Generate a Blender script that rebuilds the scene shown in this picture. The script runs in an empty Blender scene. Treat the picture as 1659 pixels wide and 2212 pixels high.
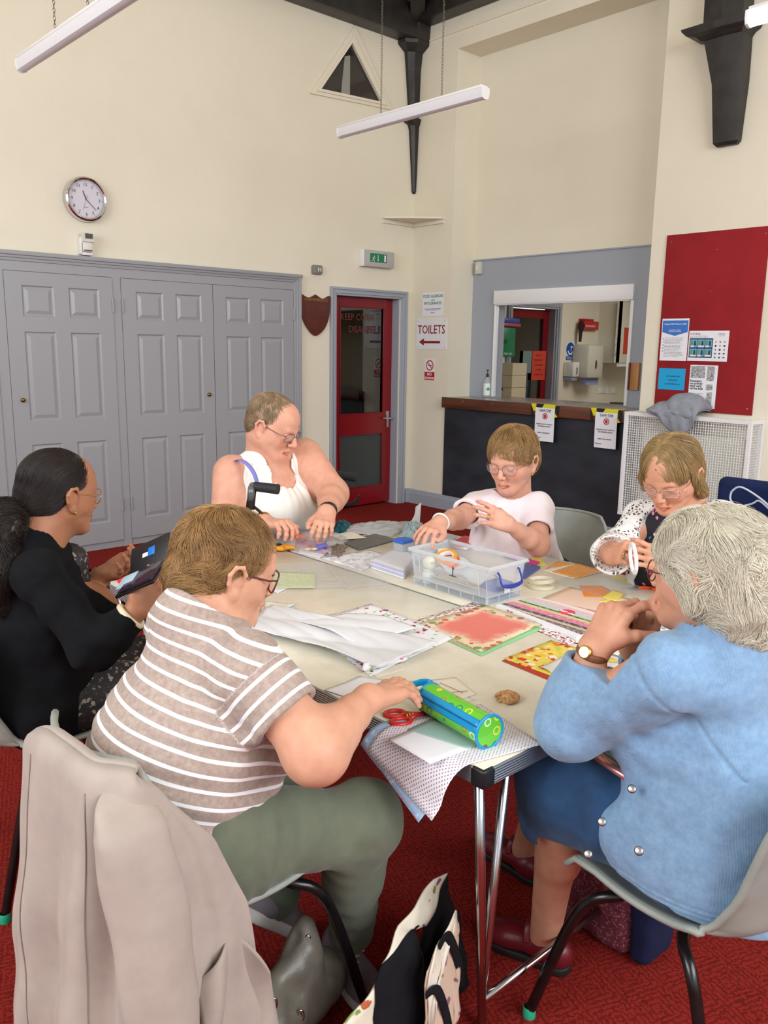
import bpy, bmesh, math, random, os
import numpy as np
from math import sin, cos, pi, radians
from mathutils import Vector, Matrix
random.seed(4)
SC = bpy.context.scene
COL = SC.collection

def lin(c):
 return tuple((v / 255 / 12.92) if v / 255 <= 0.04045 else ((v / 255 + 0.055) / 1.055) ** 2.4 for v in c)

# ------------------------------------------------------------------ camera, world, lights, exposure
CAM = np.array([-5.75398709, -5.9478197, 1.52940265])
FPX = 1790.6
def _camrot():
 y, p, r = [radians(v) for v in (47.59668406, -11.21941146, 0.86647405)]
 fwd = np.array([cos(y) * cos(p), sin(y) * cos(p), sin(p)])
 right = np.array([sin(y), -cos(y), 0.0])
 up = np.cross(right, fwd)
 return np.array([right * cos(r) + up * sin(r), -right * sin(r) + up * cos(r), fwd])
CR = _camrot()
def at(px, py, axis, val):
 """the point of the plane axis = val seen at photo pixel px, py (used to measure the place)"""
 d = CR.T @ np.array([(px - 829.5) / FPX, -(py - 1106) / FPX, 1.0])
 return Vector(CAM + d * (val - CAM[axis]) / d[axis])
def dep(px, py, dist):
 d = CR.T @ np.array([(px - 829.5) / FPX, -(py - 1106) / FPX, 1.0])
 return Vector(CAM + d * dist)

cd = bpy.data.cameras.new('camera')
cam = bpy.data.objects.new('camera', cd)
COL.objects.link(cam)
cd.sensor_fit = 'HORIZONTAL'
cd.sensor_width = 36.0
cd.lens = FPX / 1659 * 36
cd.clip_start = 0.05
M = Matrix([list(CR[0]), list(CR[1]), list(-CR[2])]).transposed().to_4x4()
M.translation = Vector(CAM)
cam.matrix_world = M
SC.camera = cam

W = bpy.data.worlds.new('daylight')
SC.world = W
W.use_nodes = True
W.node_tree.nodes['Background'].inputs[0].default_value = (0.90, 0.95, 1.0, 1)
W.node_tree.nodes['Background'].inputs[1].default_value = 1.05

def area(name, loc, target, size, power, color=(1, 1, 1)):
 l = bpy.data.lights.new(name, 'AREA')
 l.shape = 'RECTANGLE'
 l.size, l.size_y = size
 l.energy = power
 l.color = color
 o = bpy.data.objects.new(name, l)
 COL.objects.link(o)
 o.location = loc
 o.rotation_euler = (Vector(target) - Vector(loc)).to_track_quat('-Z', 'Y').to_euler()
 return o
# tall hall windows: one bank in the wall left of the camera, one in the wall behind it
area('window_light_west', (-8.9, -3.8, 3.0), (-3.4, -3.6, 0.7), (3.6, 2.4), 175, (0.90, 0.95, 1.0))
area('window_light_south', (-4.2, -9.6, 3.4), (-3.6, -4.4, 0.8), (5.0, 2.6), 285, (0.92, 0.96, 1.0))
area('kitchen_light', (2.3, -1.6, 2.35), (2.3, -1.0, 0.5), (0.9, 0.9), 16, (1.0, 0.97, 0.9))
SC.view_settings.view_transform = 'Standard'
SC.view_settings.look = 'None'
SC.view_settings.gamma = 1.0
SC.view_settings.use_curve_mapping = False
SC.view_settings.exposure = 0.22
SC.cycles.max_bounces = 6
SC.cycles.diffuse_bounces = 3
SC.cycles.transparent_max_bounces = 12
SC.cycles.caustics_reflective = False
SC.cycles.caustics_refractive = False

# ------------------------------------------------------------------ materials
MATS = {}
class NT:
 """tiny node helper"""
 def __init__(s, name):
  s.m = bpy.data.materials.new(name); s.m.use_nodes = True
  s.t = s.m.node_tree; s.b = s.t.nodes['Principled BSDF']
 def n(s, typ, **kw):
  o = s.t.nodes.new(typ)
  for k, v in kw.items():
   if k.startswith('i_'):
    key = k[2:]
    key = int(key) if key.isdigit() else key.replace('_', ' ')
    o.inputs[key].default_value = v
   else: setattr(o, k, v)
  return o
 def l(s, a, b): s.t.links.new(a, b)
 def coord(s, scale=(1, 1, 1), rot=(0, 0, 0), kind='Object', loc=(0, 0, 0)):
  tc = s.n('ShaderNodeTexCoord'); mp = s.n('ShaderNodeMapping')
  mp.inputs['Scale'].default_value = scale; mp.inputs['Rotation'].default_value = rot; mp.inputs['Location'].default_value = loc
  s.l(tc.outputs[kind], mp.inputs[0]); return mp.outputs[0]
 def noise(s, vec, scale, detail=3, rough=0.55):
  o = s.n('ShaderNodeTexNoise', i_Scale=scale, i_Detail=detail, i_Roughness=rough); s.l(vec, o.inputs['Vector']); return o.outputs['Fac']
 def ramp(s, fac, stops, interp='LINEAR'):
  r = s.n('ShaderNodeValToRGB'); r.color_ramp.interpolation = interp
  e = r.color_ramp.elements
  while len(e) < len(stops): e.new(0.5)
  for el, (p, c) in zip(e, stops):
   el.position = p; el.color = (*lin(c), 1) if max(c) > 1.001 else (*c, 1)
  s.l(fac, r.inputs[0]); return r.outputs[0]
 def mix(s, fac, a, b, mode='MIX'):
  m = s.n('ShaderNodeMix', data_type='RGBA', blend_type=mode)
  for sock, v in ((m.inputs[0], fac), (m.inputs[6], a), (m.inputs[7], b)):
   if isinstance(v, (int, float)): sock.default_value = v
   elif isinstance(v, tuple): sock.default_value = (*lin(v), 1) if max(v) > 1.001 else (*v, 1)
   else: s.l(v, sock)
  return m.outputs[2]
 def math(s, op, a, b=0.0, c=None):
  m = s.n('ShaderNodeMath', operation=op)
  for i, v in enumerate((a, b) if c is None else (a, b, c)):
   if isinstance(v, (int, float)): m.inputs[i].default_value = v
   else: s.l(v, m.inputs[i])
  return m.outputs[0]
 def bump(s, h, strength=0.3, dist=0.01):
  b = s.n('ShaderNodeBump', i_Strength=strength, i_Distance=dist); s.l(h, b.inputs['Height']); s.l(b.outputs[0], s.b.inputs['Normal']); return b
 def col(s, c):
  if isinstance(c, tuple): s.b.inputs['Base Color'].default_value = (*lin(c), 1)
  else: s.l(c, s.b.inputs['Base Color'])
 def xyz(s, vec):
  o = s.n('ShaderNodeSeparateXYZ'); s.l(vec, o.inputs[0]); return o.outputs

def mat(name, rgb=(200, 200, 200), rough=0.6, metal=0.0, var=0.0, vs=8.0, bump=0.0, bs=60.0, alpha=None, coat=0.0, emit=None, trans=0.0, sub=0.0, stretch=(1, 1, 1), spec=None):
 if name in MATS: return MATS[name]
 k = NT(name); b = k.b
 b.inputs['Roughness'].default_value = rough
 b.inputs['Metallic'].default_value = metal
 if spec is not None: b.inputs['Specular IOR Level'].default_value = spec
 if coat: b.inputs['Coat Weight'].default_value = coat; b.inputs['Coat Roughness'].default_value = 0.15
 if var:
  v = k.coord(stretch); f = k.noise(v, vs, 4)
  lo = tuple(max(0, c * (1 - var)) for c in rgb); hi = tuple(min(255, c * (1 + var)) for c in rgb)
  k.col(k.ramp(f, [(0.3, lo), (0.7, hi)]))
 else: k.col(tuple(rgb))
 if bump:
  v = k.coord(stretch); k.bump(k.noise(v, bs, 4), bump, 0.005)
 if alpha is not None: b.inputs['Alpha'].default_value = alpha
 if emit: b.inputs['Emission Color'].default_value = (*lin(rgb), 1); b.inputs['Emission Strength'].default_value = emit
 if trans: b.inputs['Transmission Weight'].default_value = trans
 if sub: b.inputs['Subsurface Weight'].default_value = sub; b.inputs['Subsurface Radius'].default_value = (0.02, 0.008, 0.004); b.inputs['Subsurface Scale'].default_value = 0.5
 MATS[name] = k.m
 return k.m

# ------------------------------------------------------------------ objects
ORG = {}
def vec(v): return Vector((float(v[0]), float(v[1]), float(v[2])))
def tag(o, label=None, cat=None, group=None, kind=None):
 if label: o['label'] = label
 if cat: o['category'] = cat
 if group: o['group'] = group
 if kind: o['kind'] = kind
 return o
def thing(name, label, cat, loc=(0, 0, 0), group=None):
 o = bpy.data.objects.new(name, None); COL.objects.link(o)
 o.empty_display_size = 0.05
 o.location = vec(loc); ORG[o.name] = vec(loc)
 return tag(o, label, cat, group)
def link(name, me, m=None, parent=None, origin=None, smooth=False):
 """link a mesh whose vertices are in world coordinates"""
 if origin is None:
  if parent is not None: origin = ORG[parent.name]
  else:
   n = len(me.vertices); a = np.empty(n * 3); me.vertices.foreach_get('co', a); a = a.reshape(-1, 3)
   lo, hi = a.min(0), a.max(0); origin = Vector(((lo[0] + hi[0]) / 2, (lo[1] + hi[1]) / 2, lo[2]))
 origin = vec(origin)
 me.transform(Matrix.Translation(-origin))
 o = bpy.data.objects.new(name, me); COL.objects.link(o)
 if m is not None:
  for mm in (m if isinstance(m, (list, tuple)) else [m]): me.materials.append(mm)
 if parent is not None:
  o.parent = parent; o.location = origin - ORG[parent.name]
 else: o.location = origin
 ORG[o.name] = origin
 if smooth: me.shade_smooth()
 return o

class MB:
 """collects shapes (world coordinates) into ONE mesh"""
 def __init__(s): s.bm = bmesh.new(); s.mi = 0; s.uv = None
 def _tag(s, faces):
  for f in faces: f.material_index = s.mi
 def box(s, lo, hi, bevel=0.0, seg=2, mtx=None):
  lo, hi = vec(lo), vec(hi); s.k = (getattr(s, 'k', 0) + 1) % 9; e_ = Vector((1, 1, 1)) * s.k * 5e-5; lo -= e_; hi += e_   # keep neighbours from sharing exact faces
  r = bmesh.ops.create_cube(s.bm, size=1.0)
  vs = r['verts']; c = (lo + hi) / 2; d = hi - lo
  for v in vs: v.co = Vector((v.co.x * d.x, v.co.y * d.y, v.co.z * d.z))
  fs = {f for v in vs for f in v.link_faces}
  if bevel:
   es = list({e for v in vs for e in v.link_edges})
   g = bmesh.ops.bevel(s.bm, geom=es, offset=min(bevel, min(abs(d.x), abs(d.y), abs(d.z)) * 0.49), segments=seg, affect='EDGES', profile=0.5)
   fs = set(g['faces']) | {f for f in fs if f.is_valid}; vs = list({v for f in fs for v in f.verts})
  for v in vs:
   v.co = v.co + c if mtx is None else mtx @ (v.co + c)
  s._tag(fs); return s
 def verts_faces(s, vs, fs, mtx=None):
  bv = [s.bm.verts.new(vec(v) if mtx is None else mtx @ vec(v)) for v in vs]
  out = []
  for f in fs:
   try: out.append(s.bm.faces.new([bv[i] for i in f]))
   except ValueError: pass
  s._tag(out); return s
 def prism(s, pts, d0, d1, axis=2, mtx=None):
  """polygon pts (2d, in the other two axes in order) from d0 to d1 along axis"""
  def mk(p, d):
   q = list(p); q.insert(axis, d); return q
  n = len(pts)
  vs = [mk(p, d0) for p in pts] + [mk(p, d1) for p in pts]
  fs = [list(range(n))[::-1], list(range(n, 2 * n))] + [[i, (i + 1) % n, n + (i + 1) % n, n + i] for i in range(n)]
  return s.verts_faces(vs, fs, mtx)
 def tube(s, pts, r, n=10, cap=True, flat=None):
  """round tube through pts; r number or list; flat=(vector, factor) squashes the section"""
  pts = [vec(p) for p in pts]; m = len(pts)
  rs = r if isinstance(r, (list, tuple)) else [r] * m
  rings = []; up = None
  for i, p in enumerate(pts):
   t = (pts[min(i + 1, m - 1)] - pts[max(i - 1, 0)])
   t = t.normalized() if t.length > 1e-9 else Vector((0, 0, 1))
   if up is None:
    up = t.orthogonal().normalized() if flat is None else (flat[0] - t * flat[0].dot(t)).normalized()
   up = (up - t * up.dot(t))
   up = up.normalized() if up.length > 1e-6 else t.orthogonal().normalized()
   if flat is not None:
    u2 = flat[0] - t * flat[0].dot(t)
    if u2.length > 1e-6: up = u2.normalized()
   sd = t.cross(up)
   f = flat[1] if flat else 1.0
   rings.append([s.bm.verts.new(p + (up * cos(2 * pi * k / n) * f + sd * sin(2 * pi * k / n)) * rs[i]) for k in range(n)])
  fs = []
  for a, b in zip(rings, rings[1:]):
   for k in range(n):
    fs.append(s.bm.faces.new((a[k], a[(k + 1) % n], b[(k + 1) % n], b[k])))
  if cap:
   fs.append(s.bm.faces.new(rings[0][::-1])); fs.append(s.bm.faces.new(rings[-1]))
  s._tag(fs); return s
 def cyl(s, a, b, r, n=20, r2=None):
  return s.tube([a, b], [r, r if r2 is None else r2], n)
 def lathe(s, prof, c=(0, 0, 0), n=24, axis=None, ang=2 * pi):
  """prof: (radius, height) list around +Z at c (or along axis)"""
  c = vec(c); q = Matrix.Identity(3) if axis is None else vec(axis).to_track_quat('Z', 'Y').to_matrix()
  full = abs(ang - 2 * pi) < 1e-6; k = n if full else n + 1
  rings = []
  for (r, h) in prof:
   rings.append([s.bm.verts.new(c + q @ Vector((r * cos(ang * i / n), r * sin(ang * i / n), h))) for i in range(k)])
  fs = []
  for a, b in zip(rings, rings[1:]):
   for i in range(n):
    j = (i + 1) % k
    try: fs.append(s.bm.faces.new((a[i], a[j], b[j], b[i])))
    except ValueError: pass
  s._tag(fs)
  return s
 def grid(s, f, nu, nv, closeu=False, thick=0.0):
  """surface f(u,v)->point"""
  P = [[s.bm.verts.new(vec(f(i / nu, j / nv))) for j in range(nv + 1)] for i in range(nu if closeu else nu + 1)]
  fs = []
  for i in range(nu):
   a = P[i]; b = P[(i + 1) % len(P)]
   for j in range(nv): fs.append(s.bm.faces.new((a[j], b[j], b[j + 1], a[j + 1])))
  s._tag(fs); return s
 def ball(s, c, r, seg=16, mtx=None):
  rr = r if isinstance(r, (list, tuple)) else (r, r, r)
  g = bmesh.ops.create_uvsphere(s.bm, u_segments=seg, v_segments=max(6, seg // 2), radius=1)
  c = vec(c)
  for v in g['verts']:
   q = Vector((v.co.x * rr[0], v.co.y * rr[1], v.co.z * rr[2]))
   v.co = c + (q if mtx is None else mtx @ q)
  s._tag({f for v in g['verts'] for f in v.link_faces}); return s
 def mesh(s, name='m'):
  bmesh.ops.recalc_face_normals(s.bm, faces=s.bm.faces[:])
  me = bpy.data.meshes.new(name); s.bm.to_mesh(me); s.bm.free(); return me
 def build(s, name, m, parent=None, smooth=False, origin=None, solid=None, sub=0, bevel=None):
  o = link(name, s.mesh(name), m, parent, origin)
  if smooth:
   o.data.shade_smooth()
   if smooth != 'all': o.data.set_sharp_from_angle(angle=radians(38))
  if solid:
   md = o.modifiers.new('thickness', 'SOLIDIFY'); md.thickness = solid; md.offset = 0
  if sub:
   md = o.modifiers.new('smooth', 'SUBSURF'); md.levels = sub; md.render_levels = sub
  if bevel:
   md = o.modifiers.new('bevel', 'BEVEL'); md.width = bevel; md.segments = 2
  return o

def bx(name, lo, hi, m, parent=None, bevel=0.0): return MB().box(lo, hi, bevel).build(name, m, parent, smooth=bool(bevel))

def text(name, body, size, m, parent, origin, right, up, align='LEFT', bold=0.0, depth=0.0006, sx=1.0, lines=1.0, res=2):
 """real lettering laid on a surface; right/up are world directions"""
 cu = bpy.data.curves.new('t', 'FONT'); cu.body = body; cu.size = size; cu.align_x = align
 cu.extrude = depth; cu.offset = bold; cu.resolution_u = res; cu.space_line = lines
 o = bpy.data.objects.new('t', cu); COL.objects.link(o)
 dg = bpy.context.evaluated_depsgraph_get()
 me = bpy.data.meshes.new_from_object(o.evaluated_get(dg))
 bpy.data.objects.remove(o);
 r = vec(right).normalized(); u = vec(up).normalized(); n = r.cross(u)
 mt = Matrix((( r.x * sx, u.x, n.x, 0), (r.y * sx, u.y, n.y, 0), (r.z * sx, u.z, n.z, 0), (0, 0, 0, 1)))
 me.transform(Matrix.Translation(vec(origin)) @ mt)
 me.materials.clear()
 return link(name, me, m, parent)

def copy_tree(o, parent=None, loc=None, rotz=None, label=None, kids=None):
 c = o.copy(); COL.objects.link(c); c.parent = parent
 if parent is not None:
  c.matrix_parent_inverse = o.matrix_parent_inverse.copy()
 for ch in list(o.children): copy_tree(ch, c)
 if loc is not None: c.location = vec(loc)
 if rotz is not None: c.rotation_euler.z = rotz
 if label: c['label'] = label
 return c
def bez(p, n=12):
 """Catmull-Rom through points"""
 p = [vec(q) for q in p]; out = []
 for i in range(len(p) - 1):
  a = p[max(i - 1, 0)]; b = p[i]; c = p[i + 1]; d = p[min(i + 2, len(p) - 1)]
  for k in range(n):
   t = k / n
   out.append(0.5 * ((2 * b) + (c - a) * t + (2 * a - 5 * b + 4 * c - d) * t * t + (3 * b - a - 3 * c + d) * t ** 3))
 out.append(p[-1]); return out
# ------------------------------------------------------------------ room materials
def wall_mat():
 k = NT('cream_wall_paint'); k.b.inputs['Roughness'].default_value = 0.75
 v = k.coord(); f = k.noise(v, 1.1, 3); g = k.noise(v, 14, 4)
 c = k.ramp(f, [(0.3, (230, 222, 201)), (0.7, (237, 230, 211))])
 k.col(k.mix(k.math('MULTIPLY', g, 0.15), c, (216, 203, 176)))
 k.bump(k.noise(v, 45, 4), 0.12, 0.01); return k.m
M_wall = wall_mat()
M_plaster = mat('plain_plaster', (222, 212, 188), 0.8)
M_grey = mat('lilac_grey_gloss_paint', (158, 159, 164), 0.3, bump=0.06, bs=25)
M_grey2 = mat('blue_grey_satin_paint', (160, 166, 176), 0.4, bump=0.05, bs=25)
M_red = mat('dark_red_gloss_paint', (128, 16, 24), 0.25, bump=0.05, bs=30)
M_black = mat('black_stained_timber', (38, 35, 33), 0.45, var=0.3, bump=0.2, bs=30)
M_white = mat('white_plastic', (236, 236, 236), 0.4)
M_offwhite = mat('off_white_plastic', (226, 224, 214), 0.4)
M_whitemetal = mat('white_enamelled_metal', (238, 238, 238), 0.35)
M_chrome = mat('chrome', (215, 215, 218), 0.12, 1.0)
M_steel = mat('brushed_steel', (180, 180, 182), 0.3, 1.0)
M_brass = mat('old_brass', (140, 110, 60), 0.35, 1.0)
M_ink = mat('black_ink', (25, 25, 28), 0.6)
M_inkgrey = mat('grey_ink', (110, 110, 120), 0.6)
M_redink = mat('dark_red_ink', (140, 20, 34), 0.5)
M_greenink = mat('green_ink', (30, 130, 75), 0.5)
M_paper = mat('white_paper', (238, 238, 244), 0.6)
M_blackplastic = mat('black_plastic', (22, 22, 24), 0.4)
def glass_mat(name, tint=(230, 240, 238), rough=0.02, mixt=0.85):
 """thin sheet: mostly clear, with a mirror-like surface reflection"""
 k = NT(name); t = k.t
 tr = k.n('ShaderNodeBsdfTransparent'); tr.inputs[0].default_value = (*lin(tint), 1)
 gl = k.n('ShaderNodeBsdfGlossy'); gl.inputs['Roughness'].default_value = rough
 fr = k.n('ShaderNodeFresnel'); fr.inputs[0].default_value = 1.5
 fac = k.math('ADD', k.math('MULTIPLY', fr.outputs[0], 1.0), 1 - mixt)
 mx = k.n('ShaderNodeMixShader'); k.l(fac, mx.inputs[0]); k.l(tr.outputs[0], mx.inputs[1]); k.l(gl.outputs[0], mx.inputs[2])
 k.l(mx.outputs[0], t.nodes['Material Output'].inputs[0]); return k.m
M_glass = glass_mat('door_glass', (150, 160, 150), 0.01, 0.9)
M_frost = mat('obscured_glass', (66, 72, 70), 0.4, alpha=0.9, bump=0.1, bs=90)

def carpet():
 k = NT('red_carpet'); k.b.inputs['Roughness'].default_value = 0.95; k.b.inputs['Specular IOR Level'].default_value = 0.1
 v = k.coord((1, 1, 1)); n = k.noise(v, 260, 3, 0.7); n2 = k.noise(v, 45, 4, 0.7)
 # small broken herringbone: bricks whose direction alternates in squares
 def bricks(rot):
  b = k.n('ShaderNodeTexBrick', i_Scale=1.0); b.inputs['Brick Width'].default_value = 0.055; b.inputs['Row Height'].default_value = 0.0135
  b.inputs['Mortar Size'].default_value = 0.0033; b.inputs['Mortar Smooth'].default_value = 0.4
  wob = k.n('ShaderNodeTexNoise', i_Scale=90.0, i_Detail=2.0); k.l(v, wob.inputs['Vector'])
  ad = k.n('ShaderNodeVectorMath', operation='MULTIPLY_ADD'); k.l(wob.outputs['Color'], ad.inputs[0]); ad.inputs[1].default_value = (0.022, 0.022, 0.022); k.l(v, ad.inputs[2])
  mp = k.n('ShaderNodeMapping'); mp.inputs['Rotation'].default_value = (0, 0, rot); k.l(ad.outputs[0], mp.inputs[0]); k.l(mp.outputs[0], b.inputs['Vector'])
  return b.outputs['Fac']
 a = bricks(radians(20)); b = bricks(radians(110))
 ch = k.n('ShaderNodeTexChecker', i_Scale=13.0); mp = k.n('ShaderNodeMapping'); mp.inputs['Rotation'].default_value = (0, 0, radians(65)); k.l(v, mp.inputs[0]); k.l(mp.outputs[0], ch.inputs['Vector'])
 f = k.mix(ch.outputs['Fac'], a, b)
 base = k.ramp(n, [(0.3, (116, 28, 25)), (0.7, (160, 48, 38))])
 dark = k.ramp(n2, [(0.35, (80, 18, 18)), (0.65, (112, 28, 25))])
 k.col(k.mix(k.math('MULTIPLY', f, 0.75), base, dark))
 k.bump(k.mix(0.5, n, f), 0.35, 0.004); return k.m
M_carpet = carpet()

def S(o): o['kind'] = 'structure'; return o
# floor
S(bx('floor', (-9.6, -10.2, -0.1), (4.2, 2.6, 0.0), M_carpet))
# left wall (plane y=0) with the red door's opening
DX0, DX1, DZ = -0.945, -0.16, 1.995
w = MB()
w.box((-9.4, 0, 0), (DX0, 0.16, 6.0)); w.box((DX1, 0, 0), (0.0, 0.16, 6.0)); w.box((DX0, 0, DZ), (DX1, 0.16, 6.0))
w.build('wall_left', M_wall).__setitem__('kind', 'structure')
# right wall (plane x=0) with the tall arch recess over the serving hatch
AY0, AY1, AZ, AD = -0.516, -2.535, 4.10, 0.30
w = MB()
w.box((0, AY0, 0), (AD + 0.14, 0.0, 6.0)); w.box((0, -10.0, 0), (AD + 0.14, AY1, 6.0)); w.box((0, AY1, AZ), (AD + 0.14, AY0, 6.0))
# recessed part: above hatch head
w.box((AD, AY1, 2.34), (AD + 0.14, AY0, AZ))
w.build('wall_right', M_wall).__setitem__('kind', 'structure')
# high ceiling, two slopes
w = MB()
w.verts_faces([(-9.4, 0.16, 5.2), (0.44, 0.16, 5.2), (0.44, -5, 6.6), (-9.4, -5, 6.6), (0.44, -10, 5.2), (-9.4, -10, 5.2)], [(0, 1, 2, 3), (3, 2, 4, 5)])
S(w.build('ceiling', M_plaster, solid=0.05))
# end walls behind the camera, with the big window openings that let the daylight in
w = MB()
w.box((-9.55, -10.0, 0), (-9.4, 0.16, 0.9)); w.box((-9.55, -10.0, 4.2), (-9.4, 0.16, 6.0))
for y0, y1 in ((-10.0, -9.2), (-6.6, -5.6), (-1.6, 0.16)): w.box((-9.55, y0, 0.9), (-9.4, y1, 4.2))
S(w.build('wall_back', M_wall))
w = MB()
w.box((-9.4, -10.15, 0), (0.44, -10.0, 0.8)); w.box((-9.4, -10.15, 4.4), (0.44, -10.0, 6.0))
for x0, x1 in ((-9.4, -8.8), (-5.6, -4.9), (-1.2, 0.44)): w.box((x0, -10.15, 0.8), (x1, -10.0, 4.4))
S(w.build('wall_near', M_wall))
# hatch surround (blue-grey boards) with opening
HY0, HY1, HZ0, HZ1 = -0.80, -2.245, 1.09, 2.055
w = MB()
w.box((AD, AY1, HZ0 - 0.1), (AD + 0.04, HY1, 2.34)); w.box((AD, HY0, HZ0 - 0.1), (AD + 0.04, AY0, 2.34)); w.box((AD, HY1, HZ1), (AD + 0.04, HY0, 2.34))
w.box((AD + 0.04, AY1, 0), (AD + 0.14, HY1, 2.34)); w.box((AD + 0.04, HY0, 0), (AD + 0.14, AY0, 2.34)); w.box((AD + 0.04, HY1, HZ1), (AD + 0.14, HY0, 2.34)); w.box((AD, AY1, 0), (AD + 0.14, AY0, HZ0 - 0.05))
S(w.build('trim_1', M_grey2))
# thin architrave bead round the hatch head
w = MB(); w.box((AD - 0.012, AY1, 2.335), (AD, AY0, 2.347)); S(w.build('trim_2', M_grey2))
# skirting boards
def skirt(name, p0, p1, nrm):
 w = MB(); p0 = vec(p0); p1 = vec(p1); n = vec(nrm)
 prof = [(0, 0), (0.02, 0), (0.02, 0.105), (0.014, 0.118), (0.014, 0.128), (0.006, 0.142), (0, 0.142)]
 vs = []
 for p in (p0, p1):
  for d, h in prof: vs.append(p + n * d + Vector((0, 0, h)))
 m = len(prof)
 w.verts_faces(vs, [list(range(m)), list(range(m, 2 * m))[::-1]] + [[i, (i + 1) % m, m + (i + 1) % m, m + i] for i in range(m)])
 S(w.build(name, M_grey2))
skirt('baseboard_right', (0, -0.0, 0), (0, -2.49, 0), (-1, 0, 0))
skirt('baseboard_far', (0, -2.49, 0), (0, -9.9, 0), (-1, 0, 0))
skirt('baseboard_left', (-0.045, 0, 0), (-0.02, 0, 0), (0, -1, 0))
# cornice crack line above the arch
S(bx('trim_3', (-0.012, -3.0, 4.235), (0, -0.15, 4.25), M_wall))

# ------------------------------------------------------------------ built-in cupboard along the left wall
cup = thing('built_in_cupboard', 'long grey painted cupboard with tall six-panel doors along the left wall', 'cupboard', (-3.6, -0.02, 0))
f = MB()
XL = -6.2
f.box((XL, -0.022, 2.0), (-1.36, -0.001, 2.075))                 # head
for x0, x1 in ((-3.872, -3.80), (-3.045, -2.98), (-1.433, -1.36), (-5.40, -5.33), (-4.64, -4.632)): f.box((x0, -0.022, 0.0), (x1, -0.001, 2.0))
f.box((XL, -0.012, 0), (-1.36, -0.001, 0.05))
f.build('frame', M_grey, cup)
f = MB()
for d, z0, z1 in ((0.030, 2.062, 2.088), (0.040, 2.082, 2.104), (0.052, 2.100, 2.128)): f.box((XL, -d, z0), (-1.36 + d * 0.3, -0.001, z1), 0.004)
for d, x0, x1 in ((0.028, -1.425, -1.398), (0.036, -1.400, -1.378), (0.046, -1.380, -1.356)): f.box((x0, -d, 0.0), (x1, -0.001, 2.11), 0.004)
f.build('architrave', M_grey, cup, smooth=True)
def panel_door(x0, x1, z0, z1, yf, parent, m, name='door'):
 """six-panel moulded door, front face at y=yf facing -y"""
 w = MB(); W_ = x1 - x0
 cols = [(x0 + 0.147 * W_, x0 + 0.435 * W_), (x0 + 0.573 * W_, x0 + 0.865 * W_)]
 rows = [(0.205, 0.826), (0.992, 1.600), (1.702, 1.907)]
 xs = [x0, cols[0][0], cols[0][1], cols[1][0], cols[1][1], x1]
 zs = [z0, rows[0][0], rows[0][1], rows[1][0], rows[1][1], rows[2][0], rows[2][1], z1]
 for i in range(5):
  for j in range(7):
   if i in (1, 3) and j in (1, 3, 5):
    a, b, c, d = xs[i], xs[i + 1], zs[j], zs[j + 1]
    rings = [(0, 0), (0.009, 0.009), (0.016, 0.009), (0.040, 0.0015)]
    R = []
    for o, dy in rings: R.append([(a + o, yf + dy, c + o), (b - o, yf + dy, c + o), (b - o, yf + dy, d - o), (a + o, yf + dy, d - o)])
    vs = [p for r in R for p in r]
    fs = []
    for q in range(3):
     for e in range(4): fs.append((q * 4 + e, q * 4 + (e + 1) % 4, q * 4 + 4 + (e + 1) % 4, q * 4 + 4 + e))
    fs.append((12, 13, 14, 15)); w.verts_faces(vs, fs)
   else:
    w.verts_faces([(xs[i], yf, zs[j]), (xs[i + 1], yf, zs[j]), (xs[i + 1], yf, zs[j + 1]), (xs[i], yf, zs[j + 1])], [(0, 1, 2, 3)])
 for a, b in ((xs[0], 'l'), (xs[-1], 'r')): w.verts_faces([(a, yf, z0), (a, yf + 0.02, z0), (a, yf + 0.02, z1), (a, yf, z1)], [(0, 1, 2, 3)])
 w.verts_faces([(x0, yf, z1), (x1, yf, z1), (x1, yf + 0.02, z1), (x0, yf + 0.02, z1)], [(0, 1, 2, 3)])
 bmesh.ops.remove_doubles(w.bm, verts=w.bm.verts[:], dist=1e-5)
 return w.build(name, m, parent)
def hinge(x, z, parent):
 MB().cyl((x, -0.036, z - 0.05), (x, -0.036, z + 0.05), 0.0055, 8).box((x - 0.008, -0.034, z - 0.048), (x + 0.008, -0.031, z + 0.048)).build('hinge', M_grey, parent, smooth=True)
def knob(x, z, parent):
 MB().lathe([(0, 0.022), (0.008, 0.021), (0.0145, 0.016), (0.016, 0.011), (0.0135, 0.006), (0.007, 0.003), (0.006, 0.0)], (x, -0.030, z), 18, (0, -1, 0)).build('knob', M_brass, parent, smooth=True)
for x0, x1, hx, kx in ((-6.17, -5.402, -5.402, None), (-5.328, -4.642, -5.33, None), (-4.630, -3.874, -4.63, None), (-3.798, -3.047, -3.05, -3.73), (-2.978, -2.219, -2.974, -2.275), (-2.214, -1.435, -1.432, None)):
 d = panel_door(x0, x1, 0.055, 2.0 - 0.004, -0.030, cup, M_grey)
 for z in (1.80, 0.33): hinge(hx, z, d)
 if kx: knob(kx, 1.138, d)

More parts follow.
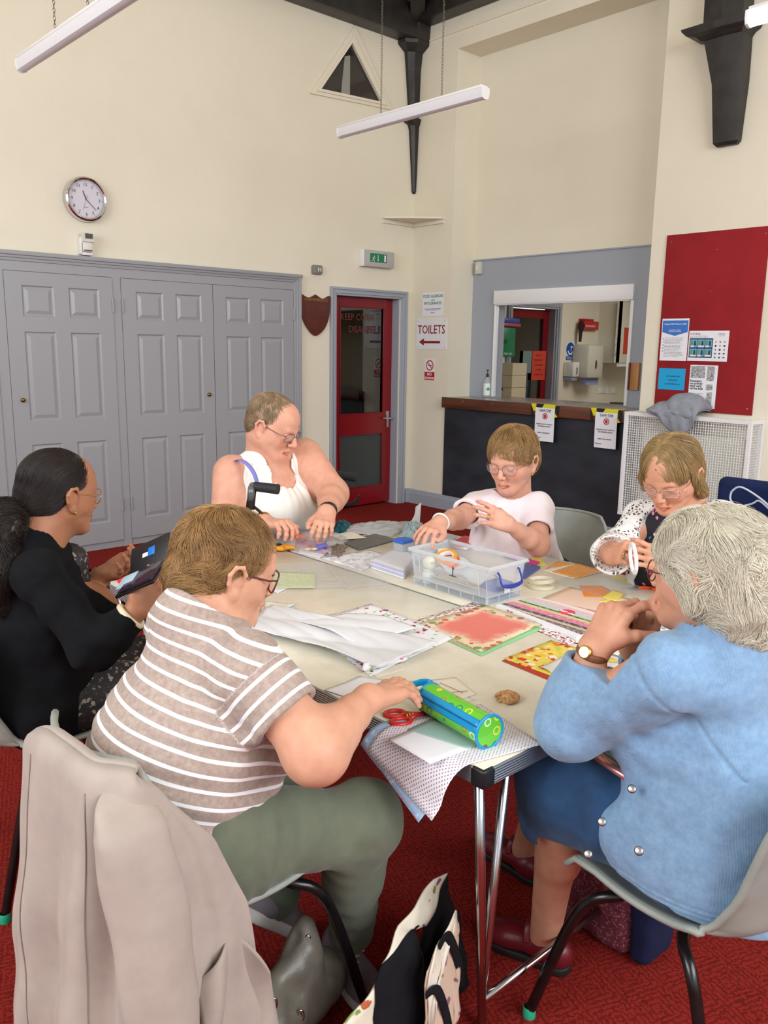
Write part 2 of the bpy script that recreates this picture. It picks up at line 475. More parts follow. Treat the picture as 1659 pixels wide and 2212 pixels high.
# ------------------------------------------------------------------ red glazed door to the lobby
dr = MB()  # architrave
for d, o in ((0.018, 0.0), (0.028, 0.018), (0.036, 0.040), (0.044, 0.060)):
 pass
def archi(w, x0, x1, ztop, prof, zbot=0.0):
 """stepped moulding round an opening; prof = (offset out from opening, next offset, depth)"""
 for a, b, d in prof:
  w.box((x0 - b, -d, zbot), (x0 - a, -0.001, ztop + b), 0.004)
  w.box((x1 + a, -d, zbot), (x1 + b, -0.001, ztop + b), 0.004)
  w.box((x0 - b, -d, ztop + a), (x1 + b, -0.001, ztop + b), 0.004)
archi(dr, DX0, DX1 + 0.012, DZ - 0.012, [(0.0, 0.022, 0.016), (0.018, 0.036, 0.026), (0.034, 0.054, 0.020), (0.050, 0.072, 0.032)])
S(dr.build('door_1', M_grey2, smooth=True))
dj = MB(); dj.box((DX0, 0.0, 0), (DX0 + 0.012, 0.155, DZ)); dj.box((DX1 - 0.012, 0, 0), (DX1, 0.155, DZ)); dj.box((DX0, 0, DZ - 0.012), (DX1, 0.155, DZ))
S(dj.build('trim_4', M_grey2))
door = thing('glazed_door', 'dark red glazed door in the left wall beside the corner, with a lever handle', 'door', (-0.55, 0.09, 0))
lx0, lx1 = DX0 + 0.014, DX1 - 0.014
yd0, yd1 = 0.085, 0.125
gx0, gx1 = lx0 + 0.10, lx1 - 0.105
w = MB()
w.box((lx0, yd0, 0.02), (gx0, yd1, 1.98), 0.003); w.box((gx1, yd0, 0.02), (lx1, yd1, 1.98), 0.003)
for z0, z1 in ((0.02, 0.19), (0.715, 0.90), (1.90, 1.98)): w.box((gx0, yd0, z0), (gx1, yd1, z1))
w.build('leaf', M_red, door)
w = MB()
for z0, z1 in ((0.19, 0.715), (0.90, 1.90)):
 w.box((gx0, yd0 - 0.006, z0), (gx0 + 0.012, yd0 + 0.004, z1), 0.003); w.box((gx1 - 0.012, yd0 - 0.006, z0), (gx1, yd0 + 0.004, z1), 0.003)
 w.box((gx0, yd0 - 0.006, z0), (gx1, yd0 + 0.004, z0 + 0.012), 0.003); w.box((gx0, yd0 - 0.006, z1 - 0.012), (gx1, yd0 + 0.004, z1), 0.003)
w.build('bead', M_red, door, smooth=True)
bx('pane', (gx0, 0.100, 0.90), (gx1, 0.106, 1.90), M_glass, door)
bx('pane', (gx0, 0.100, 0.19), (gx1, 0.106, 0.715), M_frost, door)['label'] = 'obscured lower pane'
h = MB(); h.box((lx1 - 0.062, yd0 - 0.008, 0.76), (lx1 - 0.028, yd0, 0.92), 0.003)
h.cyl((lx1 - 0.045, yd0 - 0.008, 0.85), (lx1 - 0.045, yd0 - 0.045, 0.85), 0.008, 12); h.tube([(lx1 - 0.035, yd0 - 0.045, 0.85), (lx1 - 0.09, yd0 - 0.047, 0.851), (lx1 - 0.14, yd0 - 0.042, 0.856)], [0.009, 0.008, 0.006], 10)
h.build('handle', M_chrome, door, smooth=True)
# faded wording on the inside of the glass
text('lettering', 'KEEP CORRI', 0.085, mat('faded_red_ink', (104, 44, 40), .5), door, (gx0 + 0.02, 0.0992, 1.775), (1, 0, 0), (0, 0, 1), sx=0.9)
text('lettering', 'DISABLED', 0.085, mat('faded_red_ink'), door, (gx0 + 0.12, 0.0992, 1.665), (1, 0, 0), (0, 0, 1), sx=0.9)
# lobby beyond the door
w = MB(); w.box((-2.2, 2.3, 0), (0.95, 2.4, 2.8)); w.box((-2.3, 0.16, 0), (-2.2, 2.4, 2.8)); w.box((0.85, 0.16, 0), (0.95, 2.4, 2.8)); w.box((-2.3, 0.16, 2.5), (0.95, 2.4, 2.6))
S(w.build('wall_lobby', mat('lobby_paint', (150, 120, 100), 0.7)))
S(bx('door_2', (0.3, 2.26, 0), (0.85, 2.30, 2.0), mat('lobby_door_paint', (190, 196, 196), 0.5)))
S(bx('trim_5', (-1.5, 2.28, 0.0), (0.25, 2.30, 1.05), mat('brown_dado', (70, 42, 34), 0.5)))

# ------------------------------------------------------------------ triangular window high in the left wall
T0, T1, T2 = (-0.759, 4.225), (-1.236, 3.592), (-0.309, 3.636)
I0, I1, I2 = (-0.855 + 0.06, 4.075), (-1.129, 3.645), (-0.45, 3.674)
w = MB()
def tri_ring(A, B, ya, yb):
 vs = []
 for P_, y in ((A, ya), (B, ya), (B, yb), (A, yb)):
  vs += [(p[0], y, p[1]) for p in P_]
 fs = []
 for r in range(4):
  for i in range(3):
   fs.append((r * 3 + i, r * 3 + (i + 1) % 3, ((r + 1) % 4) * 3 + (i + 1) % 3, ((r + 1) % 4) * 3 + i))
 return vs, fs
mid = [tuple(0.45 * a + 0.55 * b for a, b in zip(p, q)) for p, q in zip((T0, T1, T2), (I0, I1, I2))]
w.verts_faces(*tri_ring((T0, T1, T2), mid, -0.018, -0.001)); w.verts_faces(*tri_ring(mid, (I0, I1, I2), -0.032, -0.001))
fr = w.build('window_1', M_wall); fr['kind'] = 'structure'
w = MB(); w.prism([I0, I1, I2], -0.004, -0.001, 1)
w.build('pane', mat('dark_window_glass', (42, 38, 36), 0.06, coat=0.5), fr)
w = MB(); w.prism([(-0.90, 3.655), (-0.86, 3.96), (-0.80, 3.98), (-0.80, 3.66)], -0.006, -0.0045, 1)
w.build('net_curtain', mat('net_curtain_cloth', (150, 148, 138), 0.8), fr)

# ------------------------------------------------------------------ black roof timbers
tb = thing('roof_truss', 'black painted roof beams and carved wall post meeting in the corner', 'roof beam', (-0.09, -0.09, 2.94))
w = MB(); w.box((-9.4, -0.17, 4.23), (-0.0, -0.002, 4.50), 0.01); w.build('beam', M_black, tb, smooth=True)
w = MB(); w.box((-0.17, -9.9, 4.36), (-0.002, -0.05, 4.60), 0.01); w.build('beam', M_black, tb, smooth=True)
w = MB()
# corner post: tapering corbel set in the corner, with a moulded cap part way down
def sec(z, a, b, c0=0.004): return [(-c0, -c0, z), (-a, -c0, z), (-a, -b * 0.6, z), (-a * 0.6, -b, z), (-c0, -b, z)]
def loft(w, secs):
 n = len(secs[0]); vs = [p for s_ in secs for p in s_]; fs = [list(range(n))[::-1], list(range(len(vs) - n, len(vs)))]
 for q in range(len(secs) - 1):
  for i in range(n): fs.append((q * n + i, q * n + (i + 1) % n, (q + 1) * n + (i + 1) % n, (q + 1) * n + i))
 w.verts_faces(vs, fs)
loft(w, [sec(2.955, 0.02, 0.02), sec(2.97, 0.035, 0.03), sec(3.2, 0.055, 0.04), sec(3.5, 0.085, 0.05), sec(3.545, 0.10, 0.055)])
loft(w, [sec(3.545, 0.10, 0.06), sec(3.57, 0.17, 0.07), sec(3.60, 0.19, 0.08), sec(3.605, 0.10, 0.05)])
loft(w, [sec(3.605, 0.095, 0.05), sec(4.0, 0.14, 0.06), sec(4.15, 0.16, 0.08), sec(4.20, 0.24, 0.16), sec(4.6, 0.26, 0.2)])
w.build('wall_post', M_black, tb)
w = MB(); w.prism([(-0.05, 4.50), (-0.30, 4.50), (-0.05, 4.85)], -0.12, -0.01, 1); w.tube([(-0.1, -0.1, 4.4), (-1.4, -1.4, 5.3)], 0.09, 4); w.build('brace', M_black, tb)
# second wall post right of the arch
wp = thing('wall_post', 'black carved timber wall post high above the red noticeboard', 'wall post', (0, -3.07, 2.90))
def wsec(z, y0, y1, d): return [(-0.002, y0, z), (-d, y0, z), (-d - 0.012, (y0 + y1) / 2, z), (-d, y1, z), (-0.002, y1, z)]
w = MB()
loft(w, [wsec(2.905, -2.99, -3.13, 0.03), wsec(2.925, -2.972, -3.148, 0.05), wsec(3.29, -2.955, -3.165, 0.10), wsec(3.56, -2.90, -3.16, 0.15), wsec(3.60, -2.885, -3.165, 0.16)])
w.build('post', M_black, wp, smooth=True)
w = MB(); loft(w, [wsec(3.56, -2.885, -3.16, 0.16), wsec(3.585, -2.86, -3.18, 0.18), wsec(3.60, -2.80, -3.21, 0.21), wsec(3.63, -2.77, -3.225, 0.22), wsec(3.645, -2.765, -3.225, 0.22)]); w.build('cap', M_black, wp)
w = MB(); loft(w, [wsec(3.645, -2.88, -3.15, 0.14), wsec(5.1, -2.85, -3.13, 0.16)]); w.build('post', M_black, wp)
w = MB(); w.tube([(-0.105, -3.0, 3.50), (-0.085, -3.02, 3.30), (-0.08, -3.06, 3.24), (-0.085, -3.10, 3.30), (-0.12, -3.11, 3.50)], 0.008, 6); w.build('carving', M_black, wp)

# corner shelf
sh = thing('corner_shelf', 'small cream triangular shelf high in the corner of the room', 'shelf', (-0.1, -0.1, 2.66))
MB().prism([(-0.001, -0.001), (-0.41, -0.001), (-0.41, -0.05), (-0.24, -0.24), (-0.05, -0.42), (-0.001, -0.42)], 2.690, 2.706).build('board', M_wall, sh)
w = MB(); w.box((-0.40, -0.022, 2.655), (-0.001, -0.001, 2.689)); w.box((-0.022, -0.41, 2.655), (-0.001, -0.001, 2.689)); w.build('batten', M_wall, sh)

# ------------------------------------------------------------------ serving counter with blackboard front
ct = thing('serving_counter', 'serving counter under the hatch with brown edged top and blackboard front', 'counter', (0.1, -1.5, 0))
bx('blackboard', (-0.012, AY1, 0.142), (0.0, -0.492, 0.992), None, ct).data.materials.append(mat('blackboard_paint', (38, 42, 50), 0.55, var=0.28, vs=3.0, stretch=(1, 1, 2)))
bx('counter_top', (-0.055, AY1, 1.045), (0.62, -0.502, 1.080), mat('grey_laminate', (150, 148, 142), 0.25, var=0.05, vs=20), ct, 0.004)
bx('edge_board', (-0.066, AY1 + 0.0, 0.985), (-0.055, -0.500, 1.082), mat('brown_stained_wood', (92, 52, 32), 0.45, var=0.25, vs=6, stretch=(1, 0.15, 3)), ct, 0.002)
bx('carcass', (0.0, AY1, 0.142), (0.30, -0.517, 1.045), M_plaster, ct)
for y in (-0.77, -1.12, -1.60, -1.83, -2.16, -2.41): MB().lathe([(0, 0.003), (0.005, 0.002), (0.006, 0)], (-0.066, y, 1.055), 10, (-1, 0, 0)).build('screw', M_steel, ct, smooth=True)

# white frame / shutter box of the hatch
sb = thing('hatch_shutter', 'white frame and rolled-up shutter box round the serving hatch', 'shutter', (AD, -1.52, 1.09))
bx('shutter_box', (AD - 0.03, HY1, 1.935), (AD + 0.10, HY0, HZ1 + 0.0), M_whitemetal, sb, 0.004)
bx('bottom_bar', (AD - 0.022, HY1 + 0.03, 1.925), (AD + 0.0, HY0 - 0.03, 1.972), M_whitemetal, sb, 0.003)
bx('guide_rail', (AD - 0.014, HY0 - 0.022, HZ0), (AD + 0.03, HY0, 1.935), M_whitemetal, sb, 0.003)
bx('guide_rail', (AD - 0.014, HY1, HZ0), (AD + 0.03, HY1 + 0.028, 1.935), M_whitemetal, sb, 0.003)

# ------------------------------------------------------------------ kitchen seen through the hatch
w = MB(); w.box((0.44, 0.0, 0), (1.52, 0.16, 2.7)); w.box((2.33, 0, 0), (4.2, 0.16, 2.7)); w.box((1.52, 0, 1.995), (2.33, 0.16, 2.7))
w.box((4.1, -3.2, 0), (4.2, 0.0, 2.7)); w.box((0.44, -3.2, 0), (4.2, -3.1, 2.7)); w.box((0.44, -3.2, 2.6), (4.2, 0.16, 2.7))
S(w.build('wall_kitchen', M_wall))
kd = MB()
for a, b, d in ((0.0, 0.03, 0.02), (0.025, 0.055, 0.032), (0.05, 0.075, 0.026)):
 kd.box((1.52 - b, -d, 0), (1.52 - a, -0.001, 1.99 + b)); kd.box((2.33 + a, -d, 0), (2.33 + b, -0.001, 1.99 + b)); kd.box((1.52 - b, -d, 1.99 + a), (2.33 + b, -0.001, 1.99 + b))
kd.box((2.31, 0, 0), (2.33, 0.155, 1.995)); kd.box((1.52, 0, 0), (1.54, 0.155, 1.995))
S(kd.build('door_3', M_grey2))
k2 = thing('glazed_door', 'dark red glazed door seen through the serving hatch, with two notices on it', 'door', (1.9, 0.1, 0))
w = MB(); w.box((1.542, 0.09, 0.02), (1.64, 0.13, 1.98)); w.box((2.215, 0.09, 0.02), (2.308, 0.13, 1.98)); w.box((1.64, 0.09, 1.88), (2.215, 0.13, 1.98)); w.box((1.64, 0.09, 0.7), (2.215, 0.13, 0.88)); w.box((1.64, 0.09, 0.02), (2.215, 0.13, 0.2))
w.build('leaf', M_red, k2)
bx('pane', (1.64, 0.105, 0.88), (2.215, 0.111, 1.88), M_glass, k2)
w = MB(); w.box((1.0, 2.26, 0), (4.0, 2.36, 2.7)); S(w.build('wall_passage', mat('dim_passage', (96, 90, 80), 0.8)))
def zz(x, y): return (1020 + x / 4.366, 600 + y / 4.366)
def kat(x, y, Y): return at(*zz(x, y), 1, Y)
def sheet(name, label, cat, pts, m, th=0.001, group=None, nrm=(0, -1, 0)):
 """thin flat sheet through 4 corner points"""
 n = vec(nrm) * th; w = MB(); p = [vec(q) for q in pts]
 w.verts_faces(p + [q + n for q in p], [(3, 2, 1, 0), (4, 5, 6, 7)] + [(i, (i + 1) % 4, 4 + (i + 1) % 4, 4 + i) for i in range(4)])
 o = w.build(name, m); return tag(o, label, cat, group)
M_orange = mat('orange_red_paper', (214, 70, 48), 0.7)
n1 = sheet('notice', 'orange-red notice hanging on the kitchen door glass', 'notice', [kat(555, 965, .08), kat(682, 965, .08), kat(700, 690, .08), kat(570, 690, .08)], M_orange)
for i, t in enumerate(('NOTICE', 'PLEASE KEEP', 'THIS DOOR', 'CLOSED', 'THANK YOU')): text('lettering', t, 0.028, M_ink, n1, kat(625, 740 + i * 45, .078), (1, 0, 0), (0, 0, 1), 'CENTER', depth=0.0003)
sheet('notice', 'pale grey-green notice beside the orange one on the kitchen door', 'notice', [kat(470, 895, .082), kat(552, 900, .082), kat(565, 690, .082), kat(482, 690, .082)], mat('pale_green_card', (120, 140, 138), 0.7))
# first aid cabinet with trays on top
fa = thing('first_aid_cabinet', 'green first aid cabinet hanging on the kitchen wall left of the door', 'cabinet', (1.42, -0.1, 1.44))
M_green = mat('green_enamel', (20, 128, 82), 0.35)
p0 = kat(245, 460, -0.16);
bx('body', (0.93, -0.165, 1.45), (1.385, -0.001, 1.765), M_green, fa, 0.004)
bx('door', (1.09, -0.18, 1.455), (1.38, -0.166, 1.76), M_green, fa, 0.003)
bx('door', (0.935, -0.18, 1.455), (1.085, -0.166, 1.76), M_green, fa, 0.003)
w = MB(); w.box((1.19, -0.183, 1.60), (1.25, -0.181, 1.62)); w.box((1.21, -0.183, 1.58), (1.23, -0.181, 1.64)); w.build('cross', mat('dark_green', (10, 70, 50), 0.5), fa)
text('lettering', 'FIRST AID', 0.03, M_paper, fa, (0.98, -0.1812, 1.72), (1, 0, 0), (0, 0, 1)); text('lettering', 'FIRST AID', 0.03, M_paper, fa, (1.2, -0.1812, 1.475), (1, 0, 0), (0, 0, 1))
tag(MB().box((0.95, -0.21, 1.767), (1.43, -0.02, 1.80), 0.006).build('plastic_tray', mat('pink_plastic', (196, 70, 96), 0.4), smooth=True), 'pink plastic tray lying on top of the green cabinet', 'tray')
tag(MB().box((0.96, -0.20, 1.801), (1.42, -0.02, 1.855), 0.01).build('plastic_box', mat('blue_plastic', (48, 84, 170), 0.4), smooth=True), 'blue plastic box on the pink tray above the green cabinet', 'box')
# fire extinguisher standing on the kitchen side
fe = thing('fire_extinguisher', 'red fire extinguisher just inside the left edge of the hatch', 'fire extinguisher', (0.98, -0.36, 1.0))
ex = kat(230, 900, -0.35)
w = MB(); w.lathe([(0.0, 0.98), (0.055, 0.99), (0.062, 1.02), (0.062, 1.30), (0.05, 1.345), (0.02, 1.365), (0.016, 1.39), (0, 1.39)], (ex.x, -0.35, 0.0), 20); w.build('cylinder', mat('red_enamel', (176, 20, 28), 0.25), fe, smooth=True)
w = MB(); w.box((ex.x - 0.02, -0.37, 1.385), (ex.x + 0.04, -0.33, 1.415), 0.005); w.tube([(ex.x, -0.35, 1.41), (ex.x + 0.04, -0.36, 1.43), (ex.x + 0.07, -0.36, 1.40)], 0.006, 8); w.tube([(ex.x - 0.01, -0.38, 1.40), (ex.x - 0.05, -0.41, 1.34), (ex.x - 0.03, -0.42, 1.2), (ex.x + 0.02, -0.42, 1.12)], 0.008, 8); w.build('valve', M_blackplastic, fe, smooth=True)
S(bx('trim_6', (0.50, -0.50, 0.0), (1.25, -0.30, 0.995), M_plaster))
# cartons on left wall ledge
for i in range(3):
 q = kat(290, 850 + i * 0, -0.1)
 z = 1.0 + i * 0.13
 tag(MB().box((1.22, -0.29, z), (1.46, -0.10, z + 0.127), 0.003).build('carton', mat('cream_carton', (214, 200, 168), 0.7)), 'cream carton %s stack beside the kitchen door' % ('at the bottom of the', 'in the middle of the', 'on top of the')[i], 'box', 'cream cartons beside the kitchen door')
S(bx('trim_7', (1.18, -0.30, 0.0), (1.47, -0.09, 0.999), M_plaster))
# fire blanket, coat, signs
fb0 = kat(1010, 490, -0.03)
fbk = thing('fire_blanket_box', 'red fire blanket box on the kitchen wall above the towel dispenser', 'fire blanket', fb0)
a = kat(1010, 488, -0.02); b = kat(1130, 392, -0.02)
bx('box', (a.x, -0.05, a.z), (b.x, -0.001, b.z), mat('red_enamel', (176, 20, 28)), fbk, 0.005)
a = kat(1050, 488, -0.05); b = kat(1190, 415, -0.05)
pl = bx('label_plate', (a.x, -0.056, a.z), (b.x, -0.051, b.z), mat('red_sign', (200, 48, 44), 0.5), fbk)
text('lettering', 'FIRE BLANKET', 0.036, M_paper, pl, (a.x + 0.01, -0.0565, a.z + 0.03), (1, 0, 0), (0, 0, 1))
c0 = kat(1022, 400, -0.06); c1 = kat(1022, 605, -0.06)
tag(MB().tube([(c0.x, -0.07, c0.z), (c0.x + 0.02, -0.08, c0.z - 0.06), (c0.x - 0.005, -0.075, (c0.z + c1.z) / 2), (c0.x, -0.07, c1.z)], [0.02, 0.05, 0.035, 0.025], 10, flat=(Vector((0, 1, 0)), 0.4)).build('cloth', mat('dark_brown_cloth', (40, 26, 22), 0.9), smooth=True), 'dark cloth hanging from the fire blanket box', 'cloth')
# paper towel dispenser
dA = kat(972, 965, -0.001); dT = kat(985, 610, -0.001)
pd = thing('paper_towel_dispenser', 'large cream paper towel dispenser on the kitchen wall', 'dispenser', (2.86, -0.13, 1.17))
tw0 = kat(1090, 800, -0.24); tw1 = kat(1238, 800, -0.24)
bx('cover', (tw0.x, -0.25, 1.205), (tw1.x, -0.001, 1.60), mat('cream_plastic', (205, 203, 186), 0.3), pd, 0.04)
g0 = kat(1168, 820, -0.25)
MB().ball((g0.x, -0.251, g0.z), (0.02, 0.006, 0.055), 16).build('level_window', mat('smoked_plastic', (70, 70, 64), 0.2), pd, smooth=True)
t0 = kat(1030, 1010, -0.12); t1 = kat(1150, 960, -0.12)
bx('paper_towel', (t0.x, -0.18, t0.z), (t1.x, -0.10, 1.21), mat('blue_towel_paper', (150, 160, 196), 0.8), pd)
sd = thing('soap_dispenser', 'small white soap dispenser left of the paper towel dispenser', 'dispenser', (2.6, -0.1, 1.18))
s0 = kat(940, 935, -0.13); s1 = kat(1012, 795, -0.13)
bx('cover', (s0.x, -0.14, s0.z), (s1.x, -0.001, s1.z), M_offwhite, sd, 0.012)
bx('reservoir', (s0.x + 0.01, -0.12, s0.z - 0.05), (s1.x - 0.01, -0.01, s0.z - 0.001), mat('clear_blue_plastic', (170, 180, 200), 0.2, alpha=0.7), sd, 0.01)
bx('push_bar', ((s0.x + s1.x) / 2, -0.145, s0.z + 0.03), ((s0.x + s1.x) / 2 + 0.02, -0.1405, s0.z + 0.11), M_inkgrey, sd)
a = kat(880, 780, -0.002); b = kat(968, 606, -0.002)
hs = sheet('sign', 'blue and white wash your hands sign beside the soap dispenser', 'sign', [(a.x, -0.002, a.z), (b.x, -0.002, a.z), (b.x, -0.002, b.z), (a.x, -0.002, b.z)], M_paper)
M_bluesign = mat('sign_blue', (20, 74, 160), 0.5)
cx, cz = (a.x + b.x) / 2, b.z - (b.x - a.x) * 0.52
MB().lathe([(0.0, 0), (0.081, 0)], (cx, -0.0045, cz), 32, (0, -1, 0)).build('disc', M_bluesign, hs)
w = MB(); w.tube([(cx - 0.05, -0.006, cz - 0.02), (cx - 0.02, -0.006, cz - 0.055), (cx + 0.02, -0.006, cz - 0.055), (cx + 0.05, -0.006, cz - 0.02)], 0.012, 6, flat=(Vector((0, 1, 0)), 0.2)); w.box((cx + 0.0, -0.007, cz + 0.02), (cx + 0.05, -0.005, cz + 0.035)); w.box((cx + 0.005, -0.007, cz - 0.02), (cx + 0.017, -0.005, cz + 0.03)); w.build('symbol', M_paper, hs)
bx('band', (a.x + 0.004, -0.0045, a.z + 0.004), (b.x - 0.004, -0.0035, a.z + 0.052), M_bluesign, hs)
text('lettering', 'Please wash your\nhands regularly', 0.019, M_paper, hs, (cx, -0.005, a.z + 0.032), (1, 0, 0), (0, 0, 1), 'CENTER')
# wall cupboards
kc = thing('kitchen_wall_cupboard', 'cream kitchen wall cupboard with a bow handle and an orange-red notice', 'cupboard', (3.7, -0.2, 1.35))
c0 = kat(1240, 805, -0.30); c1 = kat(1345, 805, -0.30)
M_cab = mat('cream_cabinet', (222, 218, 200), 0.4)
cxl, cxs = kat(1182, 600, 0).x, kat(1362, 640, -0.32).x
bx('body', (cxl, -0.30, 1.385), (4.09, -0.001, 2.12), M_cab, kc)
bx('door', (cxl, -0.32, 1.39), (cxs - 0.002, -0.301, 2.115), M_cab, kc, 0.002)
bx('door', (cxs + 0.002, -0.32, 1.39), (4.05, -0.301, 2.115), M_cab, kc, 0.002)
bx('light_pelmet', (cxl, -0.32, 1.345), (4.09, -0.29, 1.384), M_whitemetal, kc)
q0 = kat(1330, 740, -0.33); q1 = kat(1330, 618, -0.33)
MB().tube(bez([(q0.x, -0.322, q0.z), (q0.x + 0.01, -0.355, q0.z + 0.03), (q0.x + 0.01, -0.36, (q0.z + q1.z) / 2), (q0.x + 0.01, -0.355, q1.z - 0.03), (q0.x, -0.322, q1.z)]), 0.005, 8).build('handle', M_steel, kc, smooth=True)
a = kat(1420, 720, -0.322); b = kat(1500, 472, -0.322)
bx('notice', (a.x, -0.3225, a.z), (b.x, -0.3205, b.z), M_orange, kc)
for i, (x0_, x1_) in enumerate(((1186, 1250), (1256, 1292), (1310, 1352))):
 a = kat(x0_, 1092, -0.003); b = kat(x1_, 1030, -0.003)
 so = thing('wall_socket', 'white wall socket, %s of three under the kitchen cupboard' % ('leftmost', 'middle', 'rightmost')[i], 'socket', (a.x, 0, a.z), 'white sockets under the kitchen cupboard')
 bx('plate', (a.x, -0.012, a.z), (b.x, -0.001, b.z), M_white, so, 0.003)
 bx('switch', ((a.x + b.x) / 2 - 0.008, -0.015, b.z - 0.035), ((a.x + b.x) / 2 + 0.008, -0.0125, b.z - 0.012), M_offwhite, so)
kw = thing('kitchen_worktop', 'pale kitchen worktop and base units under the wall cupboards', 'worktop', (3.4, -0.3, 0))
bx('worktop', (2.90, -0.62, 0.845), (4.09, -0.001, 0.875), mat('pale_laminate', (196, 190, 176), 0.3), kw, 0.004)
bx('base_unit', (2.92, -0.60, 0.0), (4.09, -0.002, 0.845), M_cab, kw)
bx('roller_blind', (2.93, -0.66, 0.876), (2.99, -0.62, 1.22), mat('pale_blue_plastic', (176, 206, 222), 0.4), None, 0.004)
bo = bpy.data.objects['roller_blind']; bo.name = 'fridge_edge_panel'; tag(bo, 'pale blue upright panel standing on the worktop edge', 'panel')
# wooden board hanging at right of hatch
wa = at(1361, 842, 0, AD - 0.01); wb = at(1379, 784, 0, AD - 0.01)
wbo = thing('wooden_box', 'small varnished wooden box fixed at the right edge of the hatch', 'box', (AD, (wa.y + wb.y) / 2, wa.z))
bx('back_board', (AD - 0.03, wb.y - 0.02, wa.z), (AD - 0.0005, wa.y, wb.z), mat('varnished_pine', (186, 130, 80), 0.5, var=0.15, vs=5, stretch=(1, 1, .2)), wbo, 0.003)
bx('frame', (AD - 0.045, wa.y - 0.004, wa.z), (AD - 0.0305, wa.y + 0.008, wb.z), mat('dark_wood_edge', (110, 66, 38), 0.5), wbo)
# ------------------------------------------------------------------ things on the left wall
R_, U_ = Vector((1, 0, 0)), Vector((0, 0, 1))
ck = thing('wall_clock', 'round chrome-rimmed wall clock with white face above the grey cupboard', 'clock', (-3.208, 0, 2.36))
cc = Vector((-3.208, 0, 2.512))
w = MB(); w.lathe([(0.0, 0.0), (0.150, 0.0), (0.151, 0.02), (0.146, 0.045), (0.136, 0.052), (0.128, 0.046), (0.124, 0.030)], cc, 56, (0, -1, 0)); w.build('rim', M_chrome, ck, smooth=True)
MB().lathe([(0, 0.028), (0.1255, 0.028)], cc, 48, (0, -1, 0)).build('dial', mat('clock_dial', (214, 210, 220), 0.6), ck)
for h in range(1, 13):
 a = pi / 2 - h * pi / 6
 text('numeral', str(h), 0.030, M_ink, ck, (cc.x + cos(a) * 0.098, -0.0285, cc.z + sin(a) * 0.098 - 0.010), R_, U_, 'CENTER')
w = MB()
for q in range(60):
 a = q * pi / 30; r0 = 0.112 if q % 5 == 0 else 0.116
 d = Vector((cos(a), 0, sin(a))); n = Vector((-sin(a), 0, cos(a))) * (0.0012 if q % 5 == 0 else 0.0005); b = cc + Vector((0, -0.0287, 0))
 w.verts_faces([b + d * r0 - n, b + d * r0 + n, b + d * 0.120 + n, b + d * 0.120 - n], [(0, 1, 2, 3)])
w.build('minute_marks', M_ink, ck)
def hand(name, ang, l, wd, y, tail=0.0, m=M_ink):
 d = Vector((sin(ang), 0, cos(ang))); n = Vector((cos(ang), 0, -sin(ang))) * wd; b = cc + Vector((0, y, 0))
 vs = [b - d * tail - n, b - d * tail + n, b + d * l + n * 0.7, b + d * l - n * 0.7]; vs += [v + Vector((0, -0.001, 0)) for v in vs]
 MB().verts_faces(vs, [(3, 2, 1, 0), (4, 5, 6, 7)] + [(i, (i + 1) % 4, 4 + (i + 1) % 4, 4 + i) for i in range(4)]).build(name, m, ck)
hand('hour_hand', radians(-20), 0.060, 0.0030, -0.032); hand('minute_hand', radians(134), 0.095, 0.0018, -0.034); hand('second_hand', radians(200), 0.075, 0.0007, -0.036, 0.03)
text('lettering', 'QUARTZ', 0.008, M_inkgrey, ck, (cc.x, -0.0285, cc.z - 0.055), R_, U_, 'CENTER')

se = thing('motion_sensor', 'white alarm motion sensor under the wall clock', 'sensor', (-3.23, 0, 2.13))
w = MB(); w.box((-3.262, -0.035, 2.135), (-3.185, -0.001, 2.262), 0.008); w.box((-3.272, -0.05, 2.14), (-3.262, -0.001, 2.25), 0.003); w.box((-3.262, -0.045, 2.135), (-3.185, -0.03, 2.155), 0.004); w.build('bracket', M_white, se, smooth=True)
w = MB(); w.box((-3.258, -0.062, 2.158), (-3.190, -0.036, 2.225), 0.006); w.prism([(-0.036, 2.21), (-0.075, 2.225), (-0.085, 2.285), (-0.036, 2.285)], -3.262, -3.186, 0); w.build('housing', M_offwhite, se, smooth=True)
bx('lens', (-3.250, -0.0875, 2.245), (-3.222, -0.083, 2.278), mat('smoked_plastic', (70, 70, 64)), se); bx('lens', (-3.218, -0.0875, 2.245), (-3.198, -0.083, 2.278), mat('smoked_plastic'), se)
bx('slot', (-3.254, -0.0635, 2.163), (-3.194, -0.062, 2.170), mat('brown_plastic', (96, 66, 46)), se)

sw = thing('light_switch', 'small grey metal switch box on the left wall between cupboard and exit sign', 'switch', (-1.17, 0, 2.14))
bx('box', (-1.222, -0.04, 2.145), (-1.120, -0.001, 2.222), mat('grey_metalclad', (128, 126, 120), 0.5), sw, 0.012)
bx('rocker', (-1.176, -0.046, 2.168), (-1.165, -0.0405, 2.20), M_offwhite, sw, 0.002); bx('rocker', (-1.152, -0.046, 2.168), (-1.142, -0.0405, 2.20), M_offwhite, sw, 0.002)

